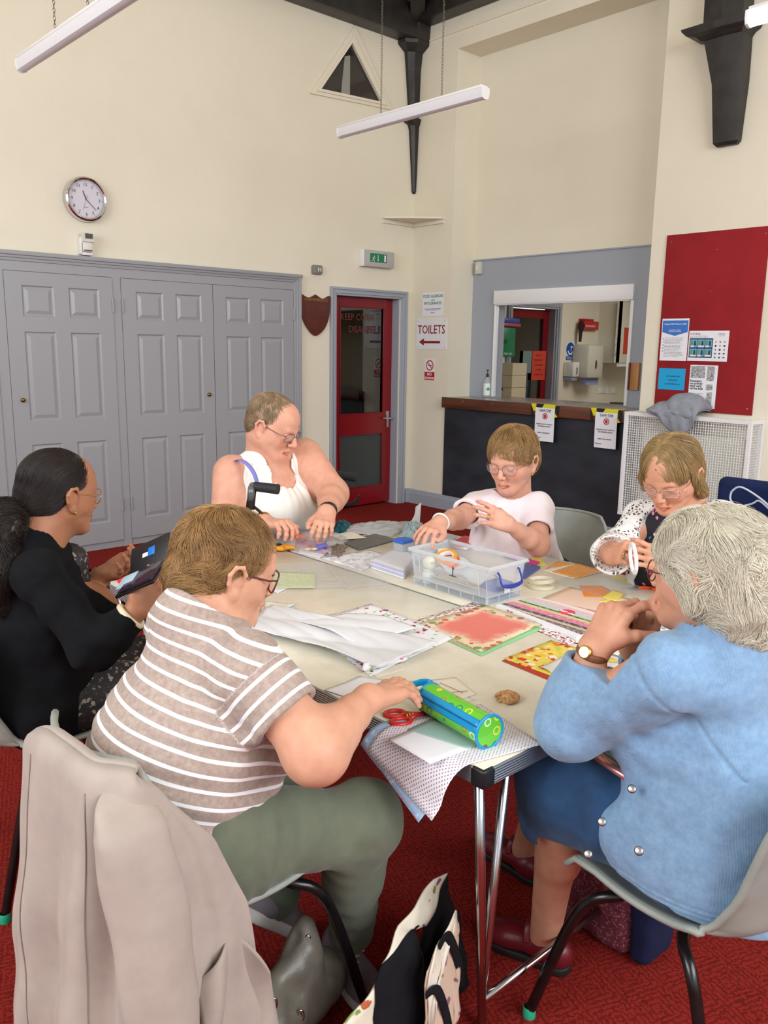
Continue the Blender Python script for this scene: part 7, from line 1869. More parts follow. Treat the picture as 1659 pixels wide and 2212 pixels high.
# polka-dot sheets hanging over the table corner
def dots():
 k = NT('polka_dot_paper'); k.b.inputs['Roughness'].default_value = .6; s_ = [k.n('ShaderNodeAttribute', attribute_name=q).outputs['Fac'] for q in ('uu', 'vv')]
 f = lambda c, o: k.math('SUBTRACT', k.math('FRACT', k.math('ADD', k.math('MULTIPLY', c, 110.0), o)), .5)
 def dd(o): a, b = f(s_[0], o), f(s_[1], o); return k.math('LESS_THAN', k.math('ADD', k.math('MULTIPLY', a, a), k.math('MULTIPLY', b, b)), .030)
 m = k.math('MAXIMUM', dd(0.0), dd(.5)); k.col(k.mix(m, (238, 236, 242), (160, 128, 158))); return k.m
def rect(o, e1, l1, l2, flip=1):
 o = vec(o); e1 = vec(e1).normalized(); e2 = Vector((-e1.y, e1.x, 0)) * flip
 return [o, o + e1 * l1, o + e1 * l1 + e2 * l2, o + e2 * l2]
R0 = rect((-4.372, -4.777, TZ), (-.05, -.21, 0), .222, .305, -1)
po = page('patterned_paper', 'white paper with tiny mauve polka dots drooping over the near table corner', 'paper', None, dots(), .0022, pts=R0, edge=True, n=26)
uu, vv = np.meshgrid(np.arange(27) / 26 * .222, np.arange(27) / 26 * .305, indexing='ij'); scal(po.data, 'uu', uu.ravel()); scal(po.data, 'vv', vv.ravel())
page('backing_paper', 'pale blue patterned paper under the polka-dot sheet at the table corner', 'paper', None, flower_mat('pale_blue_print', (160, 192, 226), [(160, 192, 226), (222, 150, 170), (200, 222, 240), (160, 192, 226)], 60), .0008, pts=rect((-4.380, -4.772, TZ), (-.07, -.21, 0), .226, .300, -1), edge=True, n=26)
page('white_card', 'white card lying on the polka-dot paper under the pencil case', 'card', [(838, 1600), (925, 1562), (1035, 1612), (930, 1654)], M_paper, .0032, n=8)
page('tracing_sheet', 'pale teal sheet between the pencil case and the polka-dot paper', 'paper', [(880, 1580), (935, 1555), (1058, 1606), (1010, 1622)], mat('pale_teal_paper', (176, 208, 206), .5, alpha=.8), .0040)

# pencil case
a, b = vec((-4.493, -4.728, TZ + .037)), vec((-4.520, -4.928, TZ + .037))
pc = thing('pencil_case', 'green and turquoise tube pencil case with ring pattern and wrist loop', 'pencil case', (a + b) / 2 - Vector((0, 0, .036)))
def rings_mat():
 k = NT('lime_ring_print'); k.b.inputs['Roughness'].default_value = .22; k.b.inputs['Coat Weight'].default_value = .5; v = k.coord()
 vo = k.n('ShaderNodeTexVoronoi', i_Scale=36.0, i_Randomness=.35); k.l(v, vo.inputs['Vector'])
 d = vo.outputs['Distance']; m = k.math('MULTIPLY', k.math('GREATER_THAN', d, .25), k.math('LESS_THAN', d, .36))
 c = k.ramp(k.xyz(vo.outputs['Color'])[0], [(0.01, (150, 60, 40)), (.25, (30, 130, 120)), (.5, (226, 226, 60)), (.7, (210, 240, 200)), (.85, (200, 110, 40))], 'CONSTANT')
 k.col(k.mix(m, (104, 200, 44), c)); return k.m
M_ring = rings_mat(); M_turq = mat('turquoise_plastic', (10, 150, 206), .3)
ax = (b - a).normalized(); sd = ax.cross(Vector((0, 0, 1))).normalized()
MB().tube([a, a + ax * .004, b], [.030, .034, .034], 32).build('tube_body', M_ring, pc, smooth=True)
for c, r in ((a, .033), (b, .0355)):
 MB().tube([c + (sd * cos(2 * pi * i / 32) + Vector((0, 0, 1)) * sin(2 * pi * i / 32)) * r for i in range(33)], .0035, 8, cap=False).build('piping', M_turq, pc, smooth='all')
MB().lathe([(0, .0005), (.034, 0)], b + ax * .001, 32, ax).build('end_panel', M_ring, pc)
def strip_f(u, v, r=.0352, w_=.42, c0=radians(-28)):
 t = c0 + (v - .5) * 2 * w_; return a + (b - a) * u + (sd * cos(t) * -1 * -1 + Vector((0, 0, 1)) * -sin(t)) * r
MB().grid(lambda u, v: strip_f(u, v), 16, 8).build('zip_band', M_turq, pc, smooth='all', solid=.001)
w = MB()
for i in range(60):
 p = strip_f((i + .5) / 60, .5, .0362); w.box(p - Vector((.0012, .0012, .0012)), p + Vector((.0012, .0012, .0012)))
w.build('zip_teeth', mat('dark_turquoise', (6, 96, 150), .4), pc)
lp = strip_f(0.02, .5, .036); w = MB(); w.tube(bez([a - ax * .002 + sd * .02, a - ax * .035 + sd * .030 + Vector((0, 0, .006)), a - ax * .055 + Vector((0, 0, .012)), a - ax * .040 - sd * .026 + Vector((0, 0, .016)), a - ax * .004 - sd * .022 + Vector((0, 0, .010))], 8), .0085, 8, flat=(ax + sd * .2, .2)); w.build('wrist_loop', M_turq, pc, smooth='all')
w = MB(); q = strip_f(.0, .5, .037); w.box(q + Vector((-.004, -.002, -.008)), q + Vector((.002, .003, .004)), .001); w.tube([q + Vector((0, .004, -.004)), q + Vector((0, .010, -.012)), q + Vector((0, .004, -.02))], .0012, 6); w.build('zip_pull', M_steel, pc, smooth='all')

# scissors: red near the case, orange at the far side
def scissors(name, label, piv, d, m, m2, L=.075, bl=.06, z=TZ + .004):
 piv = vec((piv[0], piv[1], z)); d = vec(d).normalized(); s_ = Vector((-d.y, d.x, 0)); t = thing(name, label, 'scissors', piv)
 for q in (-1, 1):
  w = MB(); c = piv - d * L * .78 + s_ * q * .021
  w.tube([c + (d * cos(2 * pi * i / 20) * .023 + s_ * sin(2 * pi * i / 20) * .015) for i in range(21)], .0052, 8, cap=False)
  w.tube([piv - d * L * .48 + s_ * q * .014, piv - d * .018 + s_ * q * .004, piv + d * .006], [.006, .006, .005], 8); w.build('handle', m, t, smooth='all')
  w = MB(); w.prism([(0, -q * .006), (0, q * .001), (bl, 0)], 0, .0012, 2, Matrix([[d.x, s_.x, 0, piv.x], [d.y, s_.y, 0, piv.y], [0, 0, 1, piv.z + q * .001], [0, 0, 0, 1]])); w.build('blade', M_steel, t)
 for i in range(3): MB().cyl(piv - d * (.022 + i * .007) + Vector((0, 0, -.002)), piv - d * (.0245 + i * .007) + Vector((0, 0, -.002)), .0078, 10).build('stripe', m2, t, smooth=True)
 return t
p0, p1 = tp_(855, 1555), tp_(925, 1545)
scissors('scissors', 'red-handled scissors with yellow stripes beside the pencil case', tp_(912, 1546), p1 - p0, mat('red_plastic', (206, 40, 36), .3), mat('yellow_plastic', (214, 200, 60), .4))
scissors('scissors', 'orange-handled scissors near the person in the crochet cardigan', tp_(1382, 1272), tp_(1330, 1275) - tp_(1390, 1271), mat('orange_plastic'), mat('orange_plastic'))

# biscuit
q = tp_(1095, 1514)
def bk():
 k = NT('oat_biscuit'); k.b.inputs['Roughness'].default_value = .9; v = k.coord(); f = k.noise(v, 110, 5, .7); k.col(k.ramp(f, [(.3, (150, 102, 62)), (.5, (206, 156, 104)), (.75, (228, 190, 142))])); k.bump(f, .5, .004); return k.m
M_bk = bk()
tr = G(('+', EL(q + Vector((0, 0, .009)), (.033, .028, .012)), 0)); tr.cut(.003, EL(q + Vector((-.020, .012, .012)), (.012, .010, .02)), EL(q + Vector((-.024, -.006, .014)), (.010, .010, .02)))
tr.u(.003, *[EL(q + Vector((random.uniform(-.018, .018), random.uniform(-.016, .016), .016)), (.005, .005, .004)) for _ in range(8)])
tag(sdf('biscuit', tr, .0012, M_bk, disp=folds(None, .0008, 500), dmax=.002), 'bitten oat biscuit lying on the bare table top', 'biscuit')

# envelopes and cards by the striped person's hand
page('envelope', 'white envelope under the hand of the person in the striped T-shirt', 'envelope', [(700, 1492), (775, 1462), (900, 1480), (790, 1522)], M_paper, .0004, wav=.002)
page('envelope', 'lilac-lined envelope hanging over the table edge beside the striped T-shirt', 'envelope', [(585, 1452), (640, 1450), (650, 1478), (618, 1488)], M_lilac, .0006, edge=True)
cd_ = page('greeting_card', 'cream greeting card with fine gold lines beyond the pencil case loop', 'card', [(872, 1475), (985, 1465), (1030, 1500), (965, 1522)], M_card, .0012, wav=.0015)
w = MB()
for x0, y0, x1, y1 in ((905, 1492, 940, 1512), (915, 1488, 950, 1508), (950, 1478, 1000, 1500), (960, 1500, 1010, 1496)): p0, p1 = tp_(x0, y0), tp_(x1, y1); w.tube([p0 + Vector((0, 0, .0042)), p1 + Vector((0, 0, .0042))], .0007, 4)
w.build('gold_line', mat('antique_gold', (150, 124, 84), .4), cd_)
page('greeting_card', 'cream card partly under the gold-lined card and the pencil case loop', 'card', [(905, 1505), (968, 1495), (1028, 1512), (925, 1528)], M_card, .0004)

# wrapping paper with butterflies
bf = flower_mat('butterfly_print', (238, 238, 240), [(238, 238, 240), (206, 60, 110), (238, 238, 240), (110, 190, 200), (238, 238, 240), (150, 60, 90), (170, 200, 120), (238, 238, 240), (230, 130, 170)], 34, .30)
wr = page('wrapping_paper', 'large sheet of butterfly gift wrap folded over to its white side', 'gift wrap', [(640, 1345), (800, 1308), (985, 1378), (800, 1462)], bf, .0006, wav=.006, n=16, curl=lambda u, v: .03 * max(0, u - .85) * v)
M_wp = mat('white_wrap_back', (232, 232, 236), .5, bump=.25, bs=14)
crs = lambda u, v: .010 * abs(sin(u * 3.1 + v * 2.2)) + .007 * abs(sin(u * 5 - v * 4.4 + 1)) + .004 * abs(sin(u * 11 + v * 7))
page('white_fold', None, None, [(533, 1368), (588, 1318), (945, 1408), (818, 1457)], M_wp, .008, wav=.004, parent=wr, n=40, curl=crs)
page('white_fold', None, None, [(640, 1352), (790, 1335), (900, 1372), (760, 1400)], M_wp, .010, wav=.002, parent=wr, n=24, curl=lambda u, v: .008 * sin(pi * v) + crs(u, v) * .5)
c0 = tp_(790, 1444, TZ + .004); c1 = tp_(872, 1430, TZ + .006)
MB().grid(lambda u, v: tp_(785 + 95 * u, 1446 - 22 * u + 8 * v * (1 - u)) + Vector((0, 0, .004 + .018 * sin(pi * v) * (1 - .4 * u))) + Vector((-.02, -.02, 0)) * cos(pi * v) * (1 - .3 * u), 14, 10).build('curled_corner', flower_mat('butterfly_print', None, None), wr, smooth='all', solid=.0006)
page('card', 'cream card under the near corner of the gift wrap', 'card', [(800, 1450), (868, 1432), (878, 1446), (812, 1464)], M_card, .0003)

# scrapbook papers in the middle
page('patterned_paper', 'green and orange edged craft sheet at the bottom of the central floral pile', 'paper', [(893, 1352), (1042, 1316), (1174, 1358), (1040, 1418)], mat('pale_green_card', None) if 'pale_green_card_' in MATS else mat('mint_card', (150, 206, 150), .6), .0004, th=.0008)
page('patterned_paper', 'cream-brown craft sheet second in the central floral pile', 'paper', [(880, 1348), (1038, 1306), (1168, 1352), (1034, 1410)], mat('kraft_card', (196, 172, 130), .6), .0014, th=.0008, wav=.001)
page('patterned_paper', 'white craft sheet with dark red sprigs third in the central floral pile', 'paper', [(886, 1346), (1020, 1304), (1140, 1340), (1010, 1396)], flower_mat('red_sprig_print', (238, 234, 232), [(238, 234, 232), (150, 30, 56), (196, 70, 96), (150, 30, 56)], 70, .36), .0026, th=.0008)
def pinkpage():
 k = NT('coral_rose_print'); k.b.inputs['Roughness'].default_value = .5; v = k.coord(kind='Generated'); s_ = k.xyz(v); n1_ = k.noise(v, 5, 5, .7)
 cx, cy = k.math('ABSOLUTE', k.math('SUBTRACT', s_[0], .5)), k.math('ABSOLUTE', k.math('SUBTRACT', s_[1], .5)); e = k.math('ADD', k.math('MAXIMUM', cx, cy), k.math('MULTIPLY', k.math('SUBTRACT', n1_, .5), .35))
 base = k.ramp(e, [(.25, (236, 126, 112)), (.33, (240, 160, 140)), (.38, (240, 222, 190)), (.5, (222, 206, 150))])
 vo = k.n('ShaderNodeTexVoronoi', i_Scale=11.0); k.l(v, vo.inputs['Vector']); fl = k.ramp(k.xyz(vo.outputs['Color'])[0], [(.01, (206, 60, 50)), (.3, (110, 140, 70)), (.55, (240, 222, 200)), (.75, (150, 150, 80))], 'CONSTANT')
 m = k.math('MULTIPLY', k.math('GREATER_THAN', e, .36), k.math('LESS_THAN', vo.outputs['Distance'], .42)); k.col(k.mix(k.math('MULTIPLY', m, .85), base, fl)); return k.m
page('patterned_paper', 'coral and cream rose-printed craft sheet on top of the central pile', 'paper', [(908, 1348), (1048, 1309), (1171, 1351), (1039, 1412)], pinkpage(), .0040, th=.0008)
page('patterned_paper', 'lilac striped sheet sticking out behind the central floral pile', 'paper', [(975, 1322), (1020, 1301), (1055, 1311), (1010, 1330)], M_lilac, .0002)
page('patterned_paper', 'pale yellow sheet peeping out behind the central floral pile', 'paper', [(903, 1334), (1000, 1316), (1020, 1322), (925, 1345)], mat('pale_yellow_paper', (240, 232, 190), .6), .0001)
# craft paper pad with white spine
def padmat():
 k = NT('striped_craft_cover'); k.b.inputs['Roughness'].default_value = .35; v = k.coord(kind='Generated'); s_ = k.xyz(v)
 f = k.math('ADD', k.math('MULTIPLY', s_[0], .55), k.math('MULTIPLY', s_[1], .45)); n_ = k.noise(v, 26, 4, .7)
 c = k.ramp(s_[0], [(0, (120, 100, 100)), (.14, (214, 190, 160)), (.2, (60, 66, 70)), (.28, (226, 120, 160)), (.42, (214, 214, 130)), (.5, (90, 70, 60)), (.55, (190, 214, 200)), (.68, (236, 190, 200)), (.8, (240, 232, 226)), (.9, (206, 90, 120))], 'CONSTANT')
 k.col(k.mix(k.math('MULTIPLY', k.math('GREATER_THAN', n_, .55), .4), c, (240, 236, 226))); return k.m
pd_ = thing('paper_pad', 'striped craft paper pad with white spine and pink seal beside the central pile', 'paper pad', tp_(1200, 1330))
B1, B2, B3, B4 = tp_(1072, 1312), tp_(1245, 1382), tp_(1345, 1340), tp_(1160, 1296)
w = MB(); h_ = Vector((0, 0, .009)); w.verts_faces([B1, B2, B3, B4, B1 + h_, B2 + h_, B3 + h_, B4 + h_], [(3, 2, 1, 0), (4, 5, 6, 7), (0, 1, 5, 4), (1, 2, 6, 5), (2, 3, 7, 6), (3, 0, 4, 7)]); w.build('pages', M_paper, pd_)
w = MB(); i1, i2 = B1.lerp(B4, .10), B2.lerp(B3, .10); u_ = Vector((0, 0, .0096)); w.verts_faces([i1 + u_, i2 + u_, B3 + u_, B4 + u_, i1 + h_, i2 + h_, B3 + h_, B4 + h_], [(0, 1, 2, 3), (7, 6, 5, 4)]); w.build('cover', padmat(), pd_)
q = tp_(1225, 1322, TZ + .010); MB().lathe([(0, .0012), (.024, .0010), (.0255, 0)], q, 20).build('seal', mat('cerise_print', (224, 50, 90), .4), pd_)
dS = (B2 - B1).normalized(); text('lettering', 'GET 150', .016, M_paper, pd_, q + Vector((-.008, .026, .0016)), dS, Vector((0, 0, 1)).cross(dS), 'LEFT')
text('lettering', 'die cut', .010, mat('cerise_print'), pd_, B1 + dS * .05 + Vector((-.0006, -.0006, .002)), dS, (0, 0, 1))
page('patterned_paper', 'red and pink print sheet sticking out under the craft paper pad', 'paper', [(1110, 1338), (1150, 1335), (1250, 1388), (1225, 1392)], flower_mat('red_sprig_print', None, None), .0003)
page('card_sheet', 'pale pink card sheet behind the craft paper pad', 'card', [(1152, 1300), (1232, 1268), (1400, 1302), (1340, 1345)], mat('blush_card', (238, 206, 184), .6), .0002, th=.001)
# yellow floral sheet near the blue cardigan
page('patterned_paper', 'yellow and orange lily-print sheet near the blue cardigan', 'paper', [(1088, 1424), (1190, 1384), (1345, 1430), (1215, 1470)], flower_mat('yellow_lily_print', (236, 214, 90), [(240, 226, 90), (232, 120, 60), (246, 240, 226), (196, 206, 90), (220, 70, 40), (240, 200, 60)], 34, .40), .0014)
page('patterned_paper', 'red polka-dot border sheet under the yellow lily-print sheet', 'paper', [(1084, 1428), (1190, 1388), (1330, 1440), (1205, 1478)], mat('red_dotted_border', (190, 60, 40), .5), .0004)
page('white_envelope', 'white cellophane-wrapped card on the yellow lily-print sheet', 'envelope', [(1165, 1446), (1235, 1416), (1350, 1440), (1250, 1482)], mat('cream_wrapped_card', (226, 222, 210), .15), .0026, wav=.004, n=16, curl=lambda u, v: .004 * abs(sin(v * 9 + u * 3)))
page('orange_card', 'orange card strip showing beneath the hands of the blue cardigan', 'card', [(1295, 1385), (1320, 1372), (1380, 1395), (1350, 1408)], mat('orange_card', (232, 120, 50), .6), .0002)
page('leaflet', 'white leaflet with coloured print at the right under the person in blue', 'leaflet', [(1400, 1362), (1440, 1350), (1500, 1385), (1450, 1400)], flower_mat('leaflet_print', (236, 236, 238), [(236, 236, 238), (60, 150, 170), (236, 236, 238), (210, 120, 90)], 60), .0002)

# ------------------------------------------------------------------ clear storage box
def cbox(t, x0, x1, y0, y1, z0, z1, m, th=.003, fl=.012, ribs=True):
 w = MB();
 for a, b in (((x0, y0, z0), (x1, y1, z0 + th)),): w.box(a, b)
 def wall(ax0, ay0, ax1, ay1):
  dx = -fl if ax0 == ax1 == x0 else (fl if ax0 == ax1 else 0); dy = -fl if ay0 == ay1 == y0 else (fl if ay0 == ay1 else 0)
  ex0 = (-fl if ax0 == x0 else fl); ex1 = (-fl if ax1 == x0 else fl); ey0 = (-fl if ay0 == y0 else fl); ey1 = (-fl if ay1 == y0 else fl)
  P_ = [(ax0, ay0, z0), (ax1, ay1, z0), (ax1 + ex1, ay1 + ey1, z1), (ax0 + ex0, ay0 + ey0, z1)]; cx_, cy_ = (x0 + x1) / 2, (y0 + y1) / 2
  n_ = Vector((cx_ - (ax0 + ax1) / 2, cy_ - (ay0 + ay1) / 2, 0)).normalized() * th
  w.verts_faces(P_ + [vec(p) + n_ for p in P_], [(0, 1, 2, 3), (7, 6, 5, 4), (0, 4, 5, 1), (2, 6, 7, 3)])
 for e in ((x0, y0, x1, y0), (x1, y0, x1, y1), (x1, y1, x0, y1), (x0, y1, x0, y0)): wall(*e)
 w.build('tub', m, t)
 w = MB(); g = fl + .004; zz_ = z1
 pts = [(x0 - g, y0 - g), (x1 + g, y0 - g), (x1 + g, y1 + g), (x0 - g, y1 + g)]
 for (ax_, ay_), (bx_, by_) in zip(pts, pts[1:] + pts[:1]): w.box((min(ax_, bx_) - .004, min(ay_, by_) - .004, zz_ - .010), (max(ax_, bx_) + .004, max(ay_, by_) + .004, zz_ - .006)); w.box((min(ax_, bx_) - .001, min(ay_, by_) - .001, zz_ - .006), (max(ax_, bx_) + .003, max(ay_, by_) + .003, zz_))
 w.build('rim', m2 if (m2 := mat('clear_plastic_rim', (228, 232, 236), .2, alpha=.5)) else m, t)
 if ribs:
  w = MB(); n = 6
  for i in range(n + 1): y = y0 + (y1 - y0) * i / n; w.box((x0 - .004 - fl * .1, y - .0008, z0), (x0 - .001, y + .0008, z0 + .024))
  w.box((x0 - .005, y0 - .005, z0 + .024), (x1 + .005, y1 + .005, z0 + .0262)); w.box((x0 - .008, y0 - .008, z0), (x1 + .008, y1 + .008, z0 + .003))
  for i in range(4): x = x0 + (x1 - x0) * i / 3; w.box((x - .0008, y0 - .005, z0), (x + .0008, y0 - .001, z0 + .024))
  for x, y in ((x0, y0), (x0, y1), (x1, y0), (x0 - .003, y0 + .03), (x0 - .003, y1 - .03)): w.tube([(x - .001, y - .001, z0 + .02), (x - .001 - fl * (1 if x <= x0 else -1), y - .001, z1 - .008)], .0012, 4)
  w.build('rib', mat('clear_plastic_rim'), t)
bt = thing('storage_box', 'clear plastic storage box with blue handle standing on the far table', 'storage box', (-3.695, -4.12, TZ))
M_clear = mat('clear_box_plastic', (222, 228, 234), .08, alpha=.20)
BX0, BX1, BY0, BY1 = -3.782, -3.618, -4.285, -3.955
cbox(bt, BX0, BX1, BY0, BY1, TZ + .001, .850, M_clear)
w = MB(); yb = BY0 - .018; zc = .822
w.tube(bez([(-3.752, yb + .003, zc + .006), (-3.752, yb - .006, zc - .004), (-3.752, yb - .016, zc - .030), (-3.735, yb - .022, zc - .038), (-3.70, yb - .024, zc - .041), (-3.665, yb - .022, zc - .038), (-3.650, yb - .016, zc - .030), (-3.650, yb - .006, zc - .004), (-3.650, yb + .003, zc + .006)], 6), [.0035] * 12 + [.0035 + .004 * sin(pi * i / 24) for i in range(25)] + [.0035] * 12, 8); w.build('handle', mat('blue_handle_plastic', (30, 56, 160), .3), bt, smooth='all')
w = MB(); w.box((BX0 - .0095, -4.142, .790), (BX0 - .0090, -4.139, .822)); w.box((BX0 - .0095, -4.146, .812), (BX0 - .0090, -4.142, .816)); w.box((BX0 - .0095, -4.155, .788), (BX0 - .0090, -4.126, .790)); w.build('marker_digit', M_ink, bt)
bx('barcode_label', (-3.70, BY0 - .004, .745), (-3.672, BY0 - .003, .772), M_paper, bt)
def put(o, label, cat, group=None): return tag(o, label, cat, group)
zb = TZ + .005
put(MB().lathe([(0, 0), (.022, 0), (.024, .01), (.024, .03), (.017, .038), (.019, .042), (.019, .05), (0, .05)], (-3.745, -3.985, zb), 20).build('paste_jar', M_white, smooth=True), 'white screw-top jar in the clear storage box', 'jar')
tg_ = G(('+', EL((-3.745, -3.985, zb + .072), (.022, .022, .022)), 0)).u(.01, EL((-3.745, -3.995, zb + .060), (.018, .018, .015))); put(sdf('craft_ball', tg_, .0018, mat('cream_foam', (238, 234, 206), .7)), 'cream foam ball on the jar in the clear storage box', 'ball')
def tape(name, label, c, ax_, r0, r1, hgt, m, m2=None, group=None):
 t = thing(name, label, 'tape', c, group); MB().lathe([(r0, -hgt / 2), (r1, -hgt / 2), (r1, hgt / 2), (r0, hgt / 2), (r0, -hgt / 2)], c, 32, ax_).build('tape_roll', m, t, smooth=True)
 MB().lathe([(r0 - .002, -hgt / 2), (r0 - .0002, -hgt / 2), (r0 - .0002, hgt / 2), (r0 - .002, hgt / 2), (r0 - .002, -hgt / 2)], c, 32, ax_).build('core', m2 or M_card, t, smooth=True)
tape('tape_roll', 'orange tape roll leaning in the clear storage box', (-3.70, -4.025, .815), (-.45, -.15, 1), .027, .038, .014, mat('orange_tape', (240, 150, 40), .3), M_white)
tape('tape_roll', 'reddish-orange tape roll under the orange one in the clear storage box', (-3.695, -4.035, .800), (-.35, -.1, 1), .028, .037, .012, mat('red_orange_tape', (228, 90, 40), .3), M_white)
put(MB().lathe([(0, 0), (.02, .002), (.02, .014), (0, .016)], (-3.665, -3.975, .815), 18).build('cotton_reel', mat('cream_reel', (232, 222, 190), .6), smooth=True), 'small cream and orange reel at the back of the storage box', 'reel')
rs = random.Random(3)
for i in range(14):
 y0 = -4.02 + rs.uniform(-.02, .02); y1 = -4.20 + rs.uniform(-.03, .02); x = -3.765 + rs.uniform(0, .05); z = zb + .004 + i * .0022
 sk = MB().box((x, y1, z), (x + .006, y0, z + .002)).build('lolly_stick', mat('pale_wood', (226, 204, 166), .7)); put(sk, 'pale wooden craft stick in the loose heap in the storage box', 'craft stick', 'wooden craft sticks in the storage box')
put(MB().box((-3.72, -4.27, zb), (-3.63, -4.20, zb + .045), .006).build('blue_box', mat('blue_plastic'), smooth=True), 'blue packet in the near end of the storage box', 'box')
put(MB().box((-3.71, -4.19, zb), (-3.64, -4.08, zb + .03), .006).build('white_tub', M_white, smooth=True), 'white tub in the middle of the storage box', 'tub')
put(MB().grid(lambda u, v: (-3.63 - u * .13, -4.0 - v * .22, .79 + .012 * sin(u * 7 + v * 5) + .01 * sin(v * 11)), 12, 20).build('plastic_bag', M_film2, smooth='all', solid=.0005), 'crumpled clear bag filling the top of the storage box', 'bag')
# lid / second clear box behind
b2 = thing('cloudy_box', 'cloudy plastic box lying upside down behind the storage box', 'box', tp_(920, 1190))
L4 = [tp_(862, 1195), tp_(905, 1222), tp_(985, 1180), tp_(942, 1163)]
w = MB(); up_ = Vector((0, 0, .040)); w.verts_faces(L4 + [p + up_ for p in L4], [(4, 5, 6, 7), (0, 1, 5, 4), (1, 2, 6, 5), (2, 3, 7, 6), (3, 0, 4, 7)]); w.build('shell', mat('cloudy_lid_plastic', (208, 212, 218), .25, alpha=.55), b2, solid=.001)
# small tub with blue lid
q = tp_(873, 1203); t = thing('food_tub', 'small clear tub with a blue lid on the far table', 'tub', q)
bx('tub', q + Vector((-.035, -.025, 0)), q + Vector((.030, .030, .060)), mat('cloudy_lid_plastic'), t, .008); bx('lid', q + Vector((-.038, -.028, .0605)), q + Vector((.033, .033, .074)), mat('blue_lid_plastic', (36, 104, 206), .35), t, .007)
# red notebook
t = thing('notebook', 'red notebook with a strap near the person in the pink T-shirt', 'notebook', tp_(1008, 1176)); N4 = [tp_(968, 1182), tp_(1003, 1164), tp_(1041, 1170), tp_(1008, 1189)]
def slab(name, P4, z0, z1, m, par, lab=None, cat=None, grp=None):
 w = MB(); A = [vec((p.x, p.y, z0)) for p in P4]; B = [vec((p.x, p.y, z1)) for p in P4]; w.verts_faces(A + B, [(3, 2, 1, 0), (4, 5, 6, 7)] + [(i, (i + 1) % 4, 4 + (i + 1) % 4, 4 + i) for i in range(4)])
 o = w.build(name, m, par);
 if lab: tag(o, lab, cat, grp)
 return o
slab('pages', N4, TZ + .001, TZ + .012, M_paper, t); slab('cover', N4, TZ + .012, TZ + .0145, mat('red_leatherette', (204, 36, 46), .4), t); slab('cover', N4, TZ, TZ + .0018, mat('red_leatherette'), t)
slab('strap', [tp_(975, 1180, TZ + .015), tp_(982, 1175, TZ + .015), tp_(1000, 1177, TZ + .015), tp_(994, 1182, TZ + .015)], TZ + .0146, TZ + .017, mat('red_leatherette'), t)
# spectacles lying on the table
q = tp_(1066, 1190); t = thing('spectacles', 'black-armed spectacles lying open on the table by the red notebook', 'spectacles', q)
w = MB(); w.tube([q + Vector((-.02, .055, .035)), q + Vector((-.018, .03, .018)), q + Vector((-.012, -.01, .003))], .002, 6); w.tube([q + Vector((.045, .03, .003)), q + Vector((-.02, -.035, .003)), q + Vector((-.04, -.035, .003))], .002, 6); w.build('arm', M_blackplastic, t, smooth='all')
for k3 in (0, 1):
 c = q + Vector((.018 + .035 * (k3 - .5), -.005 - .05 * k3 + .03, .018)); MB().tube([c + Vector((.6, -.8, 0)) * cos(2 * pi * i / 20) * .022 + Vector((0, 0, .015)) * sin(2 * pi * i / 20) for i in range(21)], .0012, 6, cap=False).build('rim', mat('dark_wire', (70, 50, 40), .3, .8), t, smooth='all')
# booklet, strips and coloured card scraps
page('paper_strip', 'bright pink paper strip behind the storage box', 'paper', [(1083, 1204), (1092, 1200), (1166, 1217), (1160, 1224)], mat('hot_pink_paper', (226, 60, 150), .6), .006, th=.001)
bk_ = slab('booklet', [tp_(1120, 1235), tp_(1132, 1222), tp_(1167, 1228), tp_(1133, 1252)], TZ + .0002, TZ + .008, mat('blue_booklet_cover', (72, 96, 164), .4), None, 'blue booklet beside the storage box under the pink strip', 'booklet')
M_yel = mat('yellow_paper', (244, 228, 110), .6)
page('paper_scrap', 'yellow paper scrap nearest the pink strip', 'paper', [(1144, 1203), (1170, 1207), (1182, 1222), (1160, 1222)], M_yel, .0003)
def stripes(name, c1_, c2_, sc, rot=0.0):
 k = NT(name); v = k.coord((1, 1, 1), (0, 0, rot)); f = k.math('FRACT', k.math('MULTIPLY', k.xyz(v)[0], sc)); k.col(k.mix(k.math('LESS_THAN', f, .4), c1_, c2_)); k.b.inputs['Roughness'].default_value = .6; return k.m
M_oran = mat('orange_floral_card', (240, 160, 84), .6, var=.15, vs=120); M_ost = stripes('orange_striped_card', (244, 156, 60), (228, 116, 30), 150.0, .8)
page('card_scrap', 'large orange floral card by the far table edge', 'card', [(1192, 1236), (1248, 1218), (1306, 1236), (1246, 1250)], M_oran, .001, th=.0012)
page('card_scrap', 'narrow orange card piece behind the large orange card', 'card', [(1178, 1228), (1205, 1213), (1240, 1219), (1200, 1226)], M_oran, .0006, th=.001)
page('card_scrap', 'white-backed card under the large orange card', 'card', [(1172, 1232), (1230, 1214), (1270, 1226), (1240, 1252)], M_card, .0002)
page('paper_scrap', 'yellow paper scrap at the far table edge in front of the crochet cardigan', 'paper', [(1316, 1246), (1330, 1243), (1392, 1262), (1358, 1262)], M_yel, .0003)
page('card_scrap', 'orange striped scrap in the middle of the far table', 'card', [(1252, 1266), (1300, 1266), (1330, 1282), (1262, 1290)], M_ost, .0006, th=.001)
page('card_scrap', 'orange scrap with curved cut beside the striped one', 'card', [(1262, 1291), (1335, 1280), (1352, 1284), (1345, 1292)], M_oran, .0012, th=.001)
page('paper_scrap', 'yellow strip lying over the orange scraps', 'paper', [(1300, 1292), (1325, 1276), (1348, 1283), (1330, 1300)], M_yel, .0022)
page('paper_scrap', 'yellow jagged offcut just beyond the hands of the blue cardigan', 'paper', [(1292, 1300), (1330, 1290), (1352, 1294), (1315, 1303)], M_yel, .0010)
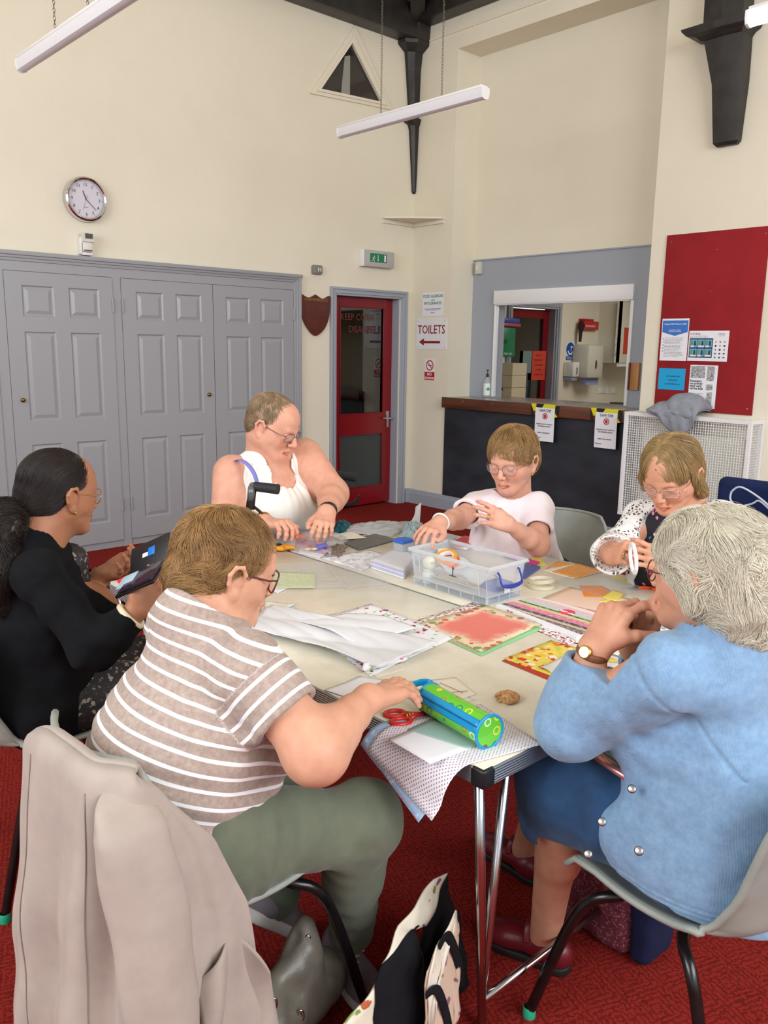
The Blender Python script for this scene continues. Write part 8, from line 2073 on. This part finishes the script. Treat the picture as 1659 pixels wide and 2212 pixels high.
# double tape rolls
q = tp_(1168, 1268); tape('tape_roll', 'upper of two clear tape rolls stacked beside the storage box', q + Vector((.006, .004, .024)), (0, .1, 1), .040, .046, .012, mat('amber_clear_tape', (224, 216, 186), .2))
tape('tape_roll', 'lower of two clear tape rolls stacked beside the storage box', q + Vector((0, 0, .0065)), (0, 0, 1), .042, .048, .012, mat('amber_clear_tape'))
page('plastic_sleeve', 'clear plastic sleeve lying across the seam right of the tape rolls', 'plastic sleeve', [(1180, 1255), (1290, 1235), (1400, 1268), (1330, 1300)], M_film, .001, wav=.003, n=16)

# ------------------------------------------------------------------ left and far end of the tables
gp = page('patterned_paper', 'pale green leaf-patterned card near the face of the person in stripes', 'card', [(560, 1272), (572, 1236), (681, 1240), (680, 1272)], flower_mat('green_leaf_print', (206, 216, 152), [(226, 232, 190), (206, 216, 152), (232, 238, 206)], 60, .34), .003, th=.001)
page('envelope', 'white envelope under the pale green leaf-patterned card', 'envelope', [(550, 1268), (570, 1250), (640, 1262), (600, 1282)], M_paper, .0012)
page('plastic_sleeve', 'clear plastic sleeve holding the pale green card', 'plastic sleeve', [(575, 1222), (700, 1216), (752, 1272), (600, 1276)], M_film, .0048, wav=.002, n=12)
page('plastic_sleeve', 'crinkled clear sleeve in front of the white paper stack', 'plastic sleeve', [(705, 1222), (770, 1218), (850, 1262), (745, 1275)], M_film, .0015, wav=.006, n=16)
page('card', 'cream card with pencil marks between face and gift wrap', 'card', [(572, 1300), (640, 1306), (600, 1325), (572, 1318)], M_card, .0005, wav=.003)
page('card', 'pale blue floral card beside the gift wrap', 'card', [(596, 1318), (628, 1308), (652, 1321), (612, 1332)], flower_mat('blue_floral_print', (176, 200, 226), [(176, 200, 226), (226, 226, 236), (150, 180, 214)], 60, .4), .0003)
def sketch_mat():
 k = NT('pencil_sketch_paper'); v = k.coord(); f = k.noise(v, 26, 7, .75); m = k.ramp(f, [(.52, (238, 238, 242)), (.56, (150, 152, 160)), (.60, (238, 238, 242))]); k.col(m); k.b.inputs['Roughness'].default_value = .6; return k.m
M_sk = sketch_mat()
page('drawing', 'white sheet with fine pencil drawing on the seam of the tables', 'drawing', [(692, 1205), (800, 1188), (858, 1204), (780, 1234)], M_sk, .0006)
for i, wh in enumerate(('lowest', 'second from bottom', 'middle', 'second from top', 'topmost')): page('envelope', wh + ' sheaf of the white paper stack beside the storage box', 'paper', [(800, 1228 - i), (868, 1200 - i), (903, 1212 - i), (872, 1252 - i)], M_paper if i % 2 == 0 else M_lilac, .001 + i * .0055, th=.005, group='stack of white paper on the far table')
page('plastic_sleeve', 'clear sleeve round the stack of white paper', 'plastic sleeve', [(790, 1230), (870, 1190), (912, 1210), (868, 1262)], M_film, .031, wav=.002)
mt_ = page('cutting_mat', 'dark grey board on the table left of the blue-lidded tub', 'board', [(742, 1175), (810, 1155), (858, 1168), (775, 1190)], mat('slate_board', (104, 102, 102), .35, var=.15, vs=60), .002, th=.004)
page('envelope', 'white envelope at the left edge of the grey board', 'envelope', [(706, 1160), (760, 1152), (792, 1166), (735, 1170)], M_card, .008, wav=.002)
page('drawing', 'white drawing sheets on the plastic bag at the far table end', 'drawing', [(742, 1142), (840, 1128), (872, 1142), (800, 1155)], M_sk, .006, wav=.004)
page('leaflet', 'white and violet printed leaflet at the far table end', 'leaflet', [(780, 1150), (850, 1140), (868, 1150), (800, 1160)], flower_mat('violet_print', (234, 234, 242), [(234, 234, 242), (120, 100, 190), (234, 234, 242)], 50, .25), .003, wav=.003)
def heap(name, label, cat, px, m, hgt, fr=1.0, z=0.0, n=26, sd_=0.0, solid=.0007):
 c = [tp_(*p) for p in px]
 def f(u, v):
  p = c[0].lerp(c[1], u).lerp(c[3].lerp(c[2], u), v); e = (sin(pi * u) * sin(pi * v)) ** .5 if 0 < u < 1 and 0 < v < 1 else 0
  r = abs(sin(u * 9 * fr + v * 5 + sd_)) * .4 + abs(sin(v * 11 * fr - u * 6 + sd_)) * .35 + .25 * sin(u * 23 * fr + sd_) * sin(v * 19)
  return p + Vector((.006 * sin(v * 17 + sd_), .006 * sin(u * 19), z + .001 + hgt * e * (.45 + .55 * r)))
 return tag(MB().grid(f, n, n).build(name, m, smooth='all', solid=solid), label, cat)
heap('plastic_bag', 'white thin plastic bag spread at the far left end of the tables', 'bag', [(715, 1150), (775, 1132), (905, 1128), (850, 1160)], M_film2, .03, 1.2)
heap('plastic_bag', 'crumpled pale blue plastic ball beside the standing white card', 'bag', [(858, 1170), (880, 1140), (925, 1148), (905, 1178)], film('pale_blue_film', .5, (190, 216, 224), 1.0, 40), .075, 2.0, sd_=2)
heap('cloth', 'dark teal cloth at the far end of the table', 'cloth', [(718, 1152), (728, 1128), (758, 1136), (752, 1152)], cloth_mat('dark_teal_cloth', (14, 80, 92)), .04, 1.6, solid=.003)
# standing folded white card
q0, q1 = tp_(872, 1158), tp_(905, 1148); t = thing('folded_card', 'white folded card standing up on the far table', 'card', (q0 + q1) / 2)
up1 = at(908, 1086, 1, q1.y)
w = MB(); w.verts_faces([q0, q1, Vector((q1.x + .01, q1.y, up1.z))], [(0, 1, 2)]); w.build('front_leaf', M_paper, t, solid=.0008)
w = MB(); w.verts_faces([q1 + Vector((.0, .0, 0)), q1 + Vector((.05, .09, 0)), q1 + Vector((.035, .06, .10)), Vector((q1.x + .01, q1.y, up1.z))], [(0, 1, 2, 3)]); w.build('back_leaf', mat('shaded_card', (226, 222, 220), .6), t, solid=.0008)
# clear bag of craft bits
bg_ = thing('clear_bag', 'clear plastic bag of pink craft bits in front of the person in white', 'bag', tp_(680, 1180))
c = [tp_(*p) for p in ((608, 1185), (640, 1140), (755, 1165), (722, 1203))]
def bag_f(u, v):
 p = c[0].lerp(c[1], u).lerp(c[3].lerp(c[2], u), v); e = (max(0, sin(pi * u)) * max(0, sin(pi * v))) ** .4
 return p + Vector((0, 0, .002 + .045 * e * (.6 + .3 * abs(sin(u * 8 + v * 5)) + .2 * abs(sin(v * 13 - u * 7)))))
MB().grid(bag_f, 30, 30).build('bag', film('clear_bag_film', .28, (232, 226, 230), .9, 30), bg_, smooth='all', solid=.0005)
slab('craft_pack', [tp_(638, 1184), tp_(640, 1172), tp_(712, 1186), tp_(706, 1198)], TZ + .002, TZ + .022, mat('magenta_card', (206, 70, 130), .5), None, 'magenta craft pack inside the clear bag', 'packet')
for i in range(2): q = tp_(665 + i * 14, 1186, TZ + .024); tag(MB().box(q - Vector((.010, .010, .001)), q + Vector((.010, .010, .004)), .003).build('button', mat('cream_button', (240, 228, 170), .4), smooth=True), 'cream square button on the magenta craft pack, %s one' % ('left', 'right')[i], 'button', 'cream buttons in the clear bag')
q = tp_(695, 1180, TZ + .03); tag(MB().lathe([(0, -.02), (.014, -.02), (.014, -.016), (.010, -.014), (.010, .014), (.014, .016), (.014, .02), (0, .02)], q, 18, (.6, -.7, .3)).build('ribbon_reel', mat('violet_ribbon', (110, 110, 190), .5), smooth=True), 'violet ribbon reel inside the clear bag', 'reel')
heap('foil_packet', 'crinkled silver-brown packet at the mouth of the clear bag', 'packet', [(700, 1200), (715, 1182), (752, 1180), (735, 1206)], mat('foil', (150, 136, 124), .3, .5, bump=.8, bs=90), .03, 2.5, sd_=1)
slab('paper_pack', [tp_(645, 1196), tp_(650, 1184), tp_(700, 1200), tp_(690, 1206)], TZ + .001, TZ + .004, M_paper, None, 'white folded paper under the magenta craft pack', 'paper')
# orange toy/pliers by the bag
q = tp_(612, 1188); t = thing('craft_punch', 'orange and black hand punch on the table beside the clear bag', 'tool', q)
tr = G(('+', RC(q + Vector((-.045, .0, .012)), q + Vector((.0, -.01, .012)), .011, .012), 0)).u(.006, RC(q + Vector((0, -.01, .012)), q + Vector((.03, -.030, .012)), .012, .008), EL(q + Vector((-.02, -.014, .012)), (.013, .018, .011)), RC(q + Vector((-.03, .02, .010)), q + Vector((-.055, .04, .010)), .008, .008)); sdf('body', tr, .0015, mat('amber_orange_plastic', (240, 160, 30), .35), t)
MB().ball(q + Vector((-.022, .0, .024)), (.014, .012, .008), 16).build('coil', M_blackplastic, t, smooth='all')
# red thing and blue pen near the black cardigan's hands
q = tp_(285, 1256); t = tag(sdf('red_cloth_bundle', G(('+', EL(q + Vector((0, 0, .010)), (.035, .022, .011)), 0)).u(.008, RC(q + Vector((-.04, .01, .006)), q + Vector((.03, -.02, .008)), .008)), .002, mat('bright_red_cloth', (214, 30, 30), .6), disp=folds(None, .002, 90), dmax=.003), 'bright red craft piece at the left end of the near table', 'craft piece')
a_, b_ = tp_(280, 1262, TZ + .005), tp_(300, 1264, TZ + .005); tag(MB().tube([a_, b_], .0045, 8).build('crayon', mat('blue_crayon', (40, 110, 180), .5), smooth=True), 'short blue crayon beside the red craft piece', 'crayon')
# ------------------------------------------------------------------ trench coat over the near-left chair
M_coat = cloth_mat('stone_gabardine', (172, 158, 148), .7, 900, .12, .03)
def plan(s, v):
 """plan outline of the hanging coat: s 0 (far side) .. 1 (near side front edge)"""
 fx = float(np.interp(v, (0, .06, .18, .36, .64, 1), (-5.17, -5.14, -5.06, -5.00, -4.97, -5.01)))
 k = [(-5.10 - .02 * v, -4.37 + .04 * v), (-5.19, -4.355 + .04 * v), (-5.255 - .02 * v, -4.375 + .03 * v), (-5.275 - .045 * v, -4.46), (-5.27 - .05 * v, -4.58), (-5.26 - .035 * v, -4.675 - .03 * v), (-5.215, -4.735 - .05 * v), ((fx - 5.215) / 2, -4.745 - .055 * v), (fx, -4.735 - .035 * v)]
 t = s * (len(k) - 1); i = min(int(t), len(k) - 2); f = t - i
 g = lambda j: k[max(0, min(len(k) - 1, j))]
 return [.5 * (2 * g(i)[c] + (g(i + 1)[c] - g(i - 1)[c]) * f + (2 * g(i - 1)[c] - 5 * g(i)[c] + 4 * g(i + 1)[c] - g(i + 2)[c]) * f * f + (3 * g(i)[c] - g(i - 1)[c] - 3 * g(i + 1)[c] + g(i + 2)[c]) * f ** 3) for c in (0, 1)]
def coat_f(s, v):
 x, y = plan(s, v); e = .01; x2, y2 = plan(min(1, s + e), v); x1, y1 = plan(max(0, s - e), v); tx, ty = x2 - x1, y2 - y1; l = math.hypot(tx, ty) or 1; nx, ny = ty / l, -tx / l
 if (x + 5.1) * nx + (y + 4.53) * ny < 0: nx, ny = -nx, -ny
 a = min(1, v * 1.8); w_ = s * 26 + 1.2 * sin(v * 2.2) + .9 * sin(s * 9)
 fold = a * (.034 * (abs(sin(w_ * .5)) ** .7 - .5) + .010 * sin(w_ * 1.27 + v * 2) + .005 * sin(s * 61 + v * 5)) + .004 * sin(v * 21 + s * 12) * a
 ridge = .832 - .16 * max(0, (.42 - s) / .42) ** 1.3 - .03 * max(0, (s - .7) / .3) ** 1.5
 z = ridge - v * (ridge - .045 + .10 * max(0, s - .8) * 5 * .6) + .012 * sin(s * 17) * v
 top = max(0, 1 - v / .05); inx = (1 - math.sqrt(max(0, 1 - top * top))) * .025
 return Vector((x + nx * (fold - inx), y + ny * (fold - inx), z - .0 * top))
cp = thing('trench_coat', 'beige trench coat draped over the back of the near left chair', 'coat', (-5.24, -4.53, 0))
co = MB().grid(coat_f, 110, 80).build('coat_body', M_coat, cp, smooth='all', solid=.004)
def inner(s, v):
 p = coat_f(.12 + s * .80, 0); d = Vector((-5.06 - p.x, (-4.53 - p.y) * .8, 0)).normalized(); return p + d * (.052 * sin(v * pi / 2) + .01 * v) + Vector((0, .003 * sin(s * 20), .012 * sin(v * pi) - .26 * v ** 2))
MB().grid(inner, 40, 12).build('collar', M_coat, cp, smooth='all', solid=.006)
# hanging sleeve and front flap
def slv(u, v):
 c = bez([(-5.22, -4.700, .800), (-5.222, -4.755, .74), (-5.205, -4.785, .55), (-5.195, -4.80, .30), (-5.20, -4.81, .04)], 10); i = min(len(c) - 1, int(v * (len(c) - 1))); f = v * (len(c) - 1) - i; q = c[i].lerp(c[min(i + 1, len(c) - 1)], f)
 r = (.012 + .040 * min(1, v * 4) ** .7) * (1 + .04 * sin(v * 27 + u * 9) + .12 * sin(u * 4 * pi + v * 5) + .07 * sin(u * 8 * pi - v * 7)); a = u * 2 * pi; return q + Vector((cos(a) * r * 1.15, sin(a) * r * .62, 0))
MB().grid(slv, 32, 60, closeu=True).build('sleeve', M_coat, cp, smooth='all')
def flap(u, v):
 x = -5.12 + .15 * u + .03 * sin(v * 3) * u; z = (.46 - .11 * u ** 2 - .06 * (1 - u) ** 2) - v * (.43 - .08 * u); return (x + .0, -4.765 - .020 * sin(u * 8 + v * 2) - .014 * sin(v * 7 + u * 3) - .03 * v * (1 - u), z + .04 * sin(u * pi) * (1 - v))
MB().grid(flap, 30, 30).build('front_flap', M_coat, cp, smooth='all', solid=.004)
for s0 in (.63, .40):
 w = MB(); w.tube([coat_f(s0 + .004 * sin(i * .3), .05 + i * .03) + (coat_f(s0, .05 + i * .03) - Vector((-5.1, -4.53, coat_f(s0, .05 + i * .03).z))).normalized() * .003 for i in range(30)], .0011, 5); w.build('seam', mat('coat_seam', (140, 128, 120), .8), cp, smooth='all')
w = MB(); w.tube([coat_f(.90, .70) + Vector((0, -.006, 0)), coat_f(.93, .76) + Vector((0, -.006, 0)), coat_f(.955, .79) + Vector((0, -.006, 0))], .005, 6, flat=(Vector((0, 1, 0)), .5)); w.build('pocket_welt', mat('coat_seam'), cp, smooth='all')

# ------------------------------------------------------------------ bags on the floor
M_lea = mat('taupe_leather', (104, 98, 88), .4, var=.1, vs=14, bump=.2, bs=90)
hb = thing('handbag', 'grey-taupe slouchy leather handbag with studs on the carpet under the near left chair', 'handbag', (-4.80, -4.62, 0))
tr = G(('+', RC((-4.93, -4.66, .06), (-4.70, -4.60, .06), .060, .055), 0)).u(.06, RC((-4.91, -4.66, .10), (-4.72, -4.61, .10), .055, .05), RC((-4.90, -4.655, .15), (-4.76, -4.62, .22), .040, .026), RC((-4.78, -4.62, .12), (-4.765, -4.61, .245), .04, .016))
tr.cut(.01, RC((-4.92, -4.66, .215), (-4.80, -4.63, .245), .016, .014)); tr.add('&', HS((0, 0, .003), (0, 0, -1)), .004)
sdf('body', tr, .003, M_lea, hb, disp=folds((-4.80, -4.66, .2), .006, 26, 2, n=60), dmax=.015)
for pts in ([(-4.775, -4.64, .235), (-4.80, -4.675, .15), (-4.815, -4.70, .05), (-4.82, -4.70, .01)], [(-4.90, -4.665, .20), (-4.96, -4.70, .15), (-4.99, -4.72, .07)]):
 MB().tube(bez(pts, 8), .012, 8, flat=(Vector((0, -1, .2)), .25)).build('strap', M_lea, hb, smooth='all')
for c in ((-4.775, -4.645, .232), (-4.905, -4.70, .185), (-4.84, -4.705, .120)):
 MB().tube([vec(c) + Vector((.5, -.3, 0)) * (cos(2 * pi * i / 14) * .012) + Vector((0, 0, .014)) * sin(2 * pi * i / 14) for i in range(15)], .0025, 6, cap=False).build('ring', M_chrome, hb, smooth='all')
for i in range(8): MB().ball((-4.79 + .014 * i, -4.672 + .003 * i, .07 + .03 * sin(i * 1.7)), .004, 8).build('stud', M_chrome, hb, smooth='all')
M_tb = cloth_mat('black_canvas', (22, 22, 26), .9, 500, .3, .15)
M_tf = flower_mat('cream_botanical_canvas', (226, 216, 196), [(226, 216, 196), (226, 216, 196), (120, 140, 60), (226, 216, 196), (176, 92, 50), (226, 216, 196), (130, 86, 110), (226, 216, 196)], 16, .30)
M_tp = flower_mat('blush_botanical_canvas', (214, 186, 164), [(214, 186, 164), (214, 186, 164), (140, 150, 60), (214, 186, 164), (180, 96, 60), (214, 186, 164), (140, 100, 116)], 18, .28)
def panel(name, pts, m, par, th=.004, n=5):
 """cloth panel through photo-measured points on given y planes"""
 P_ = [at(x, y, 1, Y) for x, y, Y in pts]; P_ = [Vector((p.x, p.y, .006)) if y > 2225 else p for p, (x, y, Y) in zip(P_, pts)]; w = MB(); bm = w.bm; f = bm.faces.new([bm.verts.new(p) for p in P_]); bmesh.ops.triangulate(bm, faces=[f]); bmesh.ops.subdivide_edges(bm, edges=bm.edges[:], cuts=n, use_grid_fill=True)
 for v in bm.verts: v.co.y += .004 * sin(v.co.z * 60 + v.co.x * 40)
 return w.build(name, m, par, smooth='all', solid=th)
t1 = thing('tote_bag', 'black cloth tote bag with cream botanical lining on the carpet left of the table leg', 'tote bag', (-4.62, -4.80, 0))
panel('side_panel', [(964, 1884, -4.76), (938, 1900, -4.78), (902, 1945, -4.80), (862, 2002, -4.82), (826, 2082, -4.84), (893, 2012, -4.83), (922, 2000, -4.81), (945, 1945, -4.78)], M_tf, t1)
panel('front_panel', [(895, 2008, -4.835), (826, 2084, -4.845), (812, 2130, -4.85), (808, 2240, -4.85), (860, 2290, -4.85), (918, 2270, -4.85), (918, 2100, -4.85), (906, 2030, -4.84)], M_tb, t1)
panel('back_panel', [(965, 1884, -4.755), (972, 1935, -4.75), (992, 2010, -4.74), (1000, 2260, -4.74), (905, 2270, -4.74), (905, 2040, -4.78), (925, 1990, -4.78), (946, 1940, -4.765)], M_tb, t1)
panel('lower_panel', [(812, 2124, -4.842), (775, 2175, -4.845), (742, 2216, -4.85), (742, 2260, -4.85), (808, 2260, -4.85), (811, 2185, -4.845)], M_tf, t1)
MB().tube(bez([at(892, 2012, 1, -4.84), at(899, 2004, 1, -4.86), at(904, 2000, 1, -4.87)], 4), .0022, 6).build('tie', M_tb, t1, smooth='all')
t2 = thing('tote_bag', 'cream botanical tote bag with black handles, beside the table leg on the carpet', 'tote bag', (-4.55, -4.88, 0))
panel('front_panel', [(988, 1968, -4.87), (966, 2015, -4.88), (948, 2045, -4.885), (920, 2098, -4.89), (918, 2270, -4.89), (975, 2280, -4.89), (992, 2180, -4.885), (991, 2050, -4.88)], M_tp, t2)
panel('top_band', [(987, 1968, -4.872), (962, 2010, -4.886), (945, 2046, -4.892), (926, 2100, -4.896), (925, 2212, -4.896), (936, 2212, -4.896), (948, 2120, -4.895), (958, 2062, -4.892), (974, 2020, -4.884)], mat('cream_canvas', (232, 224, 206), .8), t2, n=2)
panel('back_panel', [(990, 1966, -4.80), (1004, 2060, -4.80), (1008, 2270, -4.80), (930, 2270, -4.80), (940, 2070, -4.80)], M_tb, t2)
for pp in ([(948, 2046, -4.897), (968, 2022, -4.89), (990, 2075, -4.885), (1003, 2130, -4.875)], [(920, 2150, -4.90), (945, 2140, -4.90), (966, 2200, -4.895), (975, 2260, -4.89)]):
 MB().tube(bez([at(x, y, 1, Y) for x, y, Y in pp], 6), .011, 8, flat=(Vector((0, 1, 0)), .2)).build('handle', M_tb, t2, smooth='all')
# under the blue cardigan's chair
ub = thing('cloth_bag', 'burgundy patterned cloth bag with navy end under the near right chair', 'bag', (-3.97, -4.93, 0))
sdf('body', G(('+', BXP((-3.97, -4.90, .105), (.065, .11, .105), r=.03), 0)), .006, flower_mat('burgundy_fleck', (104, 40, 52), [(104, 40, 52), (150, 100, 110), (84, 30, 44)], 120, .4), ub, disp=folds(None, .006, 18), dmax=.01)
sdf('end_panel', G(('+', BXP((-3.97, -5.035, .10), (.068, .035, .10), r=.03), 0)), .006, cloth_mat('navy_canvas', (26, 32, 62)), ub, disp=folds(None, .005, 18), dmax=.01)
# wallet on her lap
wl_ = thing('tablet_wallet', 'rose-pink tablet case with teal strip on the lap of the person in blue', 'case', at(1310, 1650, 2, .668))
L4 = [at(*p, 2, .672) for p in ((1248, 1612), (1375, 1698), (1425, 1655), (1340, 1592))]
slab('case', L4, .666, .676, mat('rose_leatherette', (196, 140, 136), .4), wl_)
e0, e1 = L4[0], L4[1]; MB().tube([e0 + Vector((0, 0, .004)), e1 + Vector((0, 0, .004))], .0085, 12).build('rolled_edge', mat('rose_metallic', (206, 140, 136), .25, .6), wl_, smooth='all')
slab('stripe', [e0.lerp(L4[3], .22), e1.lerp(L4[2], .22), e1.lerp(L4[2], .42), e0.lerp(L4[3], .42)], .6765, .678, mat('teal_strip', (40, 124, 116), .4), wl_)

# ------------------------------------------------------------------ rollator carrying the person in white
ro = thing('rollator', 'grey and black walking frame around the person in the white top', 'walking frame', (-3.6, -2.95, 0))
for x, nm in ((-3.835, 0), (-3.375, 1)):
 g0, g1 = (dep(545, 1050, 3.20), dep(601, 1057, 3.17)) if nm == 0 else ((-3.385, -3.0, .955), (-3.325, -3.10, .945)); g0, g1 = vec(g0), vec(g1)
 w = MB(); w.tube(bez([(x, -2.93, .30), (x - .02, -2.98, .70), g0 - Vector((.01, 0, .05)), g0, g0.lerp(g1, .3)], 8), .0135, 10); w.tube([(x, -2.93, .45), (x, -3.16, .06)], .012, 8); w.tube([(x, -2.93, .45), (x, -2.70, .06)], .012, 8); w.build('side_frame', mat('grey_tube', (110, 112, 116), .35, .5), ro, smooth='all')
 MB().tube([g0.lerp(g1, .1), g0.lerp(g1, .6), g1], [.019, .0195, .0205], 14).build('hand_grip', mat('black_rubber_grip', (30, 31, 34), .6, bump=.4, bs=200), ro, smooth=True)
 MB().tube(bez([g0 + Vector(v_) for v_ in ([(0, 0, -.03), (-.01, -.01, -.10), (.02, -.05, -.14), (.06, -.10, -.12), (.065, -.11, -.09)] if nm else [(0, 0, 0), (-.01, 0, -.06), (.02, -.02, -.10), (.06, -.06, -.15)])], 8), .009, 8, flat=(Vector((1, 0, 0)), .4)).build('brake_lever', M_blackplastic, ro, smooth='all')
 MB().tube([g0 + Vector((0, 0, -.01)), g0 + Vector((-.012, 0, -.09))], .017, 10).build('bracket', M_blackplastic, ro, smooth='all')
 for y in (-3.16, -2.70): MB().lathe([(.0, -.012), (.05, -.012), (.058, -.006), (.058, .006), (.05, .012), (0, .012)], (x, y, .0585), 20, (1, 0, 0)).build('wheel', M_blackplastic, ro, smooth=True)
bx('seat', (-3.83, -2.98, .415), (-3.38, -2.70, .44), M_blackplastic, ro, .008)

# ------------------------------------------------------------------ navy upholstered chair with a black bag, far right
nv = thing('upholstered_chair', 'navy upholstered chair behind the person in the crochet cardigan', 'chair', (-2.05, -4.55, 0))
M_navy = cloth_mat('navy_upholstery', (26, 36, 74), .85, 500, .2, .1)
sdf('backrest', G(('+', BXP((-2.33, -4.56, .80), (.035, .235, .215), r=.034), 0)), .006, M_navy, nv)
sdf('seat', G(('+', BXP((-2.08, -4.56, .46), (.24, .24, .04), r=.035), 0)), .008, M_navy, nv)
for x in (-2.30, -1.88):
 for y in (-4.77, -4.35): MB().tube([(x, y, 0), (x, y, .43)], .012, 8).build('leg', M_tube, nv, smooth=True)
MB().tube([(-2.30, -4.77, .43), (-2.34, -4.77, .70)], .012, 8).tube([(-2.30, -4.35, .43), (-2.34, -4.35, .70)], .012, 8).build('back_frame', M_tube, nv, smooth=True)
sb_ = thing('handbag', 'black patent handbag with pale piping hanging on the chair behind the crochet cardigan', 'handbag', (-2.45, -4.66, .45))
sdf('body', G(('+', BXP((-2.46, -4.70, .80), (.05, .115, .14), frame((1, 0, .25)), r=.03), 0)), .005, mat('black_patent', (34, 38, 48), .18, coat=.6), sb_, disp=folds(None, .008, 22), dmax=.012)
M_pip = mat('pale_silver_piping', (196, 206, 224), .3)
for pts in ([(1580, 1062), (1600, 1052), (1640, 1075), (1680, 1110)], [(1580, 1062), (1578, 1080), (1596, 1100), (1620, 1125), (1650, 1160)], [(1600, 1095), (1625, 1088), (1640, 1082), (1662, 1100)], [(1596, 1100), (1605, 1104), (1612, 1090)], [(1640, 1150), (1648, 1166), (1656, 1166)]):
 MB().tube(bez([at(x, y, 0, -2.53) for x, y in pts], 6), .0042, 6).build('piping', M_pip, sb_, smooth='all')
